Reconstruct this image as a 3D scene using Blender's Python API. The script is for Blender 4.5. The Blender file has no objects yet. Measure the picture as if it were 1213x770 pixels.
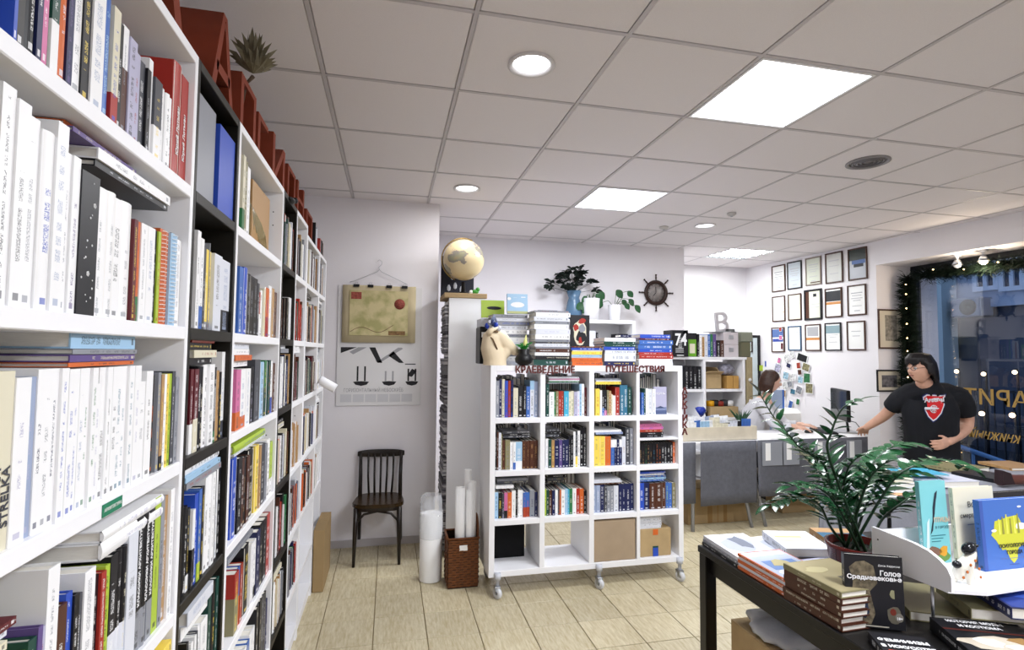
import bpy, math, random, re
from mathutils import Vector, Matrix, Quaternion
from mathutils.noise import noise as mnoise
SC = bpy.context.scene; COL = SC.collection; D = bpy.data
PI = math.pi; rnd = random.Random(7)

# ------------------------------------------------------------------ camera
FPX = 633.0; CAMP = Vector((0, 0, 1.62))
def _axes():
    yaw, pit, rol = map(math.radians, (12.85, 2.97, 0.5))
    f = Vector((math.sin(yaw)*math.cos(pit), math.cos(yaw)*math.cos(pit), math.sin(pit)))
    r = Vector((math.cos(yaw), -math.sin(yaw), 0)); u = r.cross(f)
    return r*math.cos(rol)+u*math.sin(rol), u*math.cos(rol)-r*math.sin(rol), f
CR, CU, CF = _axes()
cam = D.cameras.new('camera'); cam.sensor_width = 36; cam.lens = 36*FPX/1213; cam.clip_start = .02
co = D.objects.new('camera', cam); COL.objects.link(co); SC.camera = co
m = Matrix((CR, CU, -CF)).transposed().to_4x4(); m.translation = CAMP; co.matrix_world = m

# ------------------------------------------------------------------ world, lights, exposure
SC.view_settings.view_transform = 'Standard'; SC.view_settings.look = 'None'
SC.view_settings.gamma = 1; SC.view_settings.use_curve_mapping = False
SC.view_settings.exposure = 0.5
w = D.worlds.new('dusk'); SC.world = w; w.use_nodes = True
w.node_tree.nodes['Background'].inputs[0].default_value = (.21, .3, .47, 1)
w.node_tree.nodes['Background'].inputs[1].default_value = 1.3
CEIL = 2.925; T = .63
def area(x, y, sx, sy, power, color=(.93, .96, 1), z=CEIL-.03):
    l = D.lights.new('panel_glow', 'AREA'); l.shape = 'RECTANGLE'; l.size = sx; l.size_y = sy
    l.energy = power; l.color = color
    o = D.objects.new('panel_glow', l); COL.objects.link(o); o.location = (x, y, z)
PANELS = [(1.875, 2.285), (1.875, 4.175), (1.875, .395), (1.875, -1.495), (4.395, .395), (4.395, 2.915-.63)]
PW = 35
for i, (x, y) in enumerate(PANELS[:5]): area(x, y, .6, .6, PW*(1.0 if i < 2 else 1.15), (.92, .955, 1))
area(4.34, 6.1, .5, .5, 20, (.97, 1, .98))
for x, y in ((.6, 2.28), (.573, 4.17), (3.09, 4.79)): area(x, y, .17, .17, 3.5, (1, .98, .95), CEIL-.035)

# ------------------------------------------------------------------ helpers
def ray(px, py): return (CF*FPX+CR*(px-606.5)-CU*(py-385)).normalized()
def onX(px, py, v): d = ray(px, py); return CAMP+d*((v-CAMP.x)/d.x)
def onY(px, py, v): d = ray(px, py); return CAMP+d*((v-CAMP.y)/d.y)
def onZ(px, py, v): d = ray(px, py); return CAMP+d*((v-CAMP.z)/d.z)
def atd(px, py, d): return CAMP+(CF+CR*((px-606.5)/FPX)-CU*((py-385)/FPX))*d      # a point at depth d
def proj(p):
    w_ = Vector(p)-CAMP; z = max(w_.dot(CF), .01)
    return 606.5+FPX*w_.dot(CR)/z, 385-FPX*w_.dot(CU)/z, z

def srgb(h):
    h = h.lstrip('#'); h = h if len(h) == 6 else ''.join(q*2 for q in h); c = [int(h[i:i+2], 16)/255 for i in (0, 2, 4)]
    return tuple((x/12.92 if x <= .04045 else ((x+.055)/1.055)**2.4) for x in c)
_M = {}
def mat(name, col='#ffffff', rough=.6, metal=0, spec=.4, noise=0, nscale=20, bump=0, bscale=60, emit=None, es=1, trans=0, alpha=1, ior=1.45, stretch=None):
    if name in _M: return _M[name]
    m = D.materials.new(name); m.use_nodes = True; nt = m.node_tree; b = nt.nodes['Principled BSDF']
    c = srgb(col) if isinstance(col, str) else col
    b.inputs['Base Color'].default_value = (*c, 1); b.inputs['Roughness'].default_value = rough
    b.inputs['Metallic'].default_value = metal; b.inputs['Specular IOR Level'].default_value = spec
    b.inputs['IOR'].default_value = ior; b.inputs['Transmission Weight'].default_value = trans; b.inputs['Alpha'].default_value = alpha
    if emit: b.inputs['Emission Color'].default_value = (*srgb(emit), 1); b.inputs['Emission Strength'].default_value = es
    if noise or bump:
        tc = nt.nodes.new('ShaderNodeTexCoord'); src = tc.outputs['Object']
        if stretch:
            mp = nt.nodes.new('ShaderNodeMapping'); mp.inputs['Scale'].default_value = stretch
            nt.links.new(src, mp.inputs[0]); src = mp.outputs[0]
    if noise:
        n = nt.nodes.new('ShaderNodeTexNoise'); n.inputs['Scale'].default_value = nscale; n.inputs['Detail'].default_value = 4
        nt.links.new(src, n.inputs['Vector'])
        r = nt.nodes.new('ShaderNodeValToRGB'); e = r.color_ramp.elements
        e[0].position = .3; e[1].position = .7
        e[0].color = (*[max(0, x*(1-noise)) for x in c], 1); e[1].color = (*[min(1, x*(1+noise*.6)) for x in c], 1)
        nt.links.new(n.outputs['Fac'], r.inputs[0]); nt.links.new(r.outputs[0], b.inputs['Base Color'])
    if bump:
        n2 = nt.nodes.new('ShaderNodeTexNoise'); n2.inputs['Scale'].default_value = bscale; n2.inputs['Detail'].default_value = 3
        nt.links.new(src, n2.inputs['Vector'])
        bp = nt.nodes.new('ShaderNodeBump'); bp.inputs['Strength'].default_value = bump; bp.inputs['Distance'].default_value = .004
        nt.links.new(n2.outputs['Fac'], bp.inputs['Height']); nt.links.new(bp.outputs[0], b.inputs['Normal'])
    _M[name] = m; return m

class MB:                                                            # collects geometry for ONE mesh object
    def __init__(s): s.v = []; s.f = []; s.fm = []; s.sm = []
    def add(s, vs, fs, mi=0, smooth=False):
        o = len(s.v); s.v += [tuple(v) for v in vs]; s.f += [tuple(i+o for i in f) for f in fs]
        s.fm += [mi]*len(fs); s.sm += [smooth]*len(fs); return s
    def box(s, a, b, M=None, mi=0):
        vs = [Vector((x, y, z)) for z in (a[2], b[2]) for y in (a[1], b[1]) for x in (a[0], b[0])]
        if M: vs = [M @ v for v in vs]
        return s.add(vs, [(0, 2, 3, 1), (4, 5, 7, 6), (0, 1, 5, 4), (2, 6, 7, 3), (0, 4, 6, 2), (1, 3, 7, 5)], mi)
    def bbox(s, a, b, bev=.003, M=None, mi=0):                       # box with chamfered edges
        a = Vector(a); b = Vector(b); c = (a+b)/2; h = (b-a)/2; e = min(bev, *[x*.49 for x in h])
        idx = {}; vs = []
        for sx in (-1, 1):
            for sy in (-1, 1):
                for sz in (-1, 1):
                    for ax in range(3):
                        p = Vector((sx*(h.x-(e if ax != 0 else 0)), sy*(h.y-(e if ax != 1 else 0)), sz*(h.z-(e if ax != 2 else 0))))
                        idx[(sx, sy, sz, ax)] = len(vs); vs.append(c+p)
        fs = []
        def ordf(ids):
            pts = [vs[i] for i in ids]; n = (pts[1]-pts[0]).cross(pts[2]-pts[0]); ce = sum(pts, Vector())/len(pts)
            return tuple(ids) if n.dot(ce-c) > 0 else tuple(reversed(ids))
        for ax in range(3):
            o1, o2 = [i for i in range(3) if i != ax]
            for s1 in (-1, 1):
                q = []
                for a1, a2 in ((-1, -1), (1, -1), (1, 1), (-1, 1)):
                    k = [0, 0, 0]; k[ax] = s1; k[o1] = a1; k[o2] = a2; q.append(idx[(*k, ax)])
                fs.append(ordf(q))
        for ax, o1, o2 in ((0, 1, 2), (0, 2, 1), (1, 2, 0)):             # the twelve edges
            for s1 in (-1, 1):
                for s2 in (-1, 1):
                    q = []
                    for t_, aa in ((-1, ax), (1, ax), (1, o1), (-1, o1)):
                        k = [0, 0, 0]; k[ax] = s1; k[o1] = s2; k[o2] = t_; q.append(idx[(*k, aa)])
                    fs.append(ordf(q))
        for sx in (-1, 1):
            for sy in (-1, 1):
                for sz in (-1, 1): fs.append(ordf([idx[(sx, sy, sz, a_)] for a_ in range(3)]))
        if M: vs = [M @ v for v in vs]
        return s.add(vs, fs, mi)
    def prism(s, pts, a, b, axis='z', mi=0, M=None):                 # polygon extruded along an axis
        n = len(pts)
        def P(p, t): return {'z': (p[0], p[1], t), 'y': (p[0], t, p[1]), 'x': (t, p[0], p[1])}[axis]
        vs = [Vector(P(p, a)) for p in pts]+[Vector(P(p, b)) for p in pts]
        if M: vs = [M @ v for v in vs]
        return s.add(vs, [tuple(range(n))[::-1], tuple(range(n, 2*n))]+[(i, (i+1) % n, n+(i+1) % n, n+i) for i in range(n)], mi)
    def lathe(s, prof, c=(0, 0, 0), n=24, mi=0, M=None, smooth=True):
        vs = []; k = len(prof)
        for r, z in prof:
            for i in range(n):
                a = 2*PI*i/n; v = Vector((c[0]+r*math.cos(a), c[1]+r*math.sin(a), c[2]+z)); vs.append(M @ v if M else v)
        fs = [(j*n+i, j*n+(i+1) % n, (j+1)*n+(i+1) % n, (j+1)*n+i) for j in range(k-1) for i in range(n)]
        if prof[0] == prof[-1]: return s.add(vs, fs, mi, smooth)
        if prof[0][0] > 1e-4: fs.append(tuple(range(n))[::-1])
        if prof[-1][0] > 1e-4: fs.append(tuple(range((k-1)*n, k*n)))
        return s.add(vs, fs, mi, smooth)
    def tube(s, pts, rad, n=8, mi=0, flat=1.0, up=None, cap=True):   # rad: number or list; flat squashes along 'up'
        pts = [Vector(p) for p in pts]; k = len(pts); rs = rad if isinstance(rad, (list, tuple)) else [rad]*k
        vs = []; prev = None
        for j, p in enumerate(pts):
            t = (pts[min(j+1, k-1)]-pts[max(j-1, 0)]).normalized()
            ref = Vector(up) if up else (prev if prev else (Vector((0, 0, 1)) if abs(t.z) < .9 else Vector((1, 0, 0))))
            a = (ref-t*ref.dot(t)); a = a.normalized() if a.length > 1e-6 else t.orthogonal().normalized()
            if not up: prev = a
            b = t.cross(a)
            for i in range(n):
                q = 2*PI*i/n; vs.append(p+a*(rs[j]*flat*math.cos(q))+b*(rs[j]*math.sin(q)))
        fs = [(j*n+i, j*n+(i+1) % n, (j+1)*n+(i+1) % n, (j+1)*n+i) for j in range(k-1) for i in range(n)]
        if cap: fs += [tuple(range(n))[::-1], tuple(range((k-1)*n, k*n))]
        return s.add(vs, fs, mi, n > 5)
    def ball(s, c, r, n=12, mi=0, M=None):
        r = (r, r, r) if isinstance(r, (int, float)) else r; k = max(4, n//2); vs = []; fs = []
        for j in range(k+1):
            a = PI*j/k
            for i in range(n):
                b = 2*PI*i/n; v = Vector((r[0]*math.sin(a)*math.cos(b), r[1]*math.sin(a)*math.sin(b), -r[2]*math.cos(a)))
                if M: v = M @ v
                vs.append(v+Vector(c))
        for j in range(k):
            for i in range(n): fs.append((j*n+i, j*n+(i+1) % n, (j+1)*n+(i+1) % n, (j+1)*n+i))
        return s.add(vs, fs, mi, True)
    def mesh(s, name='mesh'):
        me = D.meshes.new(name); me.from_pydata(s.v, [], s.f)
        me.polygons.foreach_set('material_index', s.fm); me.polygons.foreach_set('use_smooth', s.sm); me.update(); return me
    def build(s, name, m, parent=None, loc=None, M=None):
        me = s.mesh(name)
        for x in (m if isinstance(m, (list, tuple)) else [m]): me.materials.append(x)
        return put(name, me, parent, loc, M)
def put(name, me, parent=None, loc=None, M=None):
    o = D.objects.new(name, me); COL.objects.link(o)
    if parent: o.parent = parent
    if M is not None: o.matrix_local = M
    elif loc is not None: o.location = loc
    return o
def thing(name, label, cat, loc=(0, 0, 0), rz=0, group=None, M=None):
    o = D.objects.new(name, None); COL.objects.link(o); o.empty_display_size = .05
    if M is not None: o.matrix_world = M
    else: o.location = loc; o.rotation_euler = (0, 0, rz)
    return tag(o, label, cat, group)
def tag(o, label, cat, group=None):
    o['label'] = label; o['category'] = cat
    if group: o['group'] = group
    return o
def struct(o): o['kind'] = 'structure'; return o
def RZ(a): return Matrix.Rotation(a, 4, 'Z')
def TR(*a): return Matrix.Translation(Vector(a if len(a) > 1 else a[0]))
def basis(x, y, z, o): m = Matrix((x, y, z)).transposed().to_4x4(); m.translation = Vector(o); return m
def flat_text(name, body, size, m, parent, M, depth=.0004, align='LEFT', bold=0, sx=1):
    c = D.curves.new(name, 'FONT'); c.body = body; c.size = size; c.extrude = depth; c.align_x = align; c.offset = bold; c.resolution_u = 2
    o = D.objects.new(name, c); COL.objects.link(o)
    me = D.meshes.new_from_object(o.evaluated_get(bpy.context.evaluated_depsgraph_get()))
    D.objects.remove(o); D.curves.remove(c); me.name = name
    if sx != 1:
        for v in me.vertices: v.co.x *= sx
    me.materials.clear(); me.materials.append(m)
    return put(name, me, parent, M=M)
def bake(o, mods):                                                  # evaluates modifiers into a plain mesh
    for k, kw in mods:
        md = o.modifiers.new(k, k)
        for a, b in kw.items(): setattr(md, a, b)
    me = D.meshes.new_from_object(o.evaluated_get(bpy.context.evaluated_depsgraph_get()))
    old = o.data; o.modifiers.clear(); o.data = me; D.meshes.remove(old)
    for p in me.polygons: p.use_smooth = True
    return o

# ------------------------------------------------------------------ shared materials
M_wall = mat('wall_paint', '#edeaef', .8, noise=.02, nscale=3, bump=.15, bscale=35)
M_white = mat('white_laminate', '#f0f0f4', .42)
M_black = mat('black_brown_laminate', '#17140f', .45, noise=.25, nscale=30, stretch=(1, 1, 8))
M_red = mat('red_painted_board', '#7a3018', .75, noise=.12, nscale=8)
M_page = mat('page_edges', '#e9e5dc', .8, noise=.06, nscale=200, stretch=(6, .2, .2))
M_paper = mat('white_paper', '#f2f2f2', .6)
M_card = mat('cardboard', '#b39a72', .8, noise=.08, nscale=14)
M_metal = mat('brushed_metal', '#b9bcc2', .3, metal=1)
M_dark = mat('dark_plastic', '#101114', .4)
M_plant = mat('leaf_gloss', '#1d4a26', .22, spec=.6, noise=.35, nscale=9)
M_glass = mat('clear_glass', '#ffffff', .02, trans=1, ior=1.45)
M_blackwood = mat('black_table_lacquer', '#0c0b0c', .35)

# ------------------------------------------------------------------ the room
fl = MB().box((-1.3, -3, -.12), (6.4, 7.2, -.006)).build('floor', mat('tile_grout', '#8f8062', .9)); struct(fl)
def tile_mat():
    m = D.materials.new('beige_floor_tile'); m.use_nodes = True; nt = m.node_tree; b = nt.nodes['Principled BSDF']
    tc = nt.nodes.new('ShaderNodeTexCoord'); oi = nt.nodes.new('ShaderNodeObjectInfo')
    ad = nt.nodes.new('ShaderNodeVectorMath'); ad.operation = 'ADD'; nt.links.new(tc.outputs['Object'], ad.inputs[0])
    cm = nt.nodes.new('ShaderNodeCombineXYZ'); mu = nt.nodes.new('ShaderNodeMath'); mu.operation = 'MULTIPLY'; mu.inputs[1].default_value = 40
    nt.links.new(oi.outputs['Random'], mu.inputs[0]); nt.links.new(mu.outputs[0], cm.inputs[0]); nt.links.new(mu.outputs[0], cm.inputs[2]); nt.links.new(cm.outputs[0], ad.inputs[1])
    mp = nt.nodes.new('ShaderNodeMapping'); mp.inputs['Scale'].default_value = (34, 5, 5); nt.links.new(ad.outputs[0], mp.inputs[0])
    n = nt.nodes.new('ShaderNodeTexNoise'); n.inputs['Scale'].default_value = 2.2; n.inputs['Detail'].default_value = 6; n.inputs['Roughness'].default_value = .65
    nt.links.new(mp.outputs[0], n.inputs['Vector'])
    r = nt.nodes.new('ShaderNodeValToRGB'); e = r.color_ramp.elements
    e[0].position = .32; e[0].color = (*srgb('#b3a480'), 1); e[1].position = .66; e[1].color = (*srgb('#d3c9ae'), 1)
    nt.links.new(n.outputs['Fac'], r.inputs[0])
    hv = nt.nodes.new('ShaderNodeHueSaturation'); mr = nt.nodes.new('ShaderNodeMapRange'); mr.inputs[3].default_value = .9; mr.inputs[4].default_value = 1.04
    nt.links.new(oi.outputs['Random'], mr.inputs[0]); nt.links.new(mr.outputs[0], hv.inputs['Value']); nt.links.new(r.outputs[0], hv.inputs['Color'])
    nt.links.new(hv.outputs[0], b.inputs['Base Color']); b.inputs['Roughness'].default_value = .38; b.inputs['Specular IOR Level'].default_value = .45
    return m
TM = tile_mat()
me = MB().bbox((.0025, .0025, -.006), (.2975, .2975, 0), .0015).mesh('floor_tile'); me.materials.append(TM)
for i in range(-4, 20):
    for j in range(4, 22):
        x, y = -.36+i*.3, 4.34-.3*14+j*.3
        if x+.3 < -.4 or y > 6.9: continue
        px, py, dz = proj((x+.15, y+.15, 0))
        if dz > .3 and -60 < px < 1260 and py < 860: put('floor_tile', me, fl, M=TR(x, y, 0))

cl = MB().box((-1.3, -3, CEIL+.012), (6.4, 7.2, CEIL+.15)).build('ceiling', M_wall); struct(cl)
M_cp = mat('ceiling_panel_fibre', '#eae5e7', .9, noise=.03, nscale=260, bump=.25, bscale=500)
M_gr = mat('ceiling_grid_metal', '#c6c1c4', .5)
me = MB().bbox((.012, .012, .001), (T-.012, T-.012, .012), .003).mesh('ceiling_panel'); me.materials.append(M_cp)
GX0 = -.33-2*T; GY0 = 2.6-9*T
skip = {(5, 8), (5, 11), (5, 5), (5, 2), (9, 5), (9, 14)}
def hole_panel(cx, cy, r):                                           # a panel with a round cut-out
    b = MB(); n = 32; q = []; c = []
    for i in range(n):
        a = 2*PI*i/n; d = 1/max(abs(math.cos(a)), abs(math.sin(a))); q.append((T/2+(T/2-.012)*d*math.cos(a), T/2+(T/2-.012)*d*math.sin(a)))
        c.append((cx+r*math.cos(a), cy+r*math.sin(a)))
    vs = [(x, y, .001) for x, y in q]+[(x, y, .001) for x, y in c]+[(x, y, .012) for x, y in c]
    b.add(vs, [(i, n+i, n+(i+1) % n, (i+1) % n) for i in range(n)]+[(n+i, 2*n+i, 2*n+(i+1) % n, n+(i+1) % n) for i in range(n)])
    m_ = b.mesh('ceiling_panel'); m_.materials.append(M_cp); return m_
RND = {(3, 8): (.6, 2.28, .085), (3, 11): (.573, 4.17, .085), (7, 12): (3.09, 4.79, .085), (7, 9): (3.118, 2.921, .11)}
for i in range(0, 12):
    for j in range(0, 16):
        if (i, j) in skip: continue
        x, y = GX0+i*T, GY0+j*T
        if (i, j) in RND: hx, hy, hr = RND[(i, j)]; put('ceiling_panel', hole_panel(hx-x, hy-y, hr), cl, M=TR(x, y, CEIL))
        else: put('ceiling_panel', me, cl, M=TR(x, y, CEIL))
bx_ = MB().box((-.009, GY0, -.001), (.009, 7.2, .006)).mesh('grid_rail'); bx_.materials.append(M_gr)
by_ = MB().box((GX0, -.009, -.0015), (6.4, .009, .0055)).mesh('grid_rail'); by_.materials.append(M_gr)
for i in range(0, 13): put('grid_rail', bx_, cl, M=TR(GX0+i*T, 0, CEIL))
for j in range(0, 17): put('grid_rail', by_, cl, M=TR(0, GY0+j*T, CEIL))

def wall(name, a, b, m=M_wall): return struct(MB().box(a, b).build(name, m))
wall('wall_left', (-1.42, -3, 0), (-1.3, 4.8, CEIL+.1))
wall('wall_partition', (-1.3, 4.7, 0), (.406, 5.95, CEIL+.1))
wall('wall_middle', (.406, 5.93, 0), (3.53, 7.2, CEIL+.1))
wall('wall_back', (3.4, 7.05, 0), (5.6, 7.2, CEIL+.1))
wall('wall_behind', (-1.3, -3.1, 0), (6.3, -3, CEIL+.1))
# the right wall runs very slightly out of square
RA, RB = Vector((5.236, 7.05, 0)), Vector((5.39, 4.98, 0))
rd = (RB-RA).normalized()
def rwall(name, y0, y1, z0, z1):
    def X(y): return RA.x+(RA.y-y)*(-rd.x/rd.y)
    return struct(MB().prism([(X(y0), y0), (6.25, y0), (6.25, y1), (X(y1), y1)], z0, z1).build(name, M_wall))
rwall('wall_right', 4.98, 7.1, 0, CEIL+.1)
rwall('wall_right_lintel', .8, 4.98, 2.655, CEIL+.1)
rwall('wall_right_near', -3, .8, 0, CEIL+.1)
rwall('wall_right_sill', .8, 4.98, 0, .34)
struct(MB().box((-.9, 4.688, 0), (.4, 4.7, .06)).build('baseboard_partition', mat('baseboard_grey', '#b9b4b6', .6)))
# ------------------------------------------------------------------ ceiling fittings
M_lit = mat('lit_diffuser', '#ffffff', .5, emit='#f6f8ff', es=3.2)
for i, (x, y) in enumerate(PANELS[:5]):
    o = thing('ceiling_light_panel', ['square glowing ceiling panel nearest the camera', 'square glowing ceiling panel farther away, above the shelf on casters',
        'square ceiling light panel overhead outside the frame', 'square ceiling light panel far behind the camera', 'square ceiling light panel outside the frame on the right'][i], 'ceiling light', (x, y, CEIL), 0, 'square ceiling light panels')
    b = MB()
    for a_, c_ in (((-.303, -.303), (.303, -.29)), ((-.303, .29), (.303, .303)), ((-.303, -.29), (-.29, .29)), ((.29, -.29), (.303, .29))): b.box((*a_, -.004), (*c_, .008))
    b.build('frame', M_white, o); MB().box((-.29, -.29, 0), (.29, .29, .006)).build('diffuser', M_lit, o)
for k, (x, y, lb) in enumerate(((.6, 2.28, 'round recessed ceiling light nearest the camera'), (.573, 4.17, 'round recessed ceiling light above the hanging map'), (3.09, 4.79, 'small round ceiling light above the ship wheel clock'))):
    o = thing('recessed_light', lb, 'ceiling light', (x, y, CEIL), 0, 'round recessed ceiling lights')
    MB().lathe([(.105, 0), (.108, -.008), (.098, -.013), (.084, -.004), (.084, .05), (.09, .05), (.105, 0)], n=32).build('rim', mat('rim_white', '#d8d5d6', .35), o)
    MB().lathe([(0, .004), (.083, .004), (.083, .01)], n=32).build('diffuser', M_lit, o)
o = thing('ceiling_vent', 'round dark louvred vent in the ceiling, right of the near light panel', 'vent', (3.118, 2.921, CEIL))
MB().lathe([(.13, 0), (.132, -.007), (.118, -.012), (.108, -.002), (.108, .04), (.112, .04), (.13, 0)], n=32).build('rim', mat('vent_grey', '#8d8b8e', .5), o)
b = MB()
for r in (.035, .06, .085):
    b.lathe([(r, -.008), (r+.014, -.004), (r+.010, .004), (r-.004, 0), (r, -.008)], n=24)
b.build('louvre', mat('vent_louvre', '#6e6c70', .5), o)
MB().lathe([(0, .035), (.108, .035)], n=24).build('backing', M_dark, o)
for x, y, lb, r in ((3.05, 4.3, 'small white smoke detector between ceiling vent and clock', .04), (2.72, 4.95, 'small flat sprinkler cover on ceiling near the clock', .045)):
    o = thing('smoke_detector', lb, 'detector', (x, y, CEIL)); MB().lathe([(r, 0), (r, -.012), (r*.7, -.026), (0, -.028)], n=20).build('body', mat('detector_white', '#c9c6c4', .5), o)
    MB().lathe([(0, -.028), (r*.3, -.03), (r*.25, -.036), (0, -.037)], n=12).build('sensor', M_metal, o)
o = thing('fluorescent_light', 'louvred fluorescent ceiling light in the far corner', 'ceiling light', (4.395, 6.065, CEIL))
MB().box((-.3, -.3, .05), (.3, .3, .06)).build('reflector', mat('tray', '#dfe3e6', .3), o)
for k in range(4): MB().tube([(-.28, -.21+.14*k, .016), (.28, -.21+.14*k, .016)], .013).build('tube', mat('lit_tube', '#fff', emit='#f4fff8', es=22), o)
for k in range(9): MB().box((-.296+.074*k, -.3, 0), (-.292+.074*k, .3, .01)).build('louvre', M_metal, o)
for k in range(5): MB().box((-.3, -.302+.15*k, 0), (.3, -.297+.15*k, .01)).build('louvre', M_metal, o)

# ------------------------------------------------------------------ books
PAL = dict(w='#f0f0f2', k='#15151b', n='#1d2450', b='#2c4fb8', l='#9fc3e0', c='#dcd6bf', t='#b08a5c', g='#8c8f98', G='#17443c', e='#2f7547', L='#a9c23c',
           y='#eed25a', o='#d0672e', r='#a52d24', m='#5d1b24', B='#4f2c1e', Q='#79bfc4', p='#5f4c86', P='#cf6fa0', T='#38708c', v='#b4b2cc', a='#45474f', s='#9aa7c4', C='#45aacd', O='#8a8462', u='#3f69b5', A='#a23c2b', i='#d9dce6')
NAME = dict(w='white', k='black', n='navy', b='bright blue', l='pale blue', c='cream', t='tan', g='grey', G='dark green', e='green', L='lime', y='yellow', o='orange', r='red', m='maroon',
            B='brown', Q='turquoise', p='purple', P='pink', T='teal', v='lavender', a='charcoal', s='slate', C='cyan', O='olive', u='blue', A='rusty', i='ivory')
PC = {k: srgb(v) for k, v in PAL.items()}
def cover_mat():
    m = D.materials.new('book_cover'); m.use_nodes = True; nt = m.node_tree; N = nt.nodes; K = nt.links.new; b = N['Principled BSDF']
    def at(n): a = N.new('ShaderNodeAttribute'); a.attribute_name = n; return a
    def mth(op, x, y=None, c=None):
        a = N.new('ShaderNodeMath'); a.operation = op
        for i, z in enumerate((x, y, c)):
            if z is None: continue
            if hasattr(z, 'is_output'): K(z, a.inputs[i])
            else: a.inputs[i].default_value = z
        return a.outputs[0]
    lc = at('lc'); sx = N.new('ShaderNodeSeparateXYZ'); K(lc.outputs['Vector'], sx.inputs[0]); u, z, sd = sx.outputs
    dm = at('dims'); sd2 = N.new('ShaderNodeSeparateXYZ'); K(dm.outputs['Vector'], sd2.inputs[0]); t_, h_, sp = sd2.outputs
    zf = mth('DIVIDE', z, h_)
    cv = N.new('ShaderNodeCombineXYZ'); K(mth('MULTIPLY', mth('MULTIPLY', u, t_), 420), cv.inputs[0]); K(mth('MULTIPLY', z, 700), cv.inputs[1]); K(mth('MULTIPLY', sd, 57), cv.inputs[2])
    n1 = N.new('ShaderNodeTexNoise'); n1.inputs['Scale'].default_value = 1; n1.inputs['Detail'].default_value = 1; K(cv.outputs[0], n1.inputs['Vector'])
    cv2 = N.new('ShaderNodeCombineXYZ'); K(mth('MULTIPLY', z, 60), cv2.inputs[1]); K(mth('MULTIPLY', sd, 91), cv2.inputs[2])
    n2 = N.new('ShaderNodeTexNoise'); n2.inputs['Scale'].default_value = 1; n2.inputs['Detail'].default_value = 0; K(cv2.outputs[0], n2.inputs['Vector'])
    letter = mth('MULTIPLY', mth('GREATER_THAN', n1.outputs['Fac'], .5), mth('GREATER_THAN', n2.outputs['Fac'], .44))
    row = mth('LESS_THAN', mth('ABSOLUTE', mth('SUBTRACT', u, .5)), mth('ADD', .1, mth('MULTIPLY', mth('FRACT', mth('MULTIPLY', sd, 7.7)), .14)))
    z0 = mth('MULTIPLY', mth('FRACT', mth('MULTIPLY', sd, 13.3)), .35); z1 = mth('SUBTRACT', .95, mth('MULTIPLY', mth('FRACT', mth('MULTIPLY', sd, 5.1)), .3))
    zone = mth('MULTIPLY', mth('GREATER_THAN', zf, z0), mth('LESS_THAN', zf, z1))
    msk = mth('MULTIPLY', mth('MULTIPLY', letter, row), mth('MULTIPLY', zone, sp))
    dot = mth('MULTIPLY', mth('MULTIPLY', mth('LESS_THAN', mth('ABSOLUTE', mth('SUBTRACT', zf, .05)), .018), mth('LESS_THAN', mth('ABSOLUTE', mth('SUBTRACT', u, .5)), .22)), sp)
    msk = mth('MAXIMUM', msk, dot)
    c1 = at('col'); c2 = at('ink'); c3 = at('band')
    mb_ = N.new('ShaderNodeMix'); mb_.data_type = 'RGBA'; K(mth('LESS_THAN', zf, c3.outputs['Alpha']), mb_.inputs[0]); K(c1.outputs['Color'], mb_.inputs[6]); K(c3.outputs['Color'], mb_.inputs[7])
    mi = N.new('ShaderNodeMix'); mi.data_type = 'RGBA'; K(mth('MULTIPLY', msk, .72), mi.inputs[0]); K(mb_.outputs[2], mi.inputs[6]); K(c2.outputs['Color'], mi.inputs[7])
    K(mi.outputs[2], b.inputs['Base Color']); b.inputs['Roughness'].default_value = .38; b.inputs['Specular IOR Level'].default_value = .4
    return m
M_cover = cover_mat()

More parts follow.
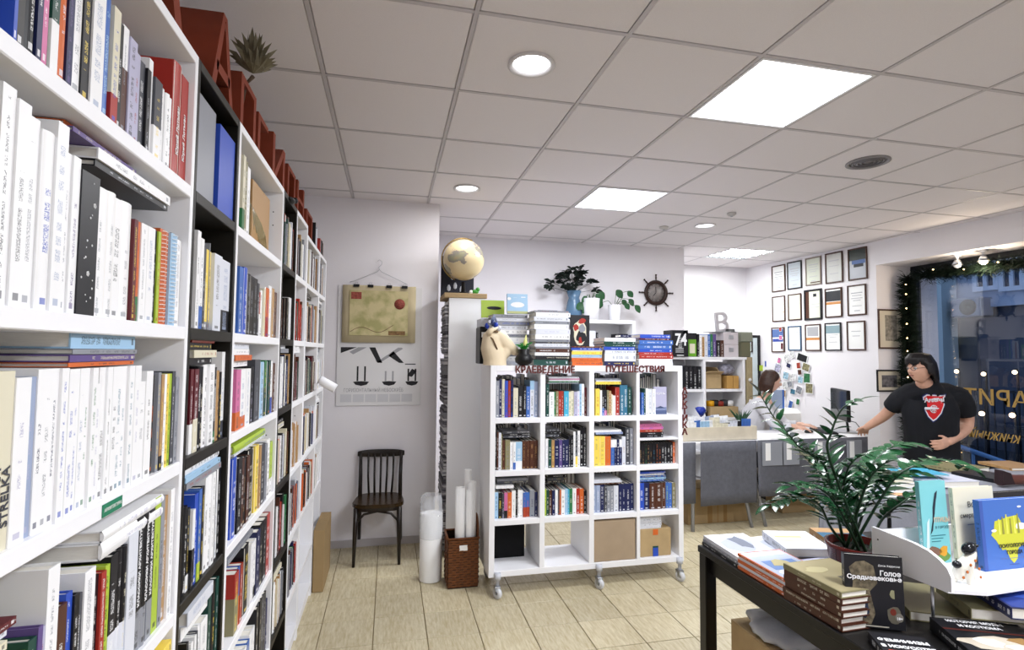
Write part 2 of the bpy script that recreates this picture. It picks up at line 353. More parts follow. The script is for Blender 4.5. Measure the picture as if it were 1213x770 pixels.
class BookMesh:                                                      # cover geometry with its colours in attributes
    def __init__(s): s.mb = MB(); s.lc = []; s.fa = []
    def add(s, M, t, h, d, col, ink, band, seed, rounded):
        b = min(.0028, t*.18); mb = s.mb
        def part(vs, fs, spf):
            o = len(mb.v)
            for v in vs: s.lc.append((v[0]/t, v[2], seed))
            mb.add([M @ Vector(v) for v in vs], fs)
            for k in range(len(fs)): s.fa.append((col, ink, band, (t, h, 1.0 if k in spf else 0.0)))
        def bx(a, c, spf=()):
            vs = [(x, y, z) for z in (a[2], c[2]) for y in (a[1], c[1]) for x in (a[0], c[0])]
            part(vs, [(0, 2, 3, 1), (4, 5, 7, 6), (0, 1, 5, 4), (2, 6, 7, 3), (0, 4, 6, 2), (1, 3, 7, 5)], spf)
        y0 = .004 if rounded else 0
        bx((0, y0, 0), (b, d, h)); bx((t-b, y0, 0), (t, d, h))
        if rounded:
            n = 5; P = [(t*i/n, .004*(1-math.sin(PI*i/n))) for i in range(n+1)]
            vs = [(x, y, 0) for x, y in P]+[(x, y, h) for x, y in P]+[(0, y0+b, 0), (t, y0+b, 0), (0, y0+b, h), (t, y0+b, h)]
            fs = [(i, i+1, n+2+i, n+1+i) for i in range(n)]; q = 2*n+2
            fs += [tuple([q]+[q+1]+list(range(n, -1, -1))), tuple(list(range(n+1, 2*n+2))+[q+3, q+2])]
            part(vs, fs, tuple(range(n)))
        else: bx((b, 0, 0), (t-b, b, h), (2,)); s.fa[-2*6+2] = s.fa[-2*6+2]
    def pages(s, mb, M, t, h, d, mi=0):
        b = min(.0028, t*.18); i = .0035; mb.box((b, b, i), (t-b, d-i, h-i), M, mi)
    def finish(s, name, mats, pg=None):
        me = D.meshes.new(name); v = list(s.mb.v); f = list(s.mb.f); nf = len(f); nv = len(v)
        if pg: o = len(v); v += pg.v; f += [tuple(i+o for i in q) for q in pg.f]
        me.from_pydata(v, [], f)
        for x in mats: me.materials.append(x)
        if pg: me.polygons.foreach_set('material_index', [0]*nf+[1]*len(pg.f))
        a = me.attributes.new('lc', 'FLOAT_VECTOR', 'POINT'); a.data.foreach_set('vector', [c for q in s.lc for c in q]+[0.0]*(3*(len(v)-nv)))
        ex = len(f)-nf
        for j, (nm, ty, k) in enumerate((('col', 'FLOAT_COLOR', 4), ('ink', 'FLOAT_COLOR', 4), ('band', 'FLOAT_COLOR', 4), ('dims', 'FLOAT_VECTOR', 3))):
            a = me.attributes.new(nm, ty, 'FACE'); a.data.foreach_set('vector' if ty == 'FLOAT_VECTOR' else 'color', [c for q in s.fa for c in q[j]]+[0.5]*(k*ex))
        me.update(); return me
BOOKS = []                                                           # every book first as a record
def book(M, t, h, d, col, ink='w', band=None, bf=0, label='', group='', name='book', cat='book', force=False, rounded=None, extra=None):
    BOOKS.append(dict(M=M, t=t, h=h, d=d, col=col, ink=ink, band=band, bf=bf, label=label, group=group, name=name, cat=cat, force=force, rounded=(rnd.random() < .3 and t > .018) if rounded is None else rounded, extra=extra, seed=rnd.random()))
ORD = ['first', 'second', 'third', 'fourth', 'fifth', 'sixth', 'seventh', 'eighth', 'ninth', 'tenth', '11th', '12th', '13th', '14th', '15th', '16th', '17th', '18th', '19th', '20th', '21st', '22nd', '23rd', '24th', '25th', '26th', '27th', '28th', '29th', '30th', '31st', '32nd', '33rd', '34th', '35th']
ZB = [.09, .34, .67, 1.005, 1.355, 1.675, 2.02]; ZT = 2.352; XF, XB = -.48, -.76
UNITS = [('front white bookcase', 'tall white bookcase nearest the camera, full of pale books', .64, 1.445, 'w', ZB),
         ('narrow black bookcase', 'narrow black bookcase between two white ones, blue book on top shelf', 1.445, 1.825, 'k', ZB),
         ('second white bookcase', 'wide white bookcase right of the narrow black one', 1.83, 2.56, 'w', ZB),
         ('far black bookcase', 'narrow black bookcase farther along the wall, green books halfway up', 2.565, 2.915, 'k', ZB),
         ('third white bookcase', 'narrow white bookcase past the farther black one', 2.92, 3.285, 'w', ZB),
         ('fourth white bookcase', 'white bookcase second from the back wall', 3.29, 3.85, 'w', ZB),
         ('last white bookcase', 'last narrow white bookcase, nearest the hanging map', 3.855, 4.23, 'w', ZB)]
TOK = re.compile(r'([a-zA-Z])([\d.]+)(?:@([\d.]+))?(?:/([a-zA-Z]))?(?:_([a-zA-Z])([\d.]+))?(?:\|(\w))?')
def auto_ink(c): return rnd.choice('gggvsa' if c in 'wi' else 'kknrba') if c in 'wclyvLigsPo' else rnd.choice('wwwcyi')
SPT = dict(S='STRELKA', K='КЛАССИКИ АРХИТЕКТУРЫ', Y='Юрий Лотман', F='flowers', R='spiral')
SAY = dict(S='with capitals at its foot', K='with long white title', Y='with white slanted spine title', F='with white flowers', R='with spiral binding')
def row(spec, px0, scale, conv, z, H, dep, M0, place, group, lo, hi, fit=True):
    # spec tokens: colour, width in crop units, @height in metres, /ink, _band colour and fraction, |special; '-' leaves a gap
    toks = spec.split(); x = px0; seq = []
    for tk in toks:
        if tk[0] == '-': x += float(tk[1:])*scale; continue
        g_ = TOK.match(tk).groups(); wd = float(g_[1])*scale; seq.append((g_, conv(x), conv(x+wd))); x += wd
    A0, A1 = seq[0][1], seq[-1][2]; y0 = max(A0, lo) if fit else max(A0, lo); y1 = hi if fit else min(A1, hi)
    f = lambda a: y0+(a-A0)*(y1-y0)/(A1-A0)
    for k, (g_, a0, a1) in enumerate(seq):
        c, _, hh, ink, bc, bf, sp = g_; a0 = f(a0); a1 = f(a1); t = (a1-a0)*.985
        h = float(hh) if hh else H*rnd.uniform(.88, 1.0); M = M0(a0, z) @ TR(0, rnd.uniform(0, .007), 0)
        lb = '%s book %s, %s from left, %s' % (NAME[c], SAY[sp] if sp else ('with %s foot' % NAME[bc]) if bc else '', ORD[min(k, 34)], place)
        book(M, t, h, dep*rnd.uniform(.86, 1), c, ink or auto_ink(c), bc, float(bf) if bf else 0, lb.replace(' ,', ','), group, extra=('spine', SPT[sp]) if sp else None)
SX = -.487
ENDS = dict(front=216.5, narrow=275, second=330.3)
def rowL(z, spec, px0, scale, H, place, ypx=418, dep=.2, fit=True):
    u = [u for u in UNITS if u[0] == place[-len(u[0]):]][0]; e = ENDS[u[0].split()[0]]+(5 if place[:3] == 'top' else 0)
    row(spec, px0, scale, lambda p: onX(p, ypx, SX).y, z, H, dep, lambda a, zz: basis((0, 1, 0), (-1, 0, 0), (0, 0, 1), (SX, a, zz)), place, 'books on '+place, u[2]+.0195, min(u[3]-.0195, onX(e, ypx, SX).y), fit)
def lieL(z, y0, y1, items, place, dx=0.0, dep=.2, th=.02):           # books lying flat, spine towards the room, bottom first
    for k, it in enumerate(items):
        c = it[0]; t = float(it[1:]) if len(it) > 1 else th; j = rnd.uniform(-.008, .008)
        M = basis((0, 0, 1), (-1, 0, 0), (0, -1, 0), (SX+rnd.uniform(-.012, .006)+dx, y1+j, z))
        book(M, t, y1-y0, dep*rnd.uniform(.85, 1.05), c, auto_ink(c), None, 0, '%s book lying flat, %s up, %s' % (NAME[c], ORD[k], place), 'books lying flat on '+place); z += t+.0008
    return z

# ------------------------------------------------------------------ the bookcases on the left
for nm, lb, y0, y1, c, zb in UNITS:
    m_ = M_white if c == 'w' else M_black
    o = thing('bookcase', lb, 'bookcase', (0, y0, 0), 0, 'bookcases along the left wall'); W = y1-y0; top = ZT if nm[:4] not in ('last', 'four') else 2.30
    for yy in (0, W-.018): MB().bbox((XB, yy, 0), (XF, yy+.018, top), .0015).build('side_panel', m_, o)
    MB().box((XB, .018, .05), (XB+.006, W-.018, top-.01)).build('back_panel', m_, o)
    MB().bbox((XB+.006, .018, top-.025), (XF, W-.018, top), .0015).build('top_panel', m_, o)
    MB().box((XB+.05, .018, 0), (XF-.012, W-.018, .06)).build('plinth', m_, o)
    for z in zb: MB().bbox((XB+.006, .018, z-.03), (XF, W-.018, z), .002).build('shelf', m_, o)
    b = MB()
    for z in (1.2, 1.25, 1.5, 1.55, 1.9, 2.18, 2.24, .9, .85):
        for xx in (XF-.04, XB+.06): b.lathe([(0, .0005), (.003, .0005), (.003, -.001)], n=6, M=TR(xx, .0182, z) @ Matrix.Rotation(-PI/2, 4, 'X')); b.lathe([(0, .0005), (.003, .0005), (.003, -.001)], n=6, M=TR(xx, W-.0182, z) @ Matrix.Rotation(PI/2, 4, 'X'))
    q = b.build('peg_holes', M_dark, o); q['kind'] = 'stuff'

P1 = 'front white bookcase'
pa = 'top shelf of front white bookcase'
rowL(2.02, 'b16@.27/w k38@.26 k45@.27/w n25@.27 p24@.27_P.4 e22@.26/w G35@.27_w.3 t37@.265_o.5 n28@.26/p w55@.24 k35@.26/y w55@.25 u33@.235/l c32@.21_r.25 k20@.195/w w28@.2_B.6 v34@.19/k v30@.18 a25@.175/w k17@.17 w18@.2_w.3 a35@.17/y_w.4 w22@.17/g w18@.165 w18@.165 -4 r38@.265/w|Y r32@.255/w|Y', -4, .2597, .25, pa)
pb = 'second shelf of front white bookcase'
rowL(1.675, 'w60@.29 w55@.28 w52@.27 w54@.26/b w48@.285 w35@.25/g w31@.25/p k77@.235/w|F w38@.225 w40@.225/g w35@.222 w45@.225/g m15@.2 o15@.2_e.25 w27@.2 w30@.2 k14@.2 L11@.2 o35@.21/w|R l27@.21/w|R w33@.205/g', -8, .2857, .22, pb)
pc = 'third shelf of front white bookcase'
rowL(1.355, 'c37@.235/a|S c38@.235/a|S w60@.225 s34@.225/v w31@.235/n w30@.235 w29@.235/n w28@.235/b w27@.233/b w24@.233/b w23@.233 w22@.233/e w22@.233/e w23@.205 w23@.233/a w22@.233/a w22@.233/a w22@.233/T w22@.233/T w22@.233/T w26@.233 w24@.2 w28@.22/k k27@.21/o g12@.215/y t12@.21_k.15 w13@.21 y12@.21/k L11@.21 a13@.215/w g15@.2', 0, .2597, .21, pc)
pd = 'fourth shelf of front white bookcase'
rowL(1.005, 'g20@.2 o20@.19 y26@.2_B.5 P18@.18 L24@.19 c14@.185 L30@.19/w G28@.2 p16@.21 v12@.205 w40@.285/g B32@.215/w b22@.225/w k18@.215/w a16@.21 w38@.24/g k16@.22/w r18@.22/w L17@.225/k k26@.235_i.4 k22@.236_i.4 k18@.236_i.4 i36@.25/a k24@.27/w_g.3|K k23@.27/w_g.3|K k20@.27/w_g.3|K L22@.29/k g14@.285 t16@.28 w16@.29', 0, .2727, .22, pd, 440)
pe = 'fifth shelf of front white bookcase'
rowL(.67, 'w30 k20 g25 w40 y30 w60 n25 w45 k25 t20 w40 g30 w30 e25 w40 w30 a20 G20 w25 g25 w25', 60, .2, .24, pe, 500)
lieL(1.675+.262, 1.05, 1.36, ['k.012', 'w.02'], pb, -.01, .19)
lieL(1.675+.296, .98, 1.2, ['p.008', 'o.008'], pb, -.02, .19)
lieL(1.355+.236, .98, 1.2, ['o.007', 'p.012', 'g.008', 'l.028', 'i.022'], pc, .0, .2)
lieL(1.005+.24, 1.1, 1.36, ['w.03', 'w.02'], pd, -.005)
lieL(1.005+.215, .72, .87, ['c.012', 'i.014', 'm.01'], pd, .0, .18)
lieL(.67+.25, 1.27, 1.42, ['y.03'], pe, .005)

for z, h in ((2.02, .25), (1.675, .27), (1.355, .24), (1.005, .22), (.67, .24), (.34, .24)):      # the near end, outside the frame
    y = .662
    while y < .765: t = rnd.choice((.02, .025, .03)); book(basis((0, 1, 0), (-1, 0, 0), (0, 0, 1), (SX, y, z)), t*.97, h*rnd.uniform(.9, 1), .19, rnd.choice('wiwcg'), 'g', None, 0, 'x', 'x'); y += t
p2_ = 'narrow black bookcase'
rowL(1.675, 'w18@.255/k w17@.24_u.25 a12@.22 y20@.22/w_g.1 g3@.24 y20@.22_g.1 i40@.22/k i42@.215_k.3', 230, .2597, .22, 'second shelf of '+p2_)
rowL(1.355, 'm18@.215_w.35 m24@.215_c.4 k17@.22/w k16@.22 w20@.225/k w28@.225/k k24@.215_e.15 t15@.205/k k10@.2 w16@.26_a.2', 229.3, .2469, .21, 'third shelf of '+p2_)
lieL(1.355+.226, 1.5, 1.68, ['k.018', 'c.02', 'k.018', 'A.03'], 'third shelf of '+p2_)
rowL(1.005, 'k20@.22/w k15@.21_w.2 w15@.2_k.5 b20@.235/w u16@.24_L.2 k22@.24 w18@.26/k w18@.262/k w16@.262/k k14@.26/w w10@.262 k14@.26', 229.5, .2597, .21, 'fourth shelf of '+p2_)
lieL(1.005+.264, 1.5, 1.78, ['g.016', 'l.014', 'w.024'], 'fourth shelf of '+p2_)
rowL(.67, 'g12 y12 g10 k10 w12 k10 w10 a10 w10 w30@.2 -10 G14@.27 k12@.27 G12@.27', 230, .2597, .2, 'fifth shelf of '+p2_)
lieL(.67+.218, 1.52, 1.72, ['w.035', 'i.035'], 'fifth shelf of '+p2_)
rowL(.34, 'w25 i25 g20 w20 k20 a20 w20 k20', 231, .2597, .2, 'sixth shelf of '+p2_)

p3_ = 'second white bookcase'
rowL(2.02, 'c10@.26_e.3 O10@.25 w14@.24/g', 283, .2597, .24, 'top shelf of '+p3_, fit=False)
rowL(1.675, 'u18@.225/w b18@.23/w k17@.215/g k17@.214/g k17@.213/g a8@.2 r8@.17_w.5 w9@.18 c9@.19/y w6@.2 o14@.2_r.4 w14@.215 t12@.21 B13@.2/t', 282.3, .2597, .21, 'second shelf of '+p3_)
rowL(1.355, 'P20@.2_o.3 w23@.2_o.2 w20@.2 k14@.205/v a24@.23/g w8@.2 l18@.22 e9@.225_G.5 w3@.22 G10@.225/o w12@.22_b.3 B12@.21', 282.3, .2469, .22, 'third shelf of '+p3_)
lieL(1.355+.21, 1.88, 2.09, ['w.02', 'o.018', 'w.02', 'i.022'], 'third shelf of '+p3_)
rowL(1.005, 'b22@.26/w k19@.25 B11@.24 k14@.24/t B14@.235 k27@.25/c y18@.25 t8@.24 a18@.24/w g12@.23 w16@.24/k L12@.22_w.3', 282.4, .2469, .23, 'fourth shelf of '+p3_)
lieL(1.005+.262, 1.95, 2.4, ['i.008', 'L.025'], 'fourth shelf of '+p3_, 0, .21)
rowL(.67, 'r16@.2_O.6 u10@.2_o.5 A10@.2 -6 k20@.24/y w12@.225 w14@.22_k.2 n14@.24/w k14@.25 k14@.25/w r14@.25/w -6', 283.5, .2597, .22, 'fifth shelf of '+p3_, 560)
lieL(.67+.255, 1.88, 2.2, ['g.014', 'g.016', 'a.014'], 'fifth shelf of '+p3_)
rowL(.34, 'w22 i22 w20 w20 u14 w18 w16 k12@.26/w a11@.26 k11@.26 a11@.26 k11@.26 n10', 284, .22, .22, 'sixth shelf of '+p3_, 600)
def rows_rand(place, y0, y1, z, pal, H, fillf=1):
    y = y0+.02
    while y < y0+(y1-y0)*fillf-.03:
        t = rnd.choice((.012, .016, .02, .026, .032)); c = rnd.choice(pal); h = H*rnd.uniform(.8, 1)
        book(basis((0, 1, 0), (-1, 0, 0), (0, 0, 1), (SX-rnd.uniform(0, .012), y, z)), t*.97, h, .2*rnd.uniform(.85, 1), c, auto_ink(c), None, 0, '%s book, %s from left, %s' % (NAME[c], ORD[min(34, sum(1 for q in BOOKS if q['label'].endswith(place) and 'from left' in q['label']))], place), 'books on '+place); y += t
pals = ['kBBmGacwtk', 'wwickGrnBgt', 'wkOGBgcawt', 'wiacBkgwgt', 'wBkrcngeaw', 'kwonBcwiga', 'wcntikowga']
for ui in (3, 4, 5, 6):
    nm, lb, y0, y1, c, zb = UNITS[ui]
    for zi, z in enumerate(zb[1:] if ui in (3, 4) else zb[2:]):
        place = '%s shelf of %s' % (['bottom', 'lowest but one', 'fifth', 'fourth', 'third', 'second', 'top'][zi if ui in (3, 4) else zi+1], nm)
        rows_rand(place, y0, y1, z, pals[(zi+ui) % 7], .25 if zi % 2 else .235, rnd.choice((1, 1, .8)))
        if rnd.random() < .5: lieL(z+.255, y0+.03, y0+.22, [rnd.choice('wgcik')+'.02', rnd.choice('weak')+'.018'], place)
rows_rand('top board of fourth white bookcase', 3.64, 3.84, 2.3005, 'wkgiB', .16)
rows_rand('top board of last white bookcase', 3.88, 4.1, 2.3005, 'Btkr', .12)
# covers that face the room
def face_out(name, y0, y1, z, h, t, col, lb, ink='w', x=SX, rz=0):
    M = TR(x-t, y0, z) @ RZ(rz) @ basis((1, 0, 0), (0, 1, 0), (0, 0, 1), (0, 0, 0))
    book(M, t, h, y1-y0, col, ink, None, 0, lb, 'books facing out from the left bookcases', name=name, force=True, rounded=False)
face_out('album', 1.49, 1.64, 2.02, .27, .02, 'g', 'silver-grey art album facing out beside the blue one, narrow black bookcase', 'w', SX-.008)
face_out('binder', 1.655, 1.803, 2.02, .25, .03, 'b', 'large plain bright blue binder facing out on top shelf, narrow black bookcase', 'b')
face_out('album', 2.2, 2.5, 2.02, .26, .02, 't', 'brown antique map album facing out on top shelf, second white bookcase', 'B', SX-.04)
pl = MB()
for i in range(9):
    a = i/8; pl.v += [(-.52-.02*math.sin(a*5), 2.02+a*.34, 2.02+.26*(1-a)**.7+.004), (-.56-.03*math.sin(a*7+1), 2.03+a*.34, 2.021)]
pl.f = [(2*i, 2*i+2, 2*i+3, 2*i+1) for i in range(8)]; pl.fm = [0]*8; pl.sm = [True]*8
o = pl.build('plastic_sleeve', mat('cloudy_film', '#b9ae86', .15, trans=.5, alpha=.75)); tag(o, 'crumpled clear plastic sleeve leaning before the brown album', 'sleeve')
bake(o, [('SOLIDIFY', dict(thickness=.0015))])

# big red display letters on top of the bookcases
def red_letter(ch, y0, y1, z, h, t, lb, x=-.5):
    c = flat_text('display_letter', ch, 1, M_red, None, None, .5)
    xs = [v.co.x for v in c.data.vertices]; ys = [v.co.y for v in c.data.vertices]
    for v in c.data.vertices:
        v.co = Vector((x-t/2+v.co.z*t, y0+(v.co.x-min(xs))/(max(xs)-min(xs))*(y1-y0), z+(v.co.y-min(ys))/(max(ys)-min(ys))*h))
    tag(c, lb, 'letter', 'big red display letters on the bookcases')
RL = [('А', 1.12, 1.4, .3, .12, 'big red display letter nearest the camera, cut by the frame top'), ('А', 1.6, 1.82, .27, .15, 'biggest red display letter, with sloping shoulder, left of the dried flower'),
      ('П', 1.9, 2.1, .2, .1, 'red display letter just under the dried flower'), ('Г', 2.14, 2.3, .17, .1, 'thin red display letter right of the dried flower'),
      ('И', 2.4, 2.66, .2, .12, 'red display letter with pale strip, fourth from the right end'), ('П', 2.74, 2.95, .18, .1, 'red display letter, third from the right end'),
      ('Н', 3.02, 3.25, .19, .1, 'red display letter, second from the right end'), ('П', 3.35, 3.6, .17, .1, 'rightmost big red display letter, nearest the partition wall')]
for ch, y0, y1, h, t, lb in RL: red_letter(ch, y0, y1, ZT if y0 < 3.29 else 2.301, h, t, lb)
b = MB()                                                              # small cut-out lettering along the shelf edge
def small_word(name, s, y0, z, size, lb):
    M = basis((0, 1, 0), (0, 0, 1), (1, 0, 0), (XF+.004, y0, z)); o = flat_text(name, s, size, mat('small_letter_red', '#b4472c', .6), None, M, .004, bold=.002)
    o.data.transform(o.matrix_local); o.matrix_local = Matrix(); tag(o, lb, 'lettering')
small_word('shelf_lettering', 'ДИЗАЙН', 1.5, ZT-.005, .075, 'small orange cut-out letters along the top edge of narrow black bookcase')
small_word('shelf_lettering', 'ФИЛОСОФИЯ', 2.06, ZT-.005, .06, 'small red cut-out letters on the top edge of second white bookcase')

o = thing('shelf_label', 'small green label on the front edge of the fourth shelf, front white bookcase', 'label', (XF, 0, 0)); yl = onX(132, 610, XF).y
MB().box((.0005, yl-.035, 1.328), (.0015, yl+.035, 1.350)).build('strip', mat('label_green', '#1f7a5a', .5), o); flat_text('label_text', 'АРХИТЕКТУРА', .0085, M_paper, o, basis((0, 1, 0), (0, 0, 1), (1, 0, 0), (.002, yl-.03, 1.336)), .0002)
# ------------------------------------------------------------------ protea on the bookcase
P = onX(383, 458, -.42); o = thing('clip_lamp', 'small white cylinder lamp clipped to the last white bookcase', 'lamp', (XF+.001, P.y, P.z))
MB().bbox((0, -.012, -.02), (.02, .012, .02), .003).build('clip', M_white, o); MB().tube([(.01, 0, .0), (.03, -.01, .02)], .006, 6).build('arm', M_white, o)
MB().lathe([(.0, 0), (.028, .0), (.03, .01), (.03, .12), (.026, .12), (.024, .02), (0, .02)], n=20, M=TR(.03, .02, .045) @ Matrix.Rotation(2.1, 4, 'Y')).build('shade', M_white, o)
P = onX(352, 238, -.45); o = thing('black_ornament', 'small black ornament clipped to the rightmost tall red letter', 'ornament', (-.498, P.y, P.z))
MB().ball((.02, 0, 0), (.02, .05, .014), 12).build('body', M_dark, o); MB().ball((.03, .045, .012), .016, 10).build('head', M_dark, o)
o = thing('dried_flower', 'dried protea flower in a dusty reddish holder on top of the bookcases', 'flower', (-.52, 1.97, ZT))
MB().tube([(0, 0, 0), (.0, .01, .1), (.01, .02, .2), (.03, .03, .235)], [.006, .005, .005, .008], 6).build('stem', mat('dry_stem', '#4c3c2e', .8), o)
MP = mat('dry_petal', '#6b6450', .8, noise=.35, nscale=30)
for k in range(48):
    ly = k//17; a = k*2.4; tilt = (.2, .5, .85)[min(ly, 2)]; L = (.15, .13, .1)[min(ly, 2)]*rnd.uniform(.85, 1.1)
    Rm = TR(.03, .03, .245) @ RZ(a) @ Matrix.Rotation(tilt, 4, 'Y')
    q = MB(); q.add([Rm @ Vector(p) for p in ((0, 0, 0), (.004, .013, L*.4), (.008, 0, L*.42), (.004, -.013, L*.4), (-.004, .008, L*.75), (0, -.008, L*.75), (-.012*(1 if ly == 0 else -1), 0, L))],
        [(0, 1, 2), (0, 2, 3), (0, 3, 1), (1, 4, 2), (2, 5, 3), (2, 4, 6), (2, 6, 5), (1, 3, 5, 4), (4, 5, 6)]); q.build('petal', MP, o)
# ------------------------------------------------------------------ the white shelf unit on casters
KX0, KX1, KY, KD, KZ0, KZ1 = .667, 2.10, 3.56, .39, .128, 1.533
o = thing('shelf_unit', 'white sixteen-cell shelf unit on casters full of books, standing across the room', 'shelf unit', (KX0, KY, KZ0)); W = KX1-KX0; Hh = KZ1-KZ0
for xx in (0, W-.038): MB().bbox((xx, 0, 0), (xx+.038, KD, Hh), .002).build('side_panel', M_white, o)
MB().bbox((.038, 0, Hh-.04), (W-.038, KD, Hh), .002).build('top_panel', M_white, o)
MB().bbox((.038, 0, 0), (W-.038, KD, .04), .002).build('bottom_panel', M_white, o)
cx = [.367, .727, 1.08]; zc = [.335, .66, 1.02-.001]; KC = [(.038, .350), (.386, .707), (.744, 1.066), (1.092, W-.038)]
KXC = [KX0+.036, KX0+.386, KX0+.744, KX0+1.092]
for a_, b_ in ((.350, .386), (.707, .744), (1.066, 1.092)): MB().bbox((a_, .001, .04), (b_, KD-.002, Hh-.04), .002).build('divider', M_white, o)
KR = [.168, .498, .823, 1.177]                                         # tops of the boards under each row, bottom first
for z in KR[1:]:
    for a_, b_ in KC: MB().bbox((a_, .001, z-KZ0-.035), (b_, KD-.002, z-KZ0), .002).build('shelf', M_white, o)
MB().box((KC[3][0], .003, 1.0-KZ0), (KC[3][1], KD-.01, 1.012-KZ0)).build('insert_shelf', M_white, o)
for x in (.06, W/2+.06, W-.04):
    for y in (.02, KD-.04):
        c = MB().lathe([(.013, .075), (.013, .12), (.022, .12), (.022, .16)], n=14, M=TR(x, y-(.03 if y < .1 else 0), -KZ0)).build('caster', mat('caster_clear', '#c9ccd6', .25), o)
        y0 = y-(.03 if y < .1 else 0)
        f = MB().bbox((x-.022, y0-.028, .03-KZ0), (x-.018, y0+.022, .078-KZ0), .001).bbox((x+.012, y0-.028, .03-KZ0), (x+.016, y0+.022, .078-KZ0), .001).bbox((x-.022, y0-.028, .074-KZ0), (x+.016, y0+.022, .08-KZ0), .001)
        f.build('fork', M_metal, c)
        MB().lathe([(.012, -.012), (.034, -.012), (.036, -.006), (.036, .006), (.034, .012), (.012, .012), (.012, -.012)], n=22, M=TR(x-.003, y0-.012, .036-KZ0) @ RZ(.5) @ Matrix.Rotation(PI/2, 4, 'Y')).build('wheel', mat('wheel_white', '#d6d8de', .3), c)
def word(s, px, pxe, zc_, size, m, lb, M=None):
    o = flat_text('display_lettering', s, size, m, None, None, .004, bold=.0012)
    xs = [v.co.x for v in o.data.vertices]; w_ = max(xs)-min(xs); x0 = onY(px, 435, KY).x; x1 = onY(pxe, 435, KY).x
    o.data.transform(Matrix.Translation((x0, KY-.006, zc_-size*.36)) @ Matrix.Rotation(PI/2, 4, 'X') @ Matrix.Diagonal((*[(x1-x0)/w_, 1, 1], 1)))
    return tag(o, lb, 'lettering')
M_lr = mat('letter_dark_red', '#5e2320', .5)
word('КРАЕВЕДЕНИЕ', 610, 680, 1.507, .068, M_lr, 'dark red cut-out letters on the left half of the shelf unit top edge')
word('ПУТЕШЕСТВИЯ', 717, 786, 1.512, .064, M_lr, 'dark red cut-out letters on the right half of the shelf unit top edge')
lt = MB()
for k, ch in enumerate('АРКТИКА'):
    c = flat_text('display_lettering', ch, .062, M_lr, None, None, .004, bold=.0015); P = onY(807.5, 462+k*8.1, KY)
    c.data.transform(Matrix.Translation((P.x, KY-.006, P.z-.026)) @ Matrix.Rotation(PI/2, 4, 'X')); tag(c, 'dark red letter, %s from top on the shelf unit right post' % ORD[k], 'lettering', 'vertical word of dark red letters on the right post')
YS = 3.6
def M0k(a, z): return TR(a, YS, z)
def rowK(r, c, spec, px0, scale, H, lbl):
    place = '%s row, %s column of caster shelf unit' % (['bottom', 'third', 'second', 'top'][r], ['first', 'second', 'third', 'fourth'][c])
    a_, b_ = KX0+KC[c][0]+.002, KX0+KC[c][1]-.003
    row(spec, px0, scale, lambda p: onY(p, 490, YS-.0).x, KR[r]+.0005, H, .19, M0k, place, 'books in the '+place, a_, b_, fit=not (r == 3 and c > 1))
def lieK(x0, x1, z, items, place, y=YS, dep=.2, th=.02, jit=.01, rev=False, grp=None):
    for k, it in enumerate(items):
        c = it[0]; t = float(it[1:]) if len(it) > 1 else th; j = rnd.uniform(-jit, jit)
        M = basis((0, 0, 1), (0, 1, 0), (-1, 0, 0), (x1+j, y+rnd.uniform(-jit, jit)*.5, z))
        book(M, t, x1-x0, dep*rnd.uniform(.9, 1.05), c, auto_ink(c), None, 0, '%s book lying flat, %s from bottom, %s' % (NAME[c], ORD[k], place), 'books lying flat '+place, rounded=False); z += t+.0008
    return z
s_ = .1818
rowK(3, 0, 'g22@.25/w n18@.26/w c20@.26 b20@.25/r A20@.25/b n18@.255/b c32@.2/g k33@.215/w k23@.215/w u25@.21/w l27@.25_i.75 s28@.245/w', 587.5, s_, .25, '')
rowK(3, 1, 'G20@.225/w w34@.17/G_w.4 e12@.17 O18@.175 r20@.175/w A16@.175 C32@.175/w c16@.17 c20@.175/e v22@.17 i16@.175/P l14@.225 w18@.225/k m15@.2', 647, s_, .2, '')
rowK(3, 2, 'y27@.19 w13@.18 k15@.18/w_u.3 k18@.18/i_P.2 O12@.18 t15@.175 c11@.15 w18@.14 r28@.2/w T26@.215/w T24@.215/w G26@.2 -20', 706, s_, .2, '')
rowK(3, 3, 'u16@.16 G12@.19/w w20@.19 i22@.185/k w22@.185/T', 760, s_, .2, '')
p_ = 'top row, fourth column of caster shelf unit'
book(TR(onY(776.5, 490, YS).x, YS+.02, KR[3]+.0005) @ RZ(-PI/2) @ TR(-.02, 0, 0), .02, .2, .1, 'v', 'w', None, 0, 'lavender book with a sea view cover facing out, top right cell', 'books in the '+p_, force=True, extra='sea', rounded=False)
book(M0k(onY(801, 490, YS).x, KR[3]+.0005), .022, .245, .3, 'n', 'w', None, 0, 'large navy book standing against right wall of top right cell', 'books in the '+p_, force=True)
rowK(2, 0, 'k10@.26 B12@.255 i18@.25/k O8@.24 B22@.2/t O34@.2/g w22@.185 w18@.185_u.25 l46@.185/w_w.3 B28@.19/t B28@.19/t B28@.19/t B28@.19/t', 587.5, s_, .2, '')
rowK(2, 1, 'w18@.2 G22@.195/w t22@.19 n30@.19/w p20@.19/w n22@.19/w n24@.19/w k14@.215/w k18@.22/w w14@.245 a16@.245_y.3 w18@.25 k22@.275/w k22@.27/w', 647, s_, .2, '')
rowK(2, 2, 'y44@.21/O y38@.208/t o37@.205/t w22@.18_u.7 w18@.18_n.7 n16@.18/w w18@.18_n.7 i24@.2/t a30@.265/w g24@.26/w', 703, s_, .2, '')
rowK(2, 3, 'k20@.15/t k18@.15/t k22@.15/e k20@.15/t k20@.15/t k22@.15/T k22@.15/o k24@.15/o k20@.15/w k22@.15/w k22@.15/w k20@.15/w o16@.15/w', 757.5, s_, .15, '')
s_ = .2143
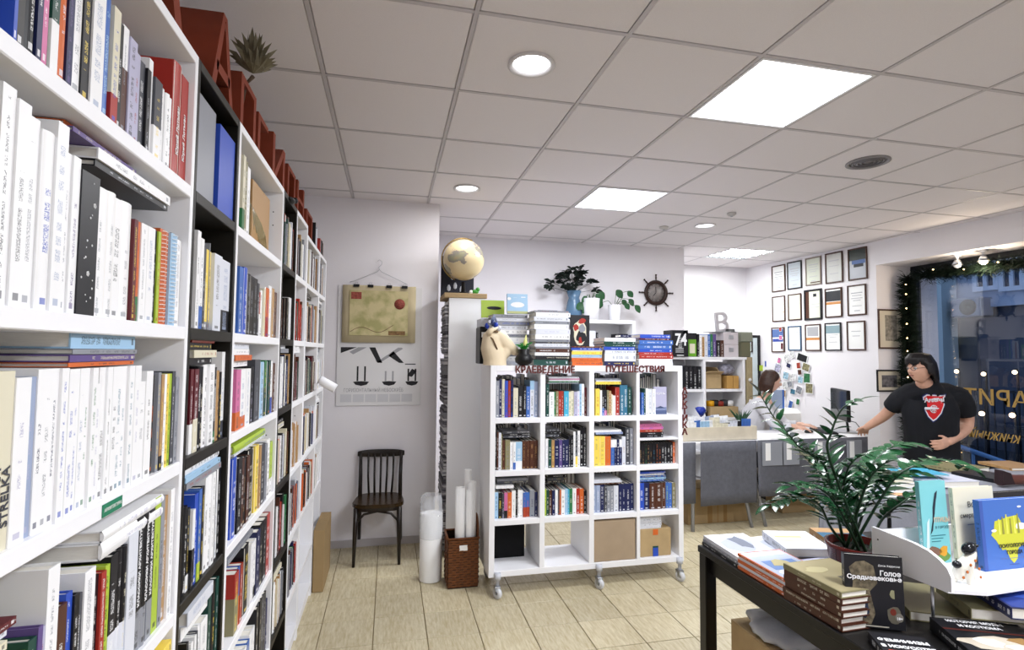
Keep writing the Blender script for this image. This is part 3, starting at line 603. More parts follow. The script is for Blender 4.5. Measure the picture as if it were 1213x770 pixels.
rowK(1, 0, 'l22@.175 k22@.17/y a12@.165/v P18@.17_k.3 o26@.17/c w22@.18/g k12@.19/w w10@.185 w20@.18/g u18@.165/o_A.4 u20@.165/o_A.4 g28@.18/n n18@.165/w', 587, s_, .2, '')
rowK(1, 1, 'L10@.18 G18@.175/c B20@.17/w n20@.17/w w18@.17 a12@.175/o o10@.17 w24@.17/k l18@.175/w C12@.17 e20@.175/c w26@.175/m r22@.175/w o26@.17/w k18@.155/w', 646, s_, .2, '')
rowK(1, 2, 's23@.19/w s22@.19/w n26@.19/w a14@.19/w g20@.18/w g20@.18/w i28@.18/k n20@.19/w n22@.19/w n28@.19/w n18@.19/w', 702, s_, .2, '')
rowK(1, 3, 'b31@.19/w n34@.19/w B40@.185/w B38@.185/w B26@.185/w u18@.185/L u20@.18/w O20@.18/w', 757, s_, .2, '')
def kx(px, y=YS): return onY(px, 490, y).x
def cell(r, c): return '%s row, %s column of caster shelf unit' % (['bottom', 'third', 'second', 'top'][r], ['first', 'second', 'third', 'fourth'][c])
lieK(kx(650), kx(686), KR[3]+.229, ['g.008', 'e.008', 'w.01', 'P.006', 'i.012'], cell(3, 1))
lieK(kx(705), kx(735), KR[3]+.222, ['y.02', 'i.008', 'g.012'], cell(3, 2))
lieK(kx(598), kx(630), KR[2]+.212, ['a.014', 'k.014', 'a.016'], cell(2, 0), YS+.02)
lieK(kx(648), kx(664), KR[2]+.21, ['a.018', 'k.018', 'a.018'], cell(2, 1), YS+.02, .19)
lieK(kx(704), kx(736), KR[2]+.222, ['s.014', 'w.014'], cell(2, 2))
lieK(kx(757.5), kx(785), 1.0125, ['k.02', 'k.018', 'A.018', 'P.02', 'P.018'], cell(2, 3))
lieK(kx(587), kx(608), KR[1]+.2, ['w.02'], cell(1, 0)); lieK(kx(590), kx(627), KR[1]+.228, ['a.014', 'g.016'], cell(1, 0), YS+.03)
lieK(kx(650), kx(672), KR[1]+.215, ['k.016', 'a.016', 'k.02'], cell(1, 1), YS+.04)
lieK(kx(702), kx(736), KR[1]+.195, ['B.01', 'i.012', 'i.014'], cell(1, 2)); lieK(kx(757), kx(788), KR[1]+.2, ['u.014', 'l.012', 'u.014', 'w.014', 'b.012'], cell(1, 3))
# books of the other side, backs towards us
for r in (1, 2, 3):
    for c in range(4):
        a_, b_ = KC[c]; x = KX0+a_+.004
        while x < KX0+b_-.035:
            t = rnd.choice((.015, .02, .03)); h = rnd.uniform(.25, .295)*(1 if not (r == 2 and c == 3) else .55)
            book(TR(x+t, KY+KD-.005, KR[r]+.0005) @ RZ(PI), t*.97, h, .15, rnd.choice('kanGkB'), 'w', None, 0, 'x', 'x'); x += t
# bottom row: box of cloth, cartons
def carton(name, lb, a, b, m=M_card, parts=(), fold=True):
    o = thing(name, lb, 'box', ((a[0]+b[0])/2, (a[1]+b[1])/2, a[2])); hx, hy, hz = (b[0]-a[0])/2, (b[1]-a[1])/2, b[2]-a[2]
    MB().bbox((-hx, -hy, 0), (hx, hy, hz-.004), .003).build('body', m, o)
    for s in (-1, 1): MB().bbox((-hx, min(0, s*hy)+.001, hz-.004), (hx, max(0, s*hy)-.001, hz), .001).build('flap', m, o)
    for (pa, pb, c) in parts: MB().bbox(pa, pb, .0002).build('tape', mat('tape_'+c, PAL.get(c, c) if len(c) == 1 else c, .35), o)
    return o
carton('cardboard_box', 'plain beige cardboard box filling the third bottom cell of caster shelf unit', (kx(701.5), KY+.01, KR[0]+.001), (kx(750), KY+.3, .45), mat('card_pale', '#a8947c', .85, noise=.05, nscale=12))
a_ = kx(756.5); b_ = kx(793)
carton('cardboard_box', 'small cardboard box with orange and blue tape in last bottom cell', (a_, KY+.03, KR[0]+.001), (b_, KY+.26, .362), M_card,
       [((-.03+.01, -.117, .15), (.02, -.1155, .19), 'o'), ((-.02, -.117, .0), (.02, -.1155, .06), 'b'), ((-.022, -.1162, .0), (.022, -.1152, .072), 'G')])
lieK(a_+.0, a_+.175, .3635, ['i.017']*5, 'on the small taped cardboard box', KY+.04, .2, jit=.004)
o = thing('cloth_box', 'black fabric box with colourful cloth inside, bottom left cell of shelf unit', 'box', (KX0+.04, KY+.22, KR[0]+.001))
b = MB()
for a2, b2 in (((0, 0), (.26, .005)), ((0, .155), (.26, .16)), ((0, .005), (.005, .155)), ((.255, .005), (.26, .155))): b.box((*a2, 0), (*b2, .235))
b.box((0, 0, 0), (.26, .16, .005)); b.build('body', mat('black_felt', '#0b0b0d', .95), o)
for k in range(8): MB().ball((.03+.028*k, .08+.03*math.sin(k*2), .245+.01*math.sin(k*3)), (.032, .05, .03), 10).build('cloth', mat('cloth_%d' % (k % 4), ['#c86f88', '#3d6d50', '#c9b9a0', '#2b2b33'][k % 4], .9, noise=.5, nscale=40), o)

# ------------------------------------------------------------------ on top of the shelf unit
ZK = KZ1+.001
def stack(px0, px1, y, items, place, th=.02, jit=.006, dep=.22):
    return lieK(kx(px0, y), kx(px1, y), ZK, items, place, y, dep, th, jit)
stack(584, 625, 3.75, ['i.028', 'w.03', 'g.014', 'a.01', 'w.045', 'i.03', 'w.035', 'g.022', 'w.03', 'i.03', 'g.03', 'i.025', 'g.022'], 'in the pale stack behind the bust', jit=.012)
stack(633, 674, 3.61, ['G.04', 'k.026', 'w.022', 'B.026', 'g.012', 'i.022', 'a.012', 'g.016', 'w.035', 'i.035', 'w.035', 'g.02', 'i.03', 'w.03', 'g.012'], 'in the tall stack left of the rooster book', jit=.008)
lieK(kx(637, 3.64), kx(660, 3.64), ZK+.368, ['a.01', 'n.01'], 'tall stack top left of rooster book', 3.64, .15, grp=1)
z = stack(677, 713, 3.60, ['o.03', 'o.022', 'i.006', 'l.016', 'y.022', 'c.008', 'b.018', 'm.008'], 'in the bright stack below the rooster book')
rb = basis((0, -1, 0), (1, 0, 0), (0, 0, 1), (kx(676.5, 3.62), 3.655, z))
book(rb, .015, .225, .145, 'k', 'r', None, 0, 'black picture book with a red rooster cover standing on the bright stack', 'standing on the caster shelf unit', force=True, extra='rooster', rounded=False)
stack(716, 753, 3.6, ['n.03', 'i.055', 'i.024', 'b.024', 'G.018', 'G.018', 'w.026'], 'in the stack above the right lettering')
lieK(kx(733, 3.62), kx(746, 3.62), ZK+.205, ['n.018'], 'on the stack above the right lettering', 3.6, .1)
stack(757, 797, 3.6, ['i.024', 'w.026', 'r.028', 'r.018', 'b.022', 'u.032', 'u.032'], 'in the stack beside the number box')
lieK(kx(758, 3.62), kx(794, 3.62), ZK+.189, ['m.012', 'b.028'], 'topmost of the rightmost stack', 3.62, .2)
# square covers standing on the pale stack
def stand_cover(name, px0, px1, y, z0, z1, t, col, lb, extra=None, ink='w', cat='book', tilt=.12):
    x0, x1 = kx(px0, y), kx(px1, y); M = TR(x0, y, z0) @ Matrix.Rotation(-tilt, 4, 'X') @ basis((0, -1, 0), (1, 0, 0), (0, 0, 1), (0, t, 0))
    book(M, t, z1-z0, x1-x0, col, ink, None, 0, lb, 'standing covers above the shelf unit', name, cat, True, False, extra)
stand_cover('book', 600, 624.5, 3.8, ZK+.372, ZK+.52, .02, 'l', 'square pale blue book with a white cloud, standing on the pale stack', 'cloud')
o = thing('book_crate', 'dark low crate holding the lime book beside the white cabinet', 'crate', (kx(570, 3.9), 3.99, ZK))
MB().bbox((0, 0, 0), (.12, .2, .28), .004).build('body', M_dark, o); MB().bbox((.01, -.004, .2), (.11, -.001, .24), .001).build('label_strip', M_paper, o)
MB().bbox((.005, 0, .281), (.12, .2, .345), .003).build('packet', mat('packet_white', '#cfd0d8', .5), o)
stand_cover('book', 569, 596.5, 3.98, ZK+.352, ZK+.485, .02, 'L', 'lime green square book with a dark oval label', 'oval', 'k')

# ------------------------------------------------------------------ bust with a long nose
o = thing('bust', 'cream animal-like bust with a long snout and bow tie cord, on the shelf unit', 'bust', (kx(590), 3.62, ZK))
MC = mat('cream_plaster', '#e4d2b4', .55, noise=.06, nscale=8)
def kp(px, py, dy=0): p = onY(px, py, 3.65+dy); return p-Vector((kx(590), 3.62, ZK))
b = MB().tube([kp(586, 436), kp(586, 425), kp(582, 412), kp(583, 398), kp(586, 389)], [.085, .08, .075, .066, .03], 20)
b.tube([kp(584, 396), kp(592, 400), kp(601, 409), kp(611, 417), kp(616, 419)], [.05, .058, .046, .03, .016], 18)
b.tube([kp(600, 407), kp(598, 417), kp(590, 424)], [.035, .045, .05], 16)
h = b.build('head', MC, o); bake(h, [('REMESH', dict(mode='VOXEL', voxel_size=.006)), ('SMOOTH', dict(iterations=8))])
for v in h.data.vertices: v.co.z = max(v.co.z, 0.0)
for s in (-1, 1): MB().tube([kp(579, 396, s*.05), kp(581, 392, s*.06), kp(590, 388, s*.055)], [.02, .018, .006], 10).build('ear', MC, o)
MB().tube([kp(578, 397, -.04), kp(584, 402, -.075), kp(587, 409, -.08), kp(589, 414, -.072)], .005, 6).build('cord', mat('brown_cord', '#6d553b', .8), o)
MB().tube([kp(583, 392, -.06), kp(590, 393, -.06)], .007, 6).build('knot', mat('brown_cord', ''), o)
for k in range(5): MB().ball(kp(577+3.5*k, 386-4*math.sin(k), -.01*k), (.018, .015, .022), 8).build('hat_bead', mat('bead_%d' % (k % 3), ['#1e3aa0', '#c9cad6', '#33406e'][k % 3], .3), o)
MB().tube([kp(581, 385), kp(586, 376), kp(590, 384)], [.03, .02, .006], 8).build('hat', mat('hat_blue_grey', '#77809c', .7, noise=.4, nscale=30), o)
# black pot with a spiky plant
o = thing('potted_plant', 'small green spiky plant in a round black pot left of the tall stack', 'plant', (kx(620, 3.58), 3.58, ZK))
MB().lathe([(.03, 0), (.058, .02), (.062, .045), (.05, .07), (.036, .08), (.04, .11), (.036, .112), (.03, .08)], n=20).build('pot', M_dark, o)
for k in range(22):
    a = k*2.4; L = rnd.uniform(.04, .085); MB().tube([(.012*math.cos(a), .012*math.sin(a), .1), (.025*math.cos(a), .025*math.sin(a), .1+L*.6), (.06*math.cos(a), .06*math.sin(a), .1+L*.75)], [.006, .006, .001], 4).build('leaf', mat('spiky_green', '#2f8f3a', .45), o)
MB().tube([(0, 0, .1), (.01, 0, .15), (.016, 0, .21)], [.012, .017, .003], 6).build('bud', mat('bud_yellow', '#d6d68a', .5), o)

# ------------------------------------------------------------------ white cabinet with magazines, globe on top
o = thing('magazine_cabinet', 'tall narrow white cabinet side-on, magazines stacked on its left side', 'cabinet', (.43, 4.31, 0))
MB().bbox((.03, 0, 0), (.335, .018, 2.06), .002).build('side_panel', M_white, o); MB().bbox((.03, .36, 0), (.335, .378, 2.06), .002).build('side_panel', M_white, o)
MB().box((.325, .018, .03), (.335, .36, 2.05)).build('back_panel', M_white, o)
for z in (.05, .4, .8, 1.2, 1.6, 2.04): MB().box((.03, .018, z-.02), (.325, .36, z)).build('shelf', M_white, o)
MB().bbox((-.01, -.012, 2.061), (.34, .385, 2.1), .003).build('board', mat('plywood_edge', '#a68d68', .7, noise=.2, nscale=30, stretch=(1, 1, 9)), o)
z = .052
b = MB()
while z < 2.03:
    t = rnd.uniform(.004, .016)
    if not any(q-.025 < z+t and z < q+.001 for q in (.4, .8, 1.2, 1.6, 2.04)): b.box((rnd.uniform(-.005, .012), .022, z), (.3, .35, z+t-.001), mi=rnd.choice((0, 0, 1, 2)))
    z += t
q = b.build('magazines', [mat('mag_grey', '#77757b', .6), mat('mag_light', '#b8b6b9', .6), mat('mag_dark', '#3f3d43', .6)], o); q['kind'] = 'stuff'
GZ = 2.1+.001; gc = Vector((onY(548, 400, 4.47).x, 4.47, 2.4)); GR = .173
gc.z = onY(548, 308, 4.47).z
o = thing('globe', 'antique cream globe on a small dark stand atop the white cabinet', 'globe', (gc.x, gc.y, GZ))
def globe_mat():
    m = mat('globe_map', '#d8c39a', .3, spec=.6); nt = m.node_tree; b = nt.nodes['Principled BSDF']; K = nt.links.new
    tc = nt.nodes.new('ShaderNodeTexCoord'); n = nt.nodes.new('ShaderNodeTexNoise'); n.inputs['Scale'].default_value = 6.5; n.inputs['Detail'].default_value = 5; K(tc.outputs['Object'], n.inputs['Vector'])
    r = nt.nodes.new('ShaderNodeValToRGB'); e = r.color_ramp.elements; e[0].position = .545; e[0].color = (*srgb('#ddc99f'), 1); e[1].position = .56; e[1].color = (*srgb('#8f8584'), 1)
    a = e.new(.62); a.color = (*srgb('#9c9b82'), 1); a = e.new(.7); a.color = (*srgb('#b9a27e'), 1); K(n.outputs['Fac'], r.inputs[0]); K(r.outputs[0], b.inputs['Base Color']); return m
MB().ball(gc-Vector((gc.x, gc.y, GZ)), GR, 40).build('sphere', globe_mat(), o)
c0 = gc-Vector((gc.x, gc.y, GZ)); tl = Matrix.Rotation(.4, 3, 'Y')
MB().tube([c0+tl @ Vector((-(GR+.012)*math.sin(a), 0, (GR+.012)*math.cos(a))) for a in [PI*i/16 for i in range(17)]], .006, 8).build('meridian', mat('aged_brass', '#8d7648', .35, metal=.8), o)
MB().lathe([(.075, 0), (.07, .012), (.02, .03), (.014, c0.z-GR-.015)], n=24).build('stand', M_dark, o)
o = thing('poster_board', 'dark board with pale penguin-like shapes standing behind the globe', 'poster', (onY(540, 340, 4.64).x, 4.655, GZ))
MB().bbox((-.13, 0, 0), (.16, .012, .36), .002).build('panel', mat('night_blue_board', '#20222e', .6), o)
for k, (x, z) in enumerate(((-.06, .05), (-.005, .07), (.05, .04), (-.03, .15))): MB().lathe([(0, 0), (.014, .01), (.016, .035), (.008, .055), (0, .06)], n=10, M=TR(x, -.0018, z) @ Matrix.Diagonal((1, .1, 1, 1))).build('printed_shape', mat('pale_print', '#c9ccd4', .6), o)
o = thing('figurine', 'tiny green and white figurine beside the globe stand', 'figurine', (onY(563, 350, 4.36).x, 4.36, GZ))
MB().ball((0, 0, .02), (.03, .018, .02), 12).ball((.02, 0, .04), .018, 10).build('body', mat('toy_green', '#3f8f35', .4), o); MB().ball((-.035, 0, .017), (.016, .014, .017), 10).build('head', M_paper, o)
# ------------------------------------------------------------------ hanging map and calendar poster
o = thing('wall_poster', 'large white calendar poster with black and white drawings, behind the map', 'poster', (-.43, 4.692, 1.165)); M_ink = mat('print_black', '#222226', .6); M_pg = mat('print_grey', '#a3a3a8', .6)
MB().bbox((0, -.004, 0), (.695, 0, 1.01), .0008).build('sheet', mat('poster_white', '#e3e2e4', .6), o)
FXp = Matrix.Rotation(PI/2, 4, 'X')
def flatpoly(name, pts, m, o, y=-.0048, th=.0006): MB().prism(pts, y, y+th, 'y').build(name, m, o)
flatpoly('print', [(.03, .49), (.03, .44), (.16, .49)], M_ink, o); flatpoly('print', [(.26, .49), (.33, .36), (.37, .36), (.31, .49)], M_ink, o); flatpoly('print', [(.42, .42), (.46, .46), (.55, .36), (.51, .36)], M_ink, o)
flatpoly('print', [(.33, .37), (.35, .36), (.54, .48), (.53, .49), (.5, .49)], M_pg, o); flatpoly('print', [(.1, .45), (.13, .43), (.24, .49), (.17, .49)], M_pg, o)
for cx_, w_, hs in ((.2, .065, .13), (.43, .06, .09), (.62, .055, .11)):
    flatpoly('print', [(cx_-w_, .2), (cx_-w_*.7, .175), (cx_, .165), (cx_+w_*.7, .175), (cx_+w_, .2), (cx_, .205)], M_ink, o)
    for s in (-1, 1): flatpoly('print', [(cx_+s*.03-.007, .205), (cx_+s*.03+.007, .205), (cx_+s*.03+.007, .2+hs), (cx_+s*.03-.007, .2+hs)], M_ink if cx_ < .3 or cx_ > .5 else M_pg, o)
flatpoly('print', [(.58, .25), (.62, .24), (.66, .29), (.62, .31)], M_ink, o)
flat_text('heading', 'ГОРИЗОНТАЛЬНЫЙ НЕБОСКРЁБ', .042, M_pg, o, TR(.06, -.005, .115) @ FXp, sx=.72)
for k in range(6): flatpoly('print', [(.035+.1*k, .03), (.125+.1*k, .03), (.125+.1*k, .095), (.035+.1*k, .095)], mat('print_pale', '#cfcfd4', .6), o)
flatpoly('print', [(.56, .345), (.65, .345), (.65, .353), (.56, .353)], M_ink, o)
def map_mat():
    m = mat('old_map', '#cdbd95', .7); nt = m.node_tree; b = nt.nodes['Principled BSDF']; K = nt.links.new
    tc = nt.nodes.new('ShaderNodeTexCoord'); n = nt.nodes.new('ShaderNodeTexNoise'); n.inputs['Scale'].default_value = 9; n.inputs['Detail'].default_value = 7; K(tc.outputs['Object'], n.inputs['Vector'])
    r = nt.nodes.new('ShaderNodeValToRGB'); e = r.color_ramp.elements; e[0].position = .4; e[0].color = (*srgb('#a9a36f'), 1); e[1].position = .6; e[1].color = (*srgb('#d0c396'), 1)
    K(n.outputs['Fac'], r.inputs[0]); K(r.outputs[0], b.inputs['Base Color']); return m
o = thing('wall_map', 'old yellowed map print clipped to a wire hanger over the poster', 'map', (-.395, 4.672, 1.695)); mw, mh = .605, .485
b = MB(); n = 12
for i in range(n+1):
    x = mw*i/n; y = -.006*math.sin(i*.5)-(.012*max(0, i-10)); 
    b.v += [(x, y, 0), (x, y-.004, mh*.5), (x, y+.004, mh)]
b.f = [(3*i+k, 3*i+3+k, 3*i+4+k, 3*i+1+k) for i in range(n) for k in (0, 1)]; b.fm = [0]*len(b.f); b.sm = [True]*len(b.f)
q = b.build('sheet', mat('aged_paper', '#cdbf9c', .7, noise=.08, nscale=5), o); bake(q, [('SOLIDIFY', dict(thickness=.002))])
MB().box((.06, -.0165, .06), (.54, -.0155, .44)).build('map_print', map_mat(), o)
MR = mat('cartouche_red', '#9c4f43', .7, noise=.4, nscale=60); MY = mat('cartouche_tan', '#8a6a45', .7, noise=.5, nscale=60)
MB().box((.07, -.0175, .365), (.155, -.0166, .425)).build('cartouche', MR, o); MB().lathe([(0, 0), (.045, 0), (.045, .001)], n=16, M=TR(.47, -.0175, .33) @ Matrix.Rotation(PI/2, 4, 'X')).build('cartouche', MR, o); MB().box((.38, -.0175, .065), (.52, -.0166, .1)).build('cartouche', MY, o)
MB().tube([(.07+.035*i, -.017, .09+.03*math.sin(i*.7)+.004*i) for i in range(11)], .002, 4).build('river', mat('river_brown', '#7b5b48', .7), o)
o = thing('wire_hanger', 'bent wire coat hanger on the wall holding the map by clips', 'hanger', (-.1, 4.68, 2.16))
MB().tube([(-.24, 0, .045), (-.2, 0, .055), (-.02, 0, .14), (0, 0, .16), (.02, 0, .14), (.2, 0, .06), (.24, 0, .04)], .0022, 6).build('wire', M_metal, o)
MB().tube([(0, 0, .155), (-.005, 0, .18), (.018, 0, .205), (.02, 0, .23), (.0, 0, .245), (-.018, 0, .23)], .0022, 6).build('hook', M_metal, o)
for k, x in enumerate((-.185, -.07, .085, .215)):
    c = MB().prism([(-.011, 0), (.011, 0), (.004, .022), (-.004, .022)], -.024, .024, 'x', M=TR(x, -.006, .005) @ RZ(0)).build('binder_clip', M_dark, o)
    MB().tube([(x-.012, -.006, .022), (x-.008, -.006, .045), (x+.008, -.006, .045), (x+.012, -.006, .022)], .0015, 5).build('clip_wire', M_metal, c)

# ------------------------------------------------------------------ bentwood chair
o = thing('cafe_chair', 'dark bentwood cafe chair with spindle back against the wall', 'chair', (-.06, 4.42, 0), -.04)
M_ch = mat('dark_stained_wood', '#1b120d', .3, spec=.5, noise=.3, nscale=14, stretch=(6, 6, 1)); M_seat = mat('worn_seat_wood', '#33230f', .22, noise=.4, nscale=10)
b = MB(); pr = []
for i in range(28):
    a = 2*PI*i/28; sx_ = math.copysign(abs(math.cos(a))**.55, math.cos(a)); sy_ = math.copysign(abs(math.sin(a))**.6, math.sin(a)); pr.append((sx_*(.19-.018*sy_), sy_*.19))
b.prism(pr, .435, .452); b.prism([(x*.97, y*.97) for x, y in pr], .452, .460); b.build('seat', M_seat, o)
b = MB().prism([(x*.93, y*.93) for x, y in pr], .405, .435); b.build('seat_rail', M_ch, o)
for s in (-1, 1):
    MB().tube([(s*.16, -.15, .43), (s*.163, -.155, .25), (s*.168, -.165, 0)], [.018, .017, .011], 10).build('leg', M_ch, o)
    MB().tube([(s*.17, .3, 0), (s*.165, .22, .2), (s*.16, .165, .43), (s*.16, .18, .6), (s*.165, .215, .79)], [.012, .015, .017, .015, .013], 10).build('leg', M_ch, o)
    MB().tube([(s*.16, -.155, .27), (s*.15, -.155, .33), (s*.1, -.16, .385), (0, -.16, .405)], .009, 8).build('arch_brace', M_ch, o)
for k in range(5): x = -.1+.05*k; MB().tube([(x*.9, .165, .445), (x, .175, .6), (x*1.02, .2, .775)], [.009, .008, .009], 8).build('spindle', M_ch, o)
b = MB(); N_ = 14
for i in range(N_+1):
    u_ = -1+2*i/N_; x = .19*u_; y = .215+.02*(1-u_*u_); z0 = .742+.012*abs(u_)**3; z1 = .80-.012*abs(u_)**4+.004
    b.v += [(x, y-.011, z0), (x, y+.011, z0), (x, y+.011, z1), (x, y-.011, z1)]
b.f = [(4*i+k, 4*i+(k+1) % 4, 4*i+4+(k+1) % 4, 4*i+4+k) for i in range(N_) for k in range(4)]+[(3, 2, 1, 0), (4*N_, 4*N_+1, 4*N_+2, 4*N_+3)]; b.fm = [0]*len(b.f); b.sm = [False]*len(b.f)
q = b.build('back_rail', M_ch, o); bake(q, [('BEVEL', dict(width=.006, segments=2, limit_method='ANGLE'))])

# ------------------------------------------------------------------ paper roll, wicker basket
o = thing('paper_roll', 'wide white paper roll in a crumpled clear bag on the floor', 'roll', (.315, 3.93, 0))
MB().lathe([(0, .002), (.078, .002), (.08, .01), (.08, .465), (.06, .47), (0, .47)], n=32).build('roll', M_paper, o)
b = MB(); n = 40; L = 12
for j in range(L+1):
    z = .3+.27*j/L*1.1; 
    for i in range(n):
        a = 2*PI*i/n; k_ = max(0, (j-6)/6); r = .084*(1-.25*k_)+(.012*k_+.0025)*mnoise(Vector((math.cos(a)*4, math.sin(a)*4, z*22)))*2; b.v.append((r*math.cos(a), r*math.sin(a), z))
b.f = [(j*n+i, j*n+(i+1) % n, (j+1)*n+(i+1) % n, (j+1)*n+i) for j in range(L) for i in range(n)]; b.fm = [0]*len(b.f); b.sm = [True]*len(b.f)
b.build('plastic_bag', mat('clear_film', '#e9ecf2', .12, spec=.8, alpha=.34), o)
bx0, by0, bw, bd, bh = .42, 3.74, .205, .2, .335
o = thing('wicker_basket', 'tall brown woven basket holding white paper tubes beside the shelf unit', 'basket', (bx0+bw/2, by0+bd/2, 0))
M_wk = mat('wicker_brown', '#6b3d1c', .45, noise=.35, nscale=50); M_wd = mat('wicker_lining', '#2a170c', .8)
b = MB(); e = .006
for s in (-1, 1): b.box((s*bw/2-.002, -bd/2, .005), (s*bw/2+.002, bd/2, bh)); b.box((-bw/2, s*bd/2-.002, .005), (bw/2, s*bd/2+.002, bh))
b.box((-bw/2, -bd/2, .002), (bw/2, bd/2, .006)); b.build('body', M_wd, o)
hi = MB(); rowsN = 19
for s in range(4):
    ax = 'x' if s % 2 == 0 else 'y'; half = bw/2 if ax == 'x' else bd/2; off = bd/2 if ax == 'x' else bw/2; sg = 1 if s < 2 else -1
    for j in range(rowsN):
        z = .012+j*(bh-.02)/rowsN; seg = 8; w_ = 2*half/seg
        for i in range(seg):
            if s in (0, 2) and sg*off < 0 and 15 <= j <= 16 and 3 <= i <= 4: continue
            o_ = .005 if (i+j) % 2 else .0005; u0 = -half+i*w_; u1 = u0+w_*1.02
            A = (u0, -off*1-.004-o_) ; 
            if ax == 'x': lo = (u0, (off+o_) if sg > 0 else (-off-o_-.004), z); hi_ = (u1, lo[1]+.004, z+.0135)
            else: lo = ((off+o_) if sg > 0 else (-off-o_-.004), u0, z); hi_ = (lo[0]+.004, u1, z+.0135)
            hi.bbox(lo, hi_, .002)
q = hi.build('weave', M_wk, o); q['kind'] = 'stuff'
b = MB()
for s in (-1, 1): b.tube([(-bw/2-.006, s*(bd/2+.004), bh), (bw/2+.006, s*(bd/2+.004), bh)], .008, 8); b.tube([(s*(bw/2+.004), -bd/2-.006, bh), (s*(bw/2+.004), bd/2+.006, bh)], .008, 8)
b.build('rim', M_wk, o)
MB().bbox((-.028, -bd/2-.0085, .255), (.028, -bd/2-.0065, .292), .002).build('handle_hole', M_paper, o)
for k, (px, yo, r, top, lb) in enumerate(((545, -.045, .034, 577, 'leftmost thick white paper tube in the basket'), (556, -.055, .024, 580, 'thin white paper tube in the middle of the basket'), (564, -.02, .03, 570, 'rightmost white paper tube in the basket, dark end'), (554, .05, .026, 556, 'tallest white paper tube at the back of the basket'))):
    x = onY(px, 600, by0+bd/2+yo).x; zt = onY(px, top, by0+bd/2+yo).z; x = max(bx0+r+.004, min(bx0+bw-r-.004, x))
    q = thing('paper_tube', lb, 'paper roll', (x, by0+bd/2+yo, .008), 0, 'white paper tubes in the wicker basket')
    MB().lathe([(r*.75, 0), (r, 0), (r, zt-.01), (r*.75, zt-.01), (r*.72, zt-.05), (r*.75, 0)], n=20).build('tube', M_paper, q)
    MB().lathe([(0, zt-.06), (r*.73, zt-.055)], n=16).build('core', mat('core_grey', '#8d8d90', .8), q)
q = thing('basket_lid', 'round-topped woven lid leaning between basket and shelf unit', 'lid', (.655, 3.86, 0), 0)
b = MB()
for j in range(14):
    z = .2+.018*j; hw = .075*math.sqrt(max(.05, 1-((j-6.5)/7.3)**2))
    for i in range(6): u0 = -hw+2*hw*i/6; b.bbox((-.028+.0*j+(.004 if (i+j) % 2 else 0), u0, z), (-.02+(.004 if (i+j) % 2 else 0), u0+2*hw/6, z+.016), .002)
qq = b.build('weave', M_wk, q); qq['kind'] = 'stuff'
MB().tube([(-.024, .078*math.cos(a), .328+.135*math.sin(a)) for a in [2*PI*i/24 for i in range(25)]], .008, 8).build('rim', M_wk, q)
MB().box((-.022, -.006, .0), (-.016, .006, .2)).build('prop', M_wk, q)

# ------------------------------------------------------------------ wall behind: wheel clock, low white cabinet, vases
o = thing('wheel_clock', 'ship wheel clock with brass face on the wall above the stacks', 'clock', (onY(776.5, 347, 5.92).x, 5.92, onY(776.5, 347, 5.92).z))
RX = Matrix.Rotation(PI/2, 4, 'X'); M_wh = mat('wheel_wood', '#2b1711', .4)
MB().lathe([(.115, 0), (.15, 0), (.155, .012), (.15, .028), (.115, .028), (.11, .012), (.115, 0)], n=40, M=RX).build('rim', M_wh, o)
MB().lathe([(0, .004), (.115, .004), (.115, .01)], n=32, M=RX).build('face', mat('clock_face', '#8d8684', .5, noise=.3, nscale=30), o)
for k in range(8):
    a = k*PI/4; c = MB().tube([(.14*math.cos(a), -.014, .14*math.sin(a)), (.16*math.cos(a), -.014, .16*math.sin(a)), (.185*math.cos(a), -.014, .185*math.sin(a)), (.2*math.cos(a), -.014, .2*math.sin(a)), (.225*math.cos(a), -.014, .225*math.sin(a))], [.009, .007, .011, .007, .012], 8).build('spoke', M_wh, o)
for a, L in ((PI/2+.05, .075), (PI*1.25, .05)): MB().tube([(0, -.013, 0), (L*math.cos(a), -.013, L*math.sin(a))], .004, 5).build('hand', M_dark, o)
for k in range(12): a = k*PI/6; MB().box((-.003, -.012, .092), (.003, -.0105, .108), M=Matrix.Rotation(a, 4, 'Y')).build('hour_mark', M_dark, o)
LY = 5.55
lx0, lx1 = onY(668, 400, LY).x, onY(753, 400, LY).x; lz = onY(720, 379, LY).z
o = thing('low_cabinet', 'white open shelf unit against the far wall, below the vases', 'shelf unit', (lx0, LY, 0)); W = lx1-lx0
for x in (0, W-.04): MB().bbox((x, 0, 0), (x+.04, .36, lz), .003).build('side_panel', M_white, o)
MB().bbox((.04, 0, lz-.04), (W-.04, .36, lz), .003).build('top_panel', M_white, o); MB().box((.04, .35, 0), (W-.04, .36, lz-.04)).build('back_panel', M_white, o)
for z in (lz-.4, lz-.8, lz-1.2): MB().box((.04, .01, z-.03), (W-.04, .35, z)).build('shelf', M_white, o)
zz = lz-.4+.001
for x, w_, h, c, lb in ((.3, .1, .28, 'i', 'white box file in the far white shelf unit'), (.41, .02, .26, 'k', 'black folder in the far white shelf unit'), (.47, .16, .2, 'p', 'lilac box in the far white shelf unit'), (.67, .12, .25, 'k', 'black and white book facing out, far white shelf unit')):
    if x+w_ < W-.05: book(TR(lx0+x, LY+.08, zz) @ TR(0, 0, 0), w_, h, .2, c, 'w', None, 0, lb, 'items in the far white shelf unit', force=True, rounded=False)
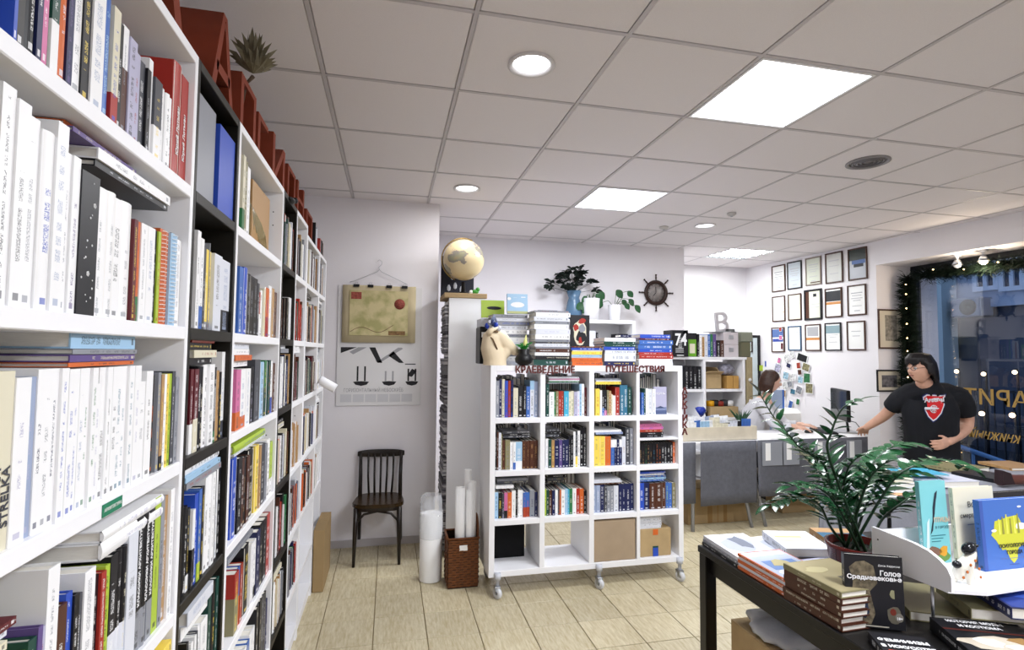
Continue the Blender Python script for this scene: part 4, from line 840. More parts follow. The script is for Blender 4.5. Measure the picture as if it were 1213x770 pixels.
def leafmesh(L=.06, W_=.03, curl=.15, name='leaf', m=M_plant):
    b = MB(); n = 6
    for i in range(n+1):
        t = i/n; w_ = W_*math.sin(PI*min(1, t*.96+.04))**.8*(1-.25*t); z = -curl*L*t*t; b.v += [(-w_, L*t, z+w_*.18), (0, L*t, z), (w_, L*t, z+w_*.18)]
    b.f = [(3*i+k, 3*i+1+k, 3*i+4+k, 3*i+3+k) for i in range(n) for k in (0, 1)]; b.fm = [0]*len(b.f); b.sm = [True]*len(b.f)
    me = b.mesh(name); me.materials.append(m); return me
def aim(p, d, roll=0, s=1):                                           # leaf frame: +y along d
    d = Vector(d).normalized(); x = d.cross(Vector((0, 0, 1))); x = x.normalized() if x.length > 1e-3 else Vector((1, 0, 0)); z = x.cross(d)
    return basis(x, d, z, p) @ Matrix.Rotation(roll, 4, 'Y') @ Matrix.Diagonal((s, s, s, 1))
def aimf(p, d, roll=0, s=1):                                          # leaf facing the room (-y)
    d = Vector(d).normalized(); x = d.cross(Vector((0, -1, 0))).normalized(); z = x.cross(d)
    return basis(x, d, z, p) @ Matrix.Rotation(roll, 4, 'Y') @ Matrix.Diagonal((s, s, s, 1))
vx = onY(680.5, 360, LY+.15).x
o = thing('flower_vase', 'blue glazed vase with a dark dried bouquet, on the far white unit', 'vase', (vx, LY+.17, lz+.001))
MB().lathe([(.06, 0), (.085, .02), (.095, .1), (.075, .2), (.06, .25), (.085, .33), (.08, .33), (.055, .25), (.05, .1)], n=24).build('vase', mat('vase_blue', '#587794', .25), o)
dk = mat('dark_dry_leaf', '#1b2722', .7); lm = leafmesh(.045, .02, .2, 'leaf', dk)
for k in range(26):
    a = k*2.4; sp = rnd.uniform(.03, .3); h = rnd.uniform(.48, .62)-sp*.5; tip = Vector((sp*math.cos(a), sp*.5*math.sin(a), h+.02))
    if k == 3: tip = Vector((-.29, 0, .37))
    if k == 5: tip = Vector((.27, 0, .36))
    st = MB().tube([(0, 0, .3), tip*.6+Vector((0, 0, .12)), tip], [.003, .002, .002], 5).build('stem', dk, o)
    for j in range(7): aa = j*.9+k; put('flower_petal', lm, st, M=aim(tip-Vector((0, 0, .01*(j % 3))), (math.cos(aa), math.sin(aa), rnd.uniform(-.3, .7)), rnd.uniform(-1, 1), rnd.uniform(1.1, 1.9)))
ivy = leafmesh(.075, .032, .3, 'leaf', mat('ivy_green', '#2d5b38', .4, noise=.4, nscale=20))
def potted(name, lb, px, h, r, leaves, dy=.1, m=None):
    x = onY(px, 370, LY+dy).x; o = thing(name, lb, 'plant', (x, LY+dy, lz+.001))
    MB().lathe([(r*.7, 0), (r*.85, .01), (r, h), (r*.9, h), (r*.8, h-.03), (0, h-.03)], n=24).build('pot', m or mat('white_ceramic', '#e9e9ee', .25), o)
    for (dx, dz) in leaves:
        tip = Vector((dx, -.03*rnd.random(), h+dz)); st = MB().tube([(0, 0, h-.03), (dx*.5, -.02, h+max(dz, .02)*.7+.03), tip], .003, 5).build('stem', mat('stem_green', '#3c5a33', .5), o)
        put('leaf', ivy, st, M=aimf(tip, (math.copysign(.6, dx), -.2, -.7), rnd.uniform(-.3, .3), rnd.uniform(1.1, 1.6)))
potted('potted_plant', 'trailing green plant in a round white pot right of the blue vase', 700, .24, .1, [(-.06, .02), (.05, .05), (.1, .08), (-.1, -.05), (-.05, -.1), (.07, -.02)], .08)
potted('potted_ivy', 'heart-leaved plant in a tall white pot, second from the wheel clock', 728, .18, .075, [(-.17, .02), (.02, .17), (.15, .16), (.09, .06), (.17, .07), (.12, .02), (.24, .0)], .12)
mat('white_ceramic')

# ------------------------------------------------------------------ far white shelves with boxes
FY = 5.52; fx0, fx1, fxm = onY(786, 450, FY).x, onY(883, 450, FY).x, onY(833.5, 450, FY).x; fz = [onY(850, p, FY).z for p in (426, 461, 495)]
o = thing('storage_shelf', 'white storage shelves with cartons and ring binders behind the desk', 'shelf unit', (fx0, FY, 0)); W = fx1-fx0
for x in (0, fxm-fx0, W-.03): MB().bbox((x, 0, 0), (x+.03, .4, fz[0]), .003).build('side_panel', M_white, o)
MB().box((.03, .39, 0), (W-.03, .4, fz[0]-.03)).build('back_panel', M_white, o); MB().bbox((-.02, -.005, fz[0]), (W+.02, .41, fz[0]+.03), .003).build('top_panel', M_white, o)
for z in (fz[1], fz[2], fz[2]-.38, .08):
    for a_, b_ in ((.03, fxm-fx0), (fxm-fx0+.03, W-.03)): MB().box((a_, .01, z-.03), (b_, .39, z)).build('shelf', M_white, o)
def fxp(p): return onY(p, 440, FY).x
tz = fz[0]+.031
for p0, p1, h, c, ink, lb, nm in ((795, 814.5, .3, 'k', 'w', 'black calendar box with large white number at shelf top', 'calendar_box'), (816, 827, .31, 'k', 'w', 'black box with green and yellow front on the storage shelf', 'box'), (827.5, 830, .3, 'k', 'w', 'thin black folder on top of the storage shelf', 'folder'), (830, 833, .28, 'w', 'k', 'white folder, leftmost pale one on top of storage shelf', 'folder'),
    (833, 836, .26, 't', 'k', 'tan folder on top of the storage shelf', 'folder'), (836, 840, .29, 'i', 'k', 'off-white folder left of the blue one, storage shelf top', 'folder'), (840, 843, .3, 'u', 'w', 'blue folder on top of the storage shelf', 'folder'), (843, 846, .3, 'e', 'w', 'green folder on top of the storage shelf', 'folder'), (846, 850, .3, 'p', 'w', 'purple folder on top of the storage shelf', 'folder'),
    (850.5, 855, .22, 'k', 'w', 'dark book under the grey box edge, storage shelf top', 'folder'), (855, 859, .22, 'B', 'w', 'brown book beside the white drawer boxes', 'folder')):
    if nm == 'calendar_box': y_ = -.03
    else: y_ = .02
    book(TR(fxp(p0), FY+y_, tz), (fxp(p1)-fxp(p0))*.97, h*(1 if nm == 'calendar_box' else .88), .2, c, ink, None, 0, lb, 'folders on the storage shelf top', nm, 'folder' if nm == 'folder' else 'box', True, False, {'calendar_box': '74', 'box': 'greenbox'}.get(nm))
for k, (z0, z1) in enumerate(((0, .145), (.147, .29))):
    o = thing('drawer_box', ['lower white cardboard drawer box on the storage shelf', 'upper white cardboard drawer box on the storage shelf'][k], 'box', (fxp(859.5), FY+.03, tz+z0), 0, 'white drawer boxes'); w_ = fxp(877)-fxp(859.5)
    MB().bbox((0, 0, 0), (w_, .3, z1-z0), .003).build('body', mat('drawer_card', '#cfc8cd', .6), o); MB().bbox((w_*.35, -.006, .06), (w_*.65, -.001, .11), .001).build('label_holder', M_metal, o)
o = thing('display_letter', 'white letter B leaning against the wall on top of the boxes', 'letter', (fxp(859), FY+.2, tz+.292)); c = flat_text('letter', 'В', .32, mat('letter_white', '#c6c3c8', .5), o, RX @ Matrix.Rotation(.1, 4, 'Z'), .015, bold=.004)
o = thing('hat', 'small dark hat resting on the drawer boxes', 'hat', (fxp(873), FY+.12, tz+.2915)); MB().lathe([(.09, 0), (.088, .006), (.055, .008), (.05, .04), (0, .045)], n=20).build('body', M_dark, o)
q = thing('paper_pile', 'thin grey paper pile on the upper drawer box', 'papers', (fxp(851), FY+.02, tz+.325)); q.location.z = tz+.2915
MB().box((0, .02, 0), (.2, .28, .008)).build('sheet', M_pg, q)
for k, p0 in enumerate((813, 818, 823, 828)):
    book(TR(fxp(p0), FY+.03, fz[1]+.001), .047, .26, .25, 'k', 'w', None, 0, 'black ring binder with white label, %s from left behind the shelf unit' % ORD[k], 'black ring binders', 'ring_binder', 'binder', True, False)
def fcarton(lb, p0, p1, z, h, d=.3, m=M_card, y=.03, open_=False):
    x0, x1 = fxp(p0), fxp(p1); o = thing('cardboard_box', lb, 'box', ((x0+x1)/2, FY+y, z+.001)); hx = (x1-x0)/2
    if not open_: MB().bbox((-hx, 0, 0), (hx, d, h), .003).build('body', m, o)
    else:
        b = MB()
        for a2, b2 in (((-hx, 0), (hx, .006)), ((-hx, d-.006), (hx, d)), ((-hx, .006), (-hx+.006, d-.006)), ((hx-.006, .006), (hx, d-.006))): b.box((*a2, 0), (*b2, h))
        b.box((-hx, 0, 0), (hx, d, .006)); b.build('body', m, o)
        MB().box((-hx, 0, -.003), (hx, .07, .003), M=TR(0, 0, h) @ Matrix.Rotation(PI-.5, 4, 'X')).build('flap', m, o)
        MB().box((0, 0, -.003), (.035, d, .003), M=TR(hx, 0, h) @ Matrix.Rotation(-1.0, 4, 'Y')).build('flap', m, o); MB().box((-.1, 0, -.003), (0, d, .003), M=TR(hx-.0, 0, h) @ Matrix.Rotation(.9, 4, 'Y')).build('flap', m, o)
    return o
fcarton('open cardboard box with raised flaps on the storage shelf', 836, 856, fz[1], .17, open_=True)
fcarton('left tan cardboard file box on the storage shelf', 863, 870, fz[1], .15, m=mat('card_tan', '#b98f4f', .8)); fcarton('right tan cardboard file box on the storage shelf', 870.5, 877, fz[1], .15, m=mat('card_tan', ''))
fcarton('long low carton of supplies on the lower storage shelf', 843, 876, fz[2], .12, d=.3, m=M_card, open_=False)
for k, (p, c, r) in enumerate(((848, '#e2a31a', .045), (854, '#222', .05), (860, '#8b2e24', .04), (866, '#33343a', .05), (871, '#d8d8d8', .045), (842, '#3a2a22', .05))):
    zt_ = fz[2]+(.1235 if p > 843 else 0); o = thing('supply_tape', '%s item among odds and ends on the low carton' % ['yellow', 'black', 'dark red', 'charcoal', 'white', 'dark brown'][k], 'supplies', (fxp(p), FY+.12+.02*(k % 2), zt_+r*.7+.001), 0, 'odds and ends on the storage shelf')
    MB().lathe([(r*.4, -r*.7), (r, -r*.7), (r, r*.6), (r*.4, r*.7)], n=14).build('body', mat('supply_%d' % k, c if len(c) == 7 else '#222222', .5), o)
o = thing('wrapped_bundle', 'crumpled plastic-wrapped bundle above the tan file boxes', 'bundle', (fxp(867), FY+.12, fz[1]+.152))
q = MB().ball((0, 0, .07), (.1, .08, .07), 14).build('bundle', mat('wrap', '#8d8c9a', .2, noise=.6, nscale=25, bump=1, bscale=20), o)
for v in q.data.vertices: v.co *= 1+.25*mnoise(v.co*25)
q = thing('wooden_post', 'narrow pale wooden upright at the end of the storage shelf', 'post', (fxp(881)+.04, FY, 0)); MB().bbox((0, 0, 0), (.08, .05, fz[0]+.03), .003).build('post', mat('pale_wood', '#a89a78', .6, noise=.2, nscale=20, stretch=(6, 6, 1)), q)
for k, p in enumerate((450, 475)): MB().lathe([(0, -.01), (.02, -.008), (.02, 0)], n=12, M=TR(.04, -.001, onY(880, p, FY).z) @ Matrix.Rotation(-PI/2, 4, 'X')).build('knob', M_paper, q)
q = thing('storage_bin', 'olive lidded bin on top of the wooden upright', 'bin', (fxp(879)+.06, FY+.1, fz[0]+.032)); MB().bbox((0, 0, 0), (.14, .2, .18), .01).build('body', mat('olive_bin', '#6c6c55', .6), q); MB().bbox((-.006, -.006, .181), (.166, .206, .3), .01).build('lid', mat('olive_lid', '#8a8f80', .6), q); MB().bbox((.0, .02, -.03), (.16, .1, -.0005)).build('foot', M_dark, q)
# leaning mirror
mx0, mx1 = onY(885, 420, 6.75).x, onY(901, 420, 6.75).x; mzt = onY(893, 397, 6.75).z
o = thing('standing_mirror', 'tall black-framed mirror standing in the far corner behind the woman', 'mirror', (mx0, 6.75, 0)); W = mx1-mx0
for x in (0, W-.04): MB().bbox((x, 0, 0), (x+.04, .03, mzt), .003).build('frame', M_dark, o)
for z in (0, mzt-.04): MB().bbox((.04, 0, z), (W-.04, .03, z+.04), .003).build('frame', M_dark, o)
MB().box((.04, .01, .04), (W-.04, .016, mzt-.04)).build('mirror_glass', mat('mirror_silver', '#c9d6d6', .05, metal=1), o)
# ------------------------------------------------------------------ certificates on the right wall
WN = Vector((rd.y, -rd.x, 0)).normalized()                            # into the room
if WN.x > 0: WN = -WN
def onW(px, py): d = ray(px, py); t = (RA-CAMP).dot(WN)/d.dot(WN); return CAMP+d*t
def picture(name, lb, P0, w_, h, ax, m, mt=None, inner=None, fw=.016, cat='picture frame', grp='framed certificates', prints=(), yv=None):
    y_ = yv or Vector((0, 0, 1)).cross(ax); o = thing(name, lb, cat, M=basis(ax, y_, (0, 0, 1), P0-y_*.002), group=grp)
    for a_, b_ in (((0, 0), (w_, fw)), ((0, h-fw), (w_, h)), ((0, fw), (fw, h-fw)), ((w_-fw, fw), (w_, h-fw))): MB().bbox((a_[0], -.018, a_[1]), (b_[0], 0, b_[1]), .003).build('frame', m, o)
    MB().box((fw, -.008, fw), (w_-fw, -.003, h-fw)).build('sheet', mt or M_paper, o)
    for (x0, z0, x1, z1, mm) in prints: MB().box((w_*x0, -.0092, h*z0), (w_*x1, -.0081, h*z1)).build('print', mm, o)
    return o
BRf = mat('frame_brown', '#4a2f24', .4); BKf = mat('frame_black', '#17171a', .35); FDf = mat('frame_faded', '#8c7f76', .6); BLf = mat('frame_blue', '#3a5a78', .4)
txt = mat('print_lines', '#b3b3ba', .6); dkp = mat('print_dark', '#26282e', .5); orp = mat('print_orange', '#c98a4f', .5); blp = mat('print_blue', '#5670a8', .5); crm = mat('cert_cream', '#dcdccb', .6); brp = mat('print_brown', '#4c2a1c', .5)
LN = [(.2, .72+.0, .8, .75), (.25, .64, .75, .66), (.2, .55, .8, .57), (.3, .48, .7, .5), (.25, .3, .75, .32), (.35, .14, .65, .17)]
def lines(sel=range(6), m=txt): return [(*LN[i], m) for i in sel]
CERT = [((568, 162, 638, 302), BRf, 'brown-framed certificate with faint text', M_paper, lines()), ((651, 142, 726, 288), BKf, 'black-framed pale blue-grey certificate', mat('cert_bluegrey', '#c3cbd3', .5), lines()),
 ((749, 120, 830, 268), FDf, 'certificate in a faded grey-brown frame', mat('cert_greygreen', '#c6c9bd', .6), lines()+[(.3, .08, .95, .12, brp)]), ((856, 95, 946, 257), BRf, 'brown-framed plain grey certificate', mat('cert_grey', '#c8c8c6', .4), lines((0, 2, 4))),
 ((978, 72, 1077, 240), BRf, 'brown-framed certificate with dark picture across its top', mat('cert_shine', '#b8bcc6', .4), [(.02, .62, .98, .98, mat('print_forest', '#1d2522', .4)), (.3, .4, .8, .5, dkp), (.2, .5, .9, .62, blp)]),
 ((570, 325, 637, 460), BRf, 'brown-framed certificate with a thin orange line', M_paper, lines((1, 2, 5))+[(.4, .35, .9, .37, orp)]), ((655, 313, 724, 453), BRf, 'brown-framed cream certificate', crm, lines((0, 1, 2, 4))),
 ((742, 290, 834, 452), BKf, 'thick black frame, brown strip at left, cream sheet', crm, [(.02, .02, .28, .98, brp), (.52, .75, .7, .85, dkp)]+[(.4, .5, .85, .52, txt), (.4, .4, .85, .42, txt)]), ((854, 283, 942, 438), BRf, 'brown-framed black crowd picture over an orange strip', M_paper, [(.05, .55, .95, .9, dkp), (.05, .44, .95, .53, orp)]),
 ((975, 266, 1072, 428), BRf, 'brown-framed white certificate with grey text', M_paper, lines()), ((566, 490, 634, 622), BRf, 'brown-framed sheet with a blue and white drawing', M_paper, [(.05, .6, .95, .92, blp), (.1, .42, .9, .54, mat('print_blue2', '#3d52a8', .5))]),
 ((655, 483, 723, 613), BLf, 'blue-framed certificate', M_paper, lines((0, 1, 2, 3))), ((747, 474, 828, 615), BRf, 'brown-framed sheet with grey towers over an orange strip', M_paper, [(.15, .55, .85, .9, M_pg), (.05, .4, .95, .5, orp)]),
 ((853, 466, 938, 614), BKf, 'black-framed certificate with sea-green picture', M_paper, [(.05, .62, .95, .9, mat('print_sea', '#8ba3ac', .5))]+lines((2, 3, 4))), ((972, 457, 1068, 612), BRf, 'brown-framed nearly blank white certificate', M_paper, lines((1, 3)))]
for i, (q, m_, lb, mt, pr) in enumerate(CERT):
    x0, y0, x1, y1 = [v*.2207 for v in q]; A = onW(790+x0, 280+y1); B = onW(790+x1, 280+y0); w_ = (B-A).xy.length
    A2 = onW(790+x0, 280+y0); h = A2.z-A.z
    picture('certificate', '%s, %s row, %s' % (lb, ['top', 'middle', 'bottom'][i//5], ORD[i % 5]), Vector((A.x, A.y, A.z)), w_, h, rd, m_, mt, prints=pr, fw=.026 if i == 7 else .016, cat='certificate')
JY = 4.98
for (x0, y0, x1, y1, m_, lb, pr) in ((1040, 367, 1068, 413, BRf, 'brown-framed print with a wide cream mount in the window recess', [(.28, .2, .75, .85, mat('etching', '#9b958a', .6, noise=.5, nscale=30))]), (1038, 438, 1067, 464, BKf, 'black-framed small photograph in the window recess, beside the man', [(.2, .2, .8, .75, mat('photo_bw', '#6f6c70', .5, noise=.7, nscale=22))])):
    A = onY(x0, y1, JY); B = onY(x1, y0, JY); picture('framed_print', lb, A, B.x-A.x, B.z-A.z, Vector((1, 0, 0)), m_, mat('mount_cream', '#d8cfbc', .6), prints=pr, grp='framed prints in the window recess', yv=Vector((0, 1, 0)))
# photo collage
o = thing('photo_collage', 'cluster of small photos and cards hanging on strings beside the woman', 'photos', M=basis(rd, Vector((0, 0, 1)).cross(rd), (0, 0, 1), onW(945, 430)+WN*.01)); base = onW(945, 430)
pc_ = [(922, 436, 10, 12, 'v'), (933, 424, 9, 9, 'i'), (926, 400, 5, 6, 'P'), (928, 410, 4, 9, 'm'), (935, 433, 7, 6, 'n'), (932, 445, 9, 10, 'l'), (937, 455, 8, 8, 'g'), (941, 447, 9, 9, 'i'), (951, 424, 16, 10, 'k'), (947, 433, 6, 8, 'A'), (956, 435, 11, 10, 'O'), (949, 441, 6, 7, 'B'), (949, 450, 8, 9, 'l'), (957, 448, 10, 13, 'e'), (960, 460, 11, 13, 'O'), (948, 462, 9, 10, 'g'), (940, 464, 8, 7, 'T'), (931, 457, 7, 10, 'i'), (930, 466, 6, 9, 't'), (938, 480, 6, 13, 'u'), (946, 476, 5, 8, 'e'), (924, 427, 5, 8, 'P'), (940, 420, 6, 8, 'i'), (926, 390, 4, 6, 'r')]
for k, (px, py, w_, h, c) in enumerate(pc_):
    P = onW(px, py); s = 6.9/633; x = (P-base).dot(rd); z = P.z-base.z; mm = mat('photo_'+c, PAL[c], .35, noise=.8, nscale=35)
    q = MB().bbox((-w_*s*.5, -.003, -h*s*.5), (w_*s*.5, 0, h*s*.5), .0006).build('photo', M_paper, o, M=TR(x, -.004*(k % 4), z) @ Matrix.Rotation(rnd.uniform(-.35, .35), 4, 'Y'))
    MB().box((-w_*s*.44, -.0036, -h*s*.42), (w_*s*.44, -.0031, h*s*.42)).build('picture', mm, q)
for p0, p1 in ((928, 398), (936, 415), (951, 415)):
    A = onW(p0, p1); B = onW(p0+4, 482); MB().tube([((A-base).dot(rd), -.001, A.z-base.z), ((B-base).dot(rd), -.001, B.z-base.z)], .002, 4).build('string', M_paper, o)

# ------------------------------------------------------------------ the shop desk
DY, DZ = 4.45, .815; xm = onY(896, 520, DY).x; xr = onY(1026, 516, DY).x
M_sk = mat('grey_felt_cloth', '#5d5e66', .9, noise=.12, nscale=30, bump=.5, bscale=120)
for k, (x0, x1, lb) in enumerate(((2.2, xm-.01, 'left half of the shop desk with grey felt skirt and trestle legs'), (xm, xr, 'right half of the shop desk with pocketed grey felt skirt'))):
    o = thing('desk', lb, 'desk', (x0, DY, 0), 0, 'two skirted desks'); W = x1-x0
    MB().bbox((0, 0, DZ-.025), (W, .58, DZ), .004).build('tabletop', M_white, o)
    b = MB(); n = 44
    zb_ = onY(860, 598, DY).z if k == 0 else onY(940, 585, DY).z
    s0 = max(0, onY(829, 550, DY).x-x0) if k == 0 else 0
    for i in range(n+1):
        x = s0+(W-s0)*i/n
        for j in range(7): t = j/6; b.v.append((x, -.012-.012*t*math.sin(x*9+k)-.004*math.sin(x*23)*t, DZ+.002-(DZ-zb_+.01*math.sin(x*5))*t))
    b.f = [(7*i+j, 7*i+7+j, 7*i+8+j, 7*i+1+j) for i in range(n) for j in range(6)]; b.fm = [0]*len(b.f); b.sm = [True]*len(b.f)
    q = b.build('cloth_skirt', M_sk, o); bake(q, [('SOLIDIFY', dict(thickness=.005))])
    if k == 0:
        b = MB(); x1_ = onY(823, 550, DY).x-x0
        for i in range(13):
            x = x1_*i/12
            for j in range(5): b.v.append((x, -.014-.008*math.sin(x*9)*j/4, DZ+.002-(DZ-zb_-.03)*j/4))
        b.f = [(5*i+j, 5*i+5+j, 5*i+6+j, 5*i+1+j) for i in range(12) for j in range(4)]; b.fm = [0]*len(b.f); b.sm = [True]*len(b.f); q = b.build('cloth_skirt', M_sk, o); bake(q, [('SOLIDIFY', dict(thickness=.005))])
    if k == 1:
        for (a_, c_, e_, d_) in ((903, 523, 926, 552), (928, 523, 946, 551), (965, 522, 982, 550), (1003, 521, 1020, 548)):
            A = onY(a_, d_, DY-.025); B = onY(e_, c_, DY-.025); q = MB().bbox((A.x-x0, -.034, A.z), (B.x-x0, -.026, B.z), .002).build('pocket', mat('pocket_film', '#8f929a', .25), o)
            MB().box((A.x-x0+.03, -.0355, A.z+.05), (A.x-x0+.085, -.0345, B.z-.01)).build('card', M_paper, q)
    tr = ((onY(830, 560, DY+.1).x-x0, (0, 0)), (W-.08, (0, 0))) if k == 0 else ((.06, (0, 0)), (W-.12, (0, 0)))
    for x, _ in tr:
        for s in (-1, 1):
            MB().tube([(x+.0, .33+s*.1, DZ-.03), (x+(-.13 if x < .8 and k == 0 else .05)*(1 if s < 0 else .3), .33+s*.3, 0)], .016, 10).build('leg', mat('trestle_grey', '#9a9ca4', .35, metal=.6), o)
        MB().tube([(x+.035, .16, .45), (x-.035, .5, .45)], .01, 8).build('crossbar', mat('trestle_grey', ''), o)
q = carton('cardboard_box', 'large brown taped cardboard box under the left half of desk', (onY(812, 610, 4.7).x, 4.66, .001), (onY(884, 610, 4.7).x, 4.98, .34), mat('card_brown', '#9c835d', .8, noise=.06, nscale=10), [((-.12, -.1615, .005), (-.07, -.1602, .335), '#8a6a3f'), ((.05, -.1615, .005), (.09, -.1602, .335), '#8a6a3f'), ((-.02, -.1615, .005), (.0, -.1602, .335), '#94754a')])
q = carton('cardboard_box', 'cardboard box under the right half of the desk behind the plant', (3.95, 4.8, .001), (4.35, 5.05, .3), mat('card_brown', ''))
# things on the desk
tx0, tx1 = onY(790, 508, DY+.05).x, onY(895, 508, DY+.05).x; th_ = onY(850, 506, DY+.03).z-DZ
o = thing('card_tray', 'long pale wooden tray full of postcards on the desk', 'tray', (tx0, DY+.03, DZ+.001)); W = tx1-tx0; mt = mat('tray_wood', '#d3c9b5', .6, noise=.1, nscale=10)
for a_, b_ in (((0, 0, 0), (W, .01, th_)), ((0, .35, 0), (W, .36, th_)), ((0, .01, 0), (.01, .35, th_)), ((W-.01, .01, 0), (W, .35, th_)), ((.0, 0, 0), (W, .36, .006))): MB().bbox(a_, b_, .001).build('board', mt, o)
gp = 'postcards standing in the tray'
for k in range(44):
    x = .03+(W-.16)*rnd.random(); y = .03+.007*k; c = rnd.choice('wwwiilukcsw'); h = th_+rnd.uniform(.005, .075)
    q = MB().bbox((0, 0, 0), (rnd.uniform(.09, .13), .0025, h), .0004).build('postcard', mat('card_'+c, PAL[c], .5, noise=.3, nscale=30), None, M=TR(tx0+x, DY+.03+y, DZ+.0075) @ Matrix.Rotation(rnd.uniform(-.1, .1), 4, 'Y') @ RZ(rnd.uniform(-.05, .05)))
    tag(q, 'postcard in the pale tray on the desk, among many alike', 'card', gp)
o = thing('desk_lamp', 'small dark blue clip lamp above the tray of postcards', 'lamp', (onY(843, 497, DY+.3).x, DY+.46, DZ+.001))
MB().lathe([(.05, 0), (.05, .01), (.01, .014)], n=20).build('base', M_dark, o); MB().tube([(0, 0, .01), (.05, 0, .14), (.03, 0, .24), (-.03, -.02, .25)], .006, 8).build('arm', M_dark, o)
MB().lathe([(.055, 0), (.05, .03), (.025, .075), (.015, .08)], n=20, M=TR(-.08, -.05, .22) @ Matrix.Rotation(.9, 4, 'Y') @ Matrix.Rotation(.5, 4, 'X')).build('shade', mat('lamp_blue', '#1b2f86', .25), o)
o = thing('potted_aloe', 'small spiky aloe in a white pot at the end of the tray', 'plant', (onY(894, 498, DY+.25).x, DY+.46, DZ+.001)); MB().lathe([(.035, 0), (.055, .09), (.048, .09), (.045, .075), (0, .075)], n=20).build('pot', M_paper, o)
for k in range(16):
    a = k*2.4; L = rnd.uniform(.12, .19); sp = rnd.uniform(.25, .9); MB().tube([(0, 0, .07), (L*.5*sp*math.cos(a), L*.5*sp*math.sin(a), .07+L*.55), (L*sp*math.cos(a), L*sp*math.sin(a), .07+L*.95)], [.012, .009, .001], 5).build('leaf', mat('aloe_green', '#27492f', .5), o)
def ond(px, y): return onY(px, 512, y).x
mxp = ond(996, DY+.33)
o = thing('monitor', 'black computer monitor turned sideways on the desk, right of the woman', 'monitor', (mxp, DY+.33, DZ+.001), -.47)
MB().bbox((-.02, -.26, .13), (.015, .24, .45), .006).build('screen', M_dark, o); MB().box((-.0215, -.25, .14), (-.0202, .23, .44)).build('display', mat('screen_glass', '#1a1d26', .1), o)
MB().tube([(.02, 0, .26), (.05, 0, .2), (.07, 0, .012)], [.02, .02, .025], 8, flat=.5).build('stand', M_dark, o); MB().bbox((-.06, -.12, 0), (.13, .12, .012), .004).build('base', M_metal, o)
o = thing('keyboard', 'black keyboard on the desk behind the woman\'s hand', 'keyboard', (ond(972, DY+.4), DY+.36, DZ+.001), 1.2)
MB().bbox((-.2, -.065, 0), (.2, .065, .018), .004).build('body', M_dark, o)
b = MB()
for i in range(15):
    for j in range(5): b.bbox((-.19+.0255*i, -.055+.022*j, .0185), (-.168+.0255*i, -.036+.022*j, .024), .002)
q = b.build('keys', mat('keys', '#2a2b30', .5), o); q['kind'] = 'stuff'
o = thing('mouse', 'black mouse under the woman\'s hand', 'mouse', (0, 0, 0)); o.location = (atd(958, 510, 5.55).x, atd(958, 510, 5.55).y, DZ+.001)
q = MB().ball((0, 0, .012), (.05, .03, .022), 14).build('body', M_dark, o)
for v in q.data.vertices: v.co.z = max(v.co.z, 0)
o = thing('paper_stack', 'white papers on the desk in front of the woman', 'papers', (ond(915, DY+.15), DY+.12, DZ+.001), .1)
for k in range(4): MB().box((-.15+.01*k, -.1+.006*k, .004*k), (.16+.01*k, .11, .004*k+.0035)).build('sheet', M_paper, o)
o = thing('cable', 'thin black cable curling behind the monitor', 'cable', (0, 0, 0)); c = [atd(1001, 500, 5.6), atd(1008, 503, 5.58), atd(1013, 510, 5.5)]
MB().tube([Vector((mxp+.08, DY+.33, DZ+.12)), Vector((mxp+.16, DY+.3, DZ+.1)), Vector((mxp+.2, DY+.25, DZ+.008)), Vector((mxp+.13, DY+.16, DZ+.008))], .004, 6).build('wire', M_dark, o)
o = thing('printer', 'white rounded printer standing against the wall beyond the desk', 'printer', (onY(941, 498, 5.6).x, 5.62, .0))
MB().bbox((-.2, -.02, 0), (.2, .35, .72), .01).build('cabinet', M_white, o); MB().bbox((-.18, 0, .721), (.16, .32, .96), .05).build('body', M_paper, o)
o = thing('clipboard', 'pale blue board with a bright blue edge behind the woman', 'board', (onY(905, 498, 5.75).x, 5.75, 0)); A = onY(905, 462, 5.75).z
MB().bbox((0, 0, .0), (.27, .015, A), .003).build('panel', mat('pale_blue_board', '#9fb0cf', .5), o); MB().bbox((.271, -.002, .0), (.295, .017, A), .003).build('edge', mat('edge_blue', '#3f6fc4', .4), o)
for k, (px, py, c, lb) in enumerate(((902, 436, 'L', 'lime sticky note on the mirror frame'), (907, 431, 'b', 'small blue tag on the wall right of the mirror'))):
    P = onW(px, py) if k else onY(px, py, 6.74); q = MB().bbox((-.035 if k == 0 else -.012, -.003, -.04), (.035 if k == 0 else .012, 0, .04), .001).build('sticky_note' if k == 0 else 'wall_tag', mat('note_'+c, PAL[c], .5), None, M=(TR(*P) if k == 0 else basis(rd, Vector((0, 0, 1)).cross(rd), (0, 0, 1), P+WN*.002))); tag(q, lb, 'note')

# ------------------------------------------------------------------ window recess, glass, fir garland
GXw = 5.9
wf = mat('window_frame_dark', '#20242c', .4)
def pane_glass():
    m = D.materials.new('window_glass'); m.use_nodes = True; nt = m.node_tree; nt.nodes.clear(); N = nt.nodes
    o_ = N.new('ShaderNodeOutputMaterial'); mx = N.new('ShaderNodeMixShader'); tr_ = N.new('ShaderNodeBsdfTransparent'); gl_ = N.new('ShaderNodeBsdfGlossy'); fr = N.new('ShaderNodeFresnel')
    tr_.inputs[0].default_value = (.9, .94, 1, 1); gl_.inputs['Roughness'].default_value = .01; fr.inputs[0].default_value = 1.5
    nt.links.new(fr.outputs[0], mx.inputs[0]); nt.links.new(tr_.outputs[0], mx.inputs[1]); nt.links.new(gl_.outputs[0], mx.inputs[2]); nt.links.new(mx.outputs[0], o_.inputs[0]); return m
wo = D.objects.new('window_1', None); COL.objects.link(wo); struct(wo)
def wpart(n, a, b, m): q = MB().bbox(a, b, .004).build(n, m, wo); return q
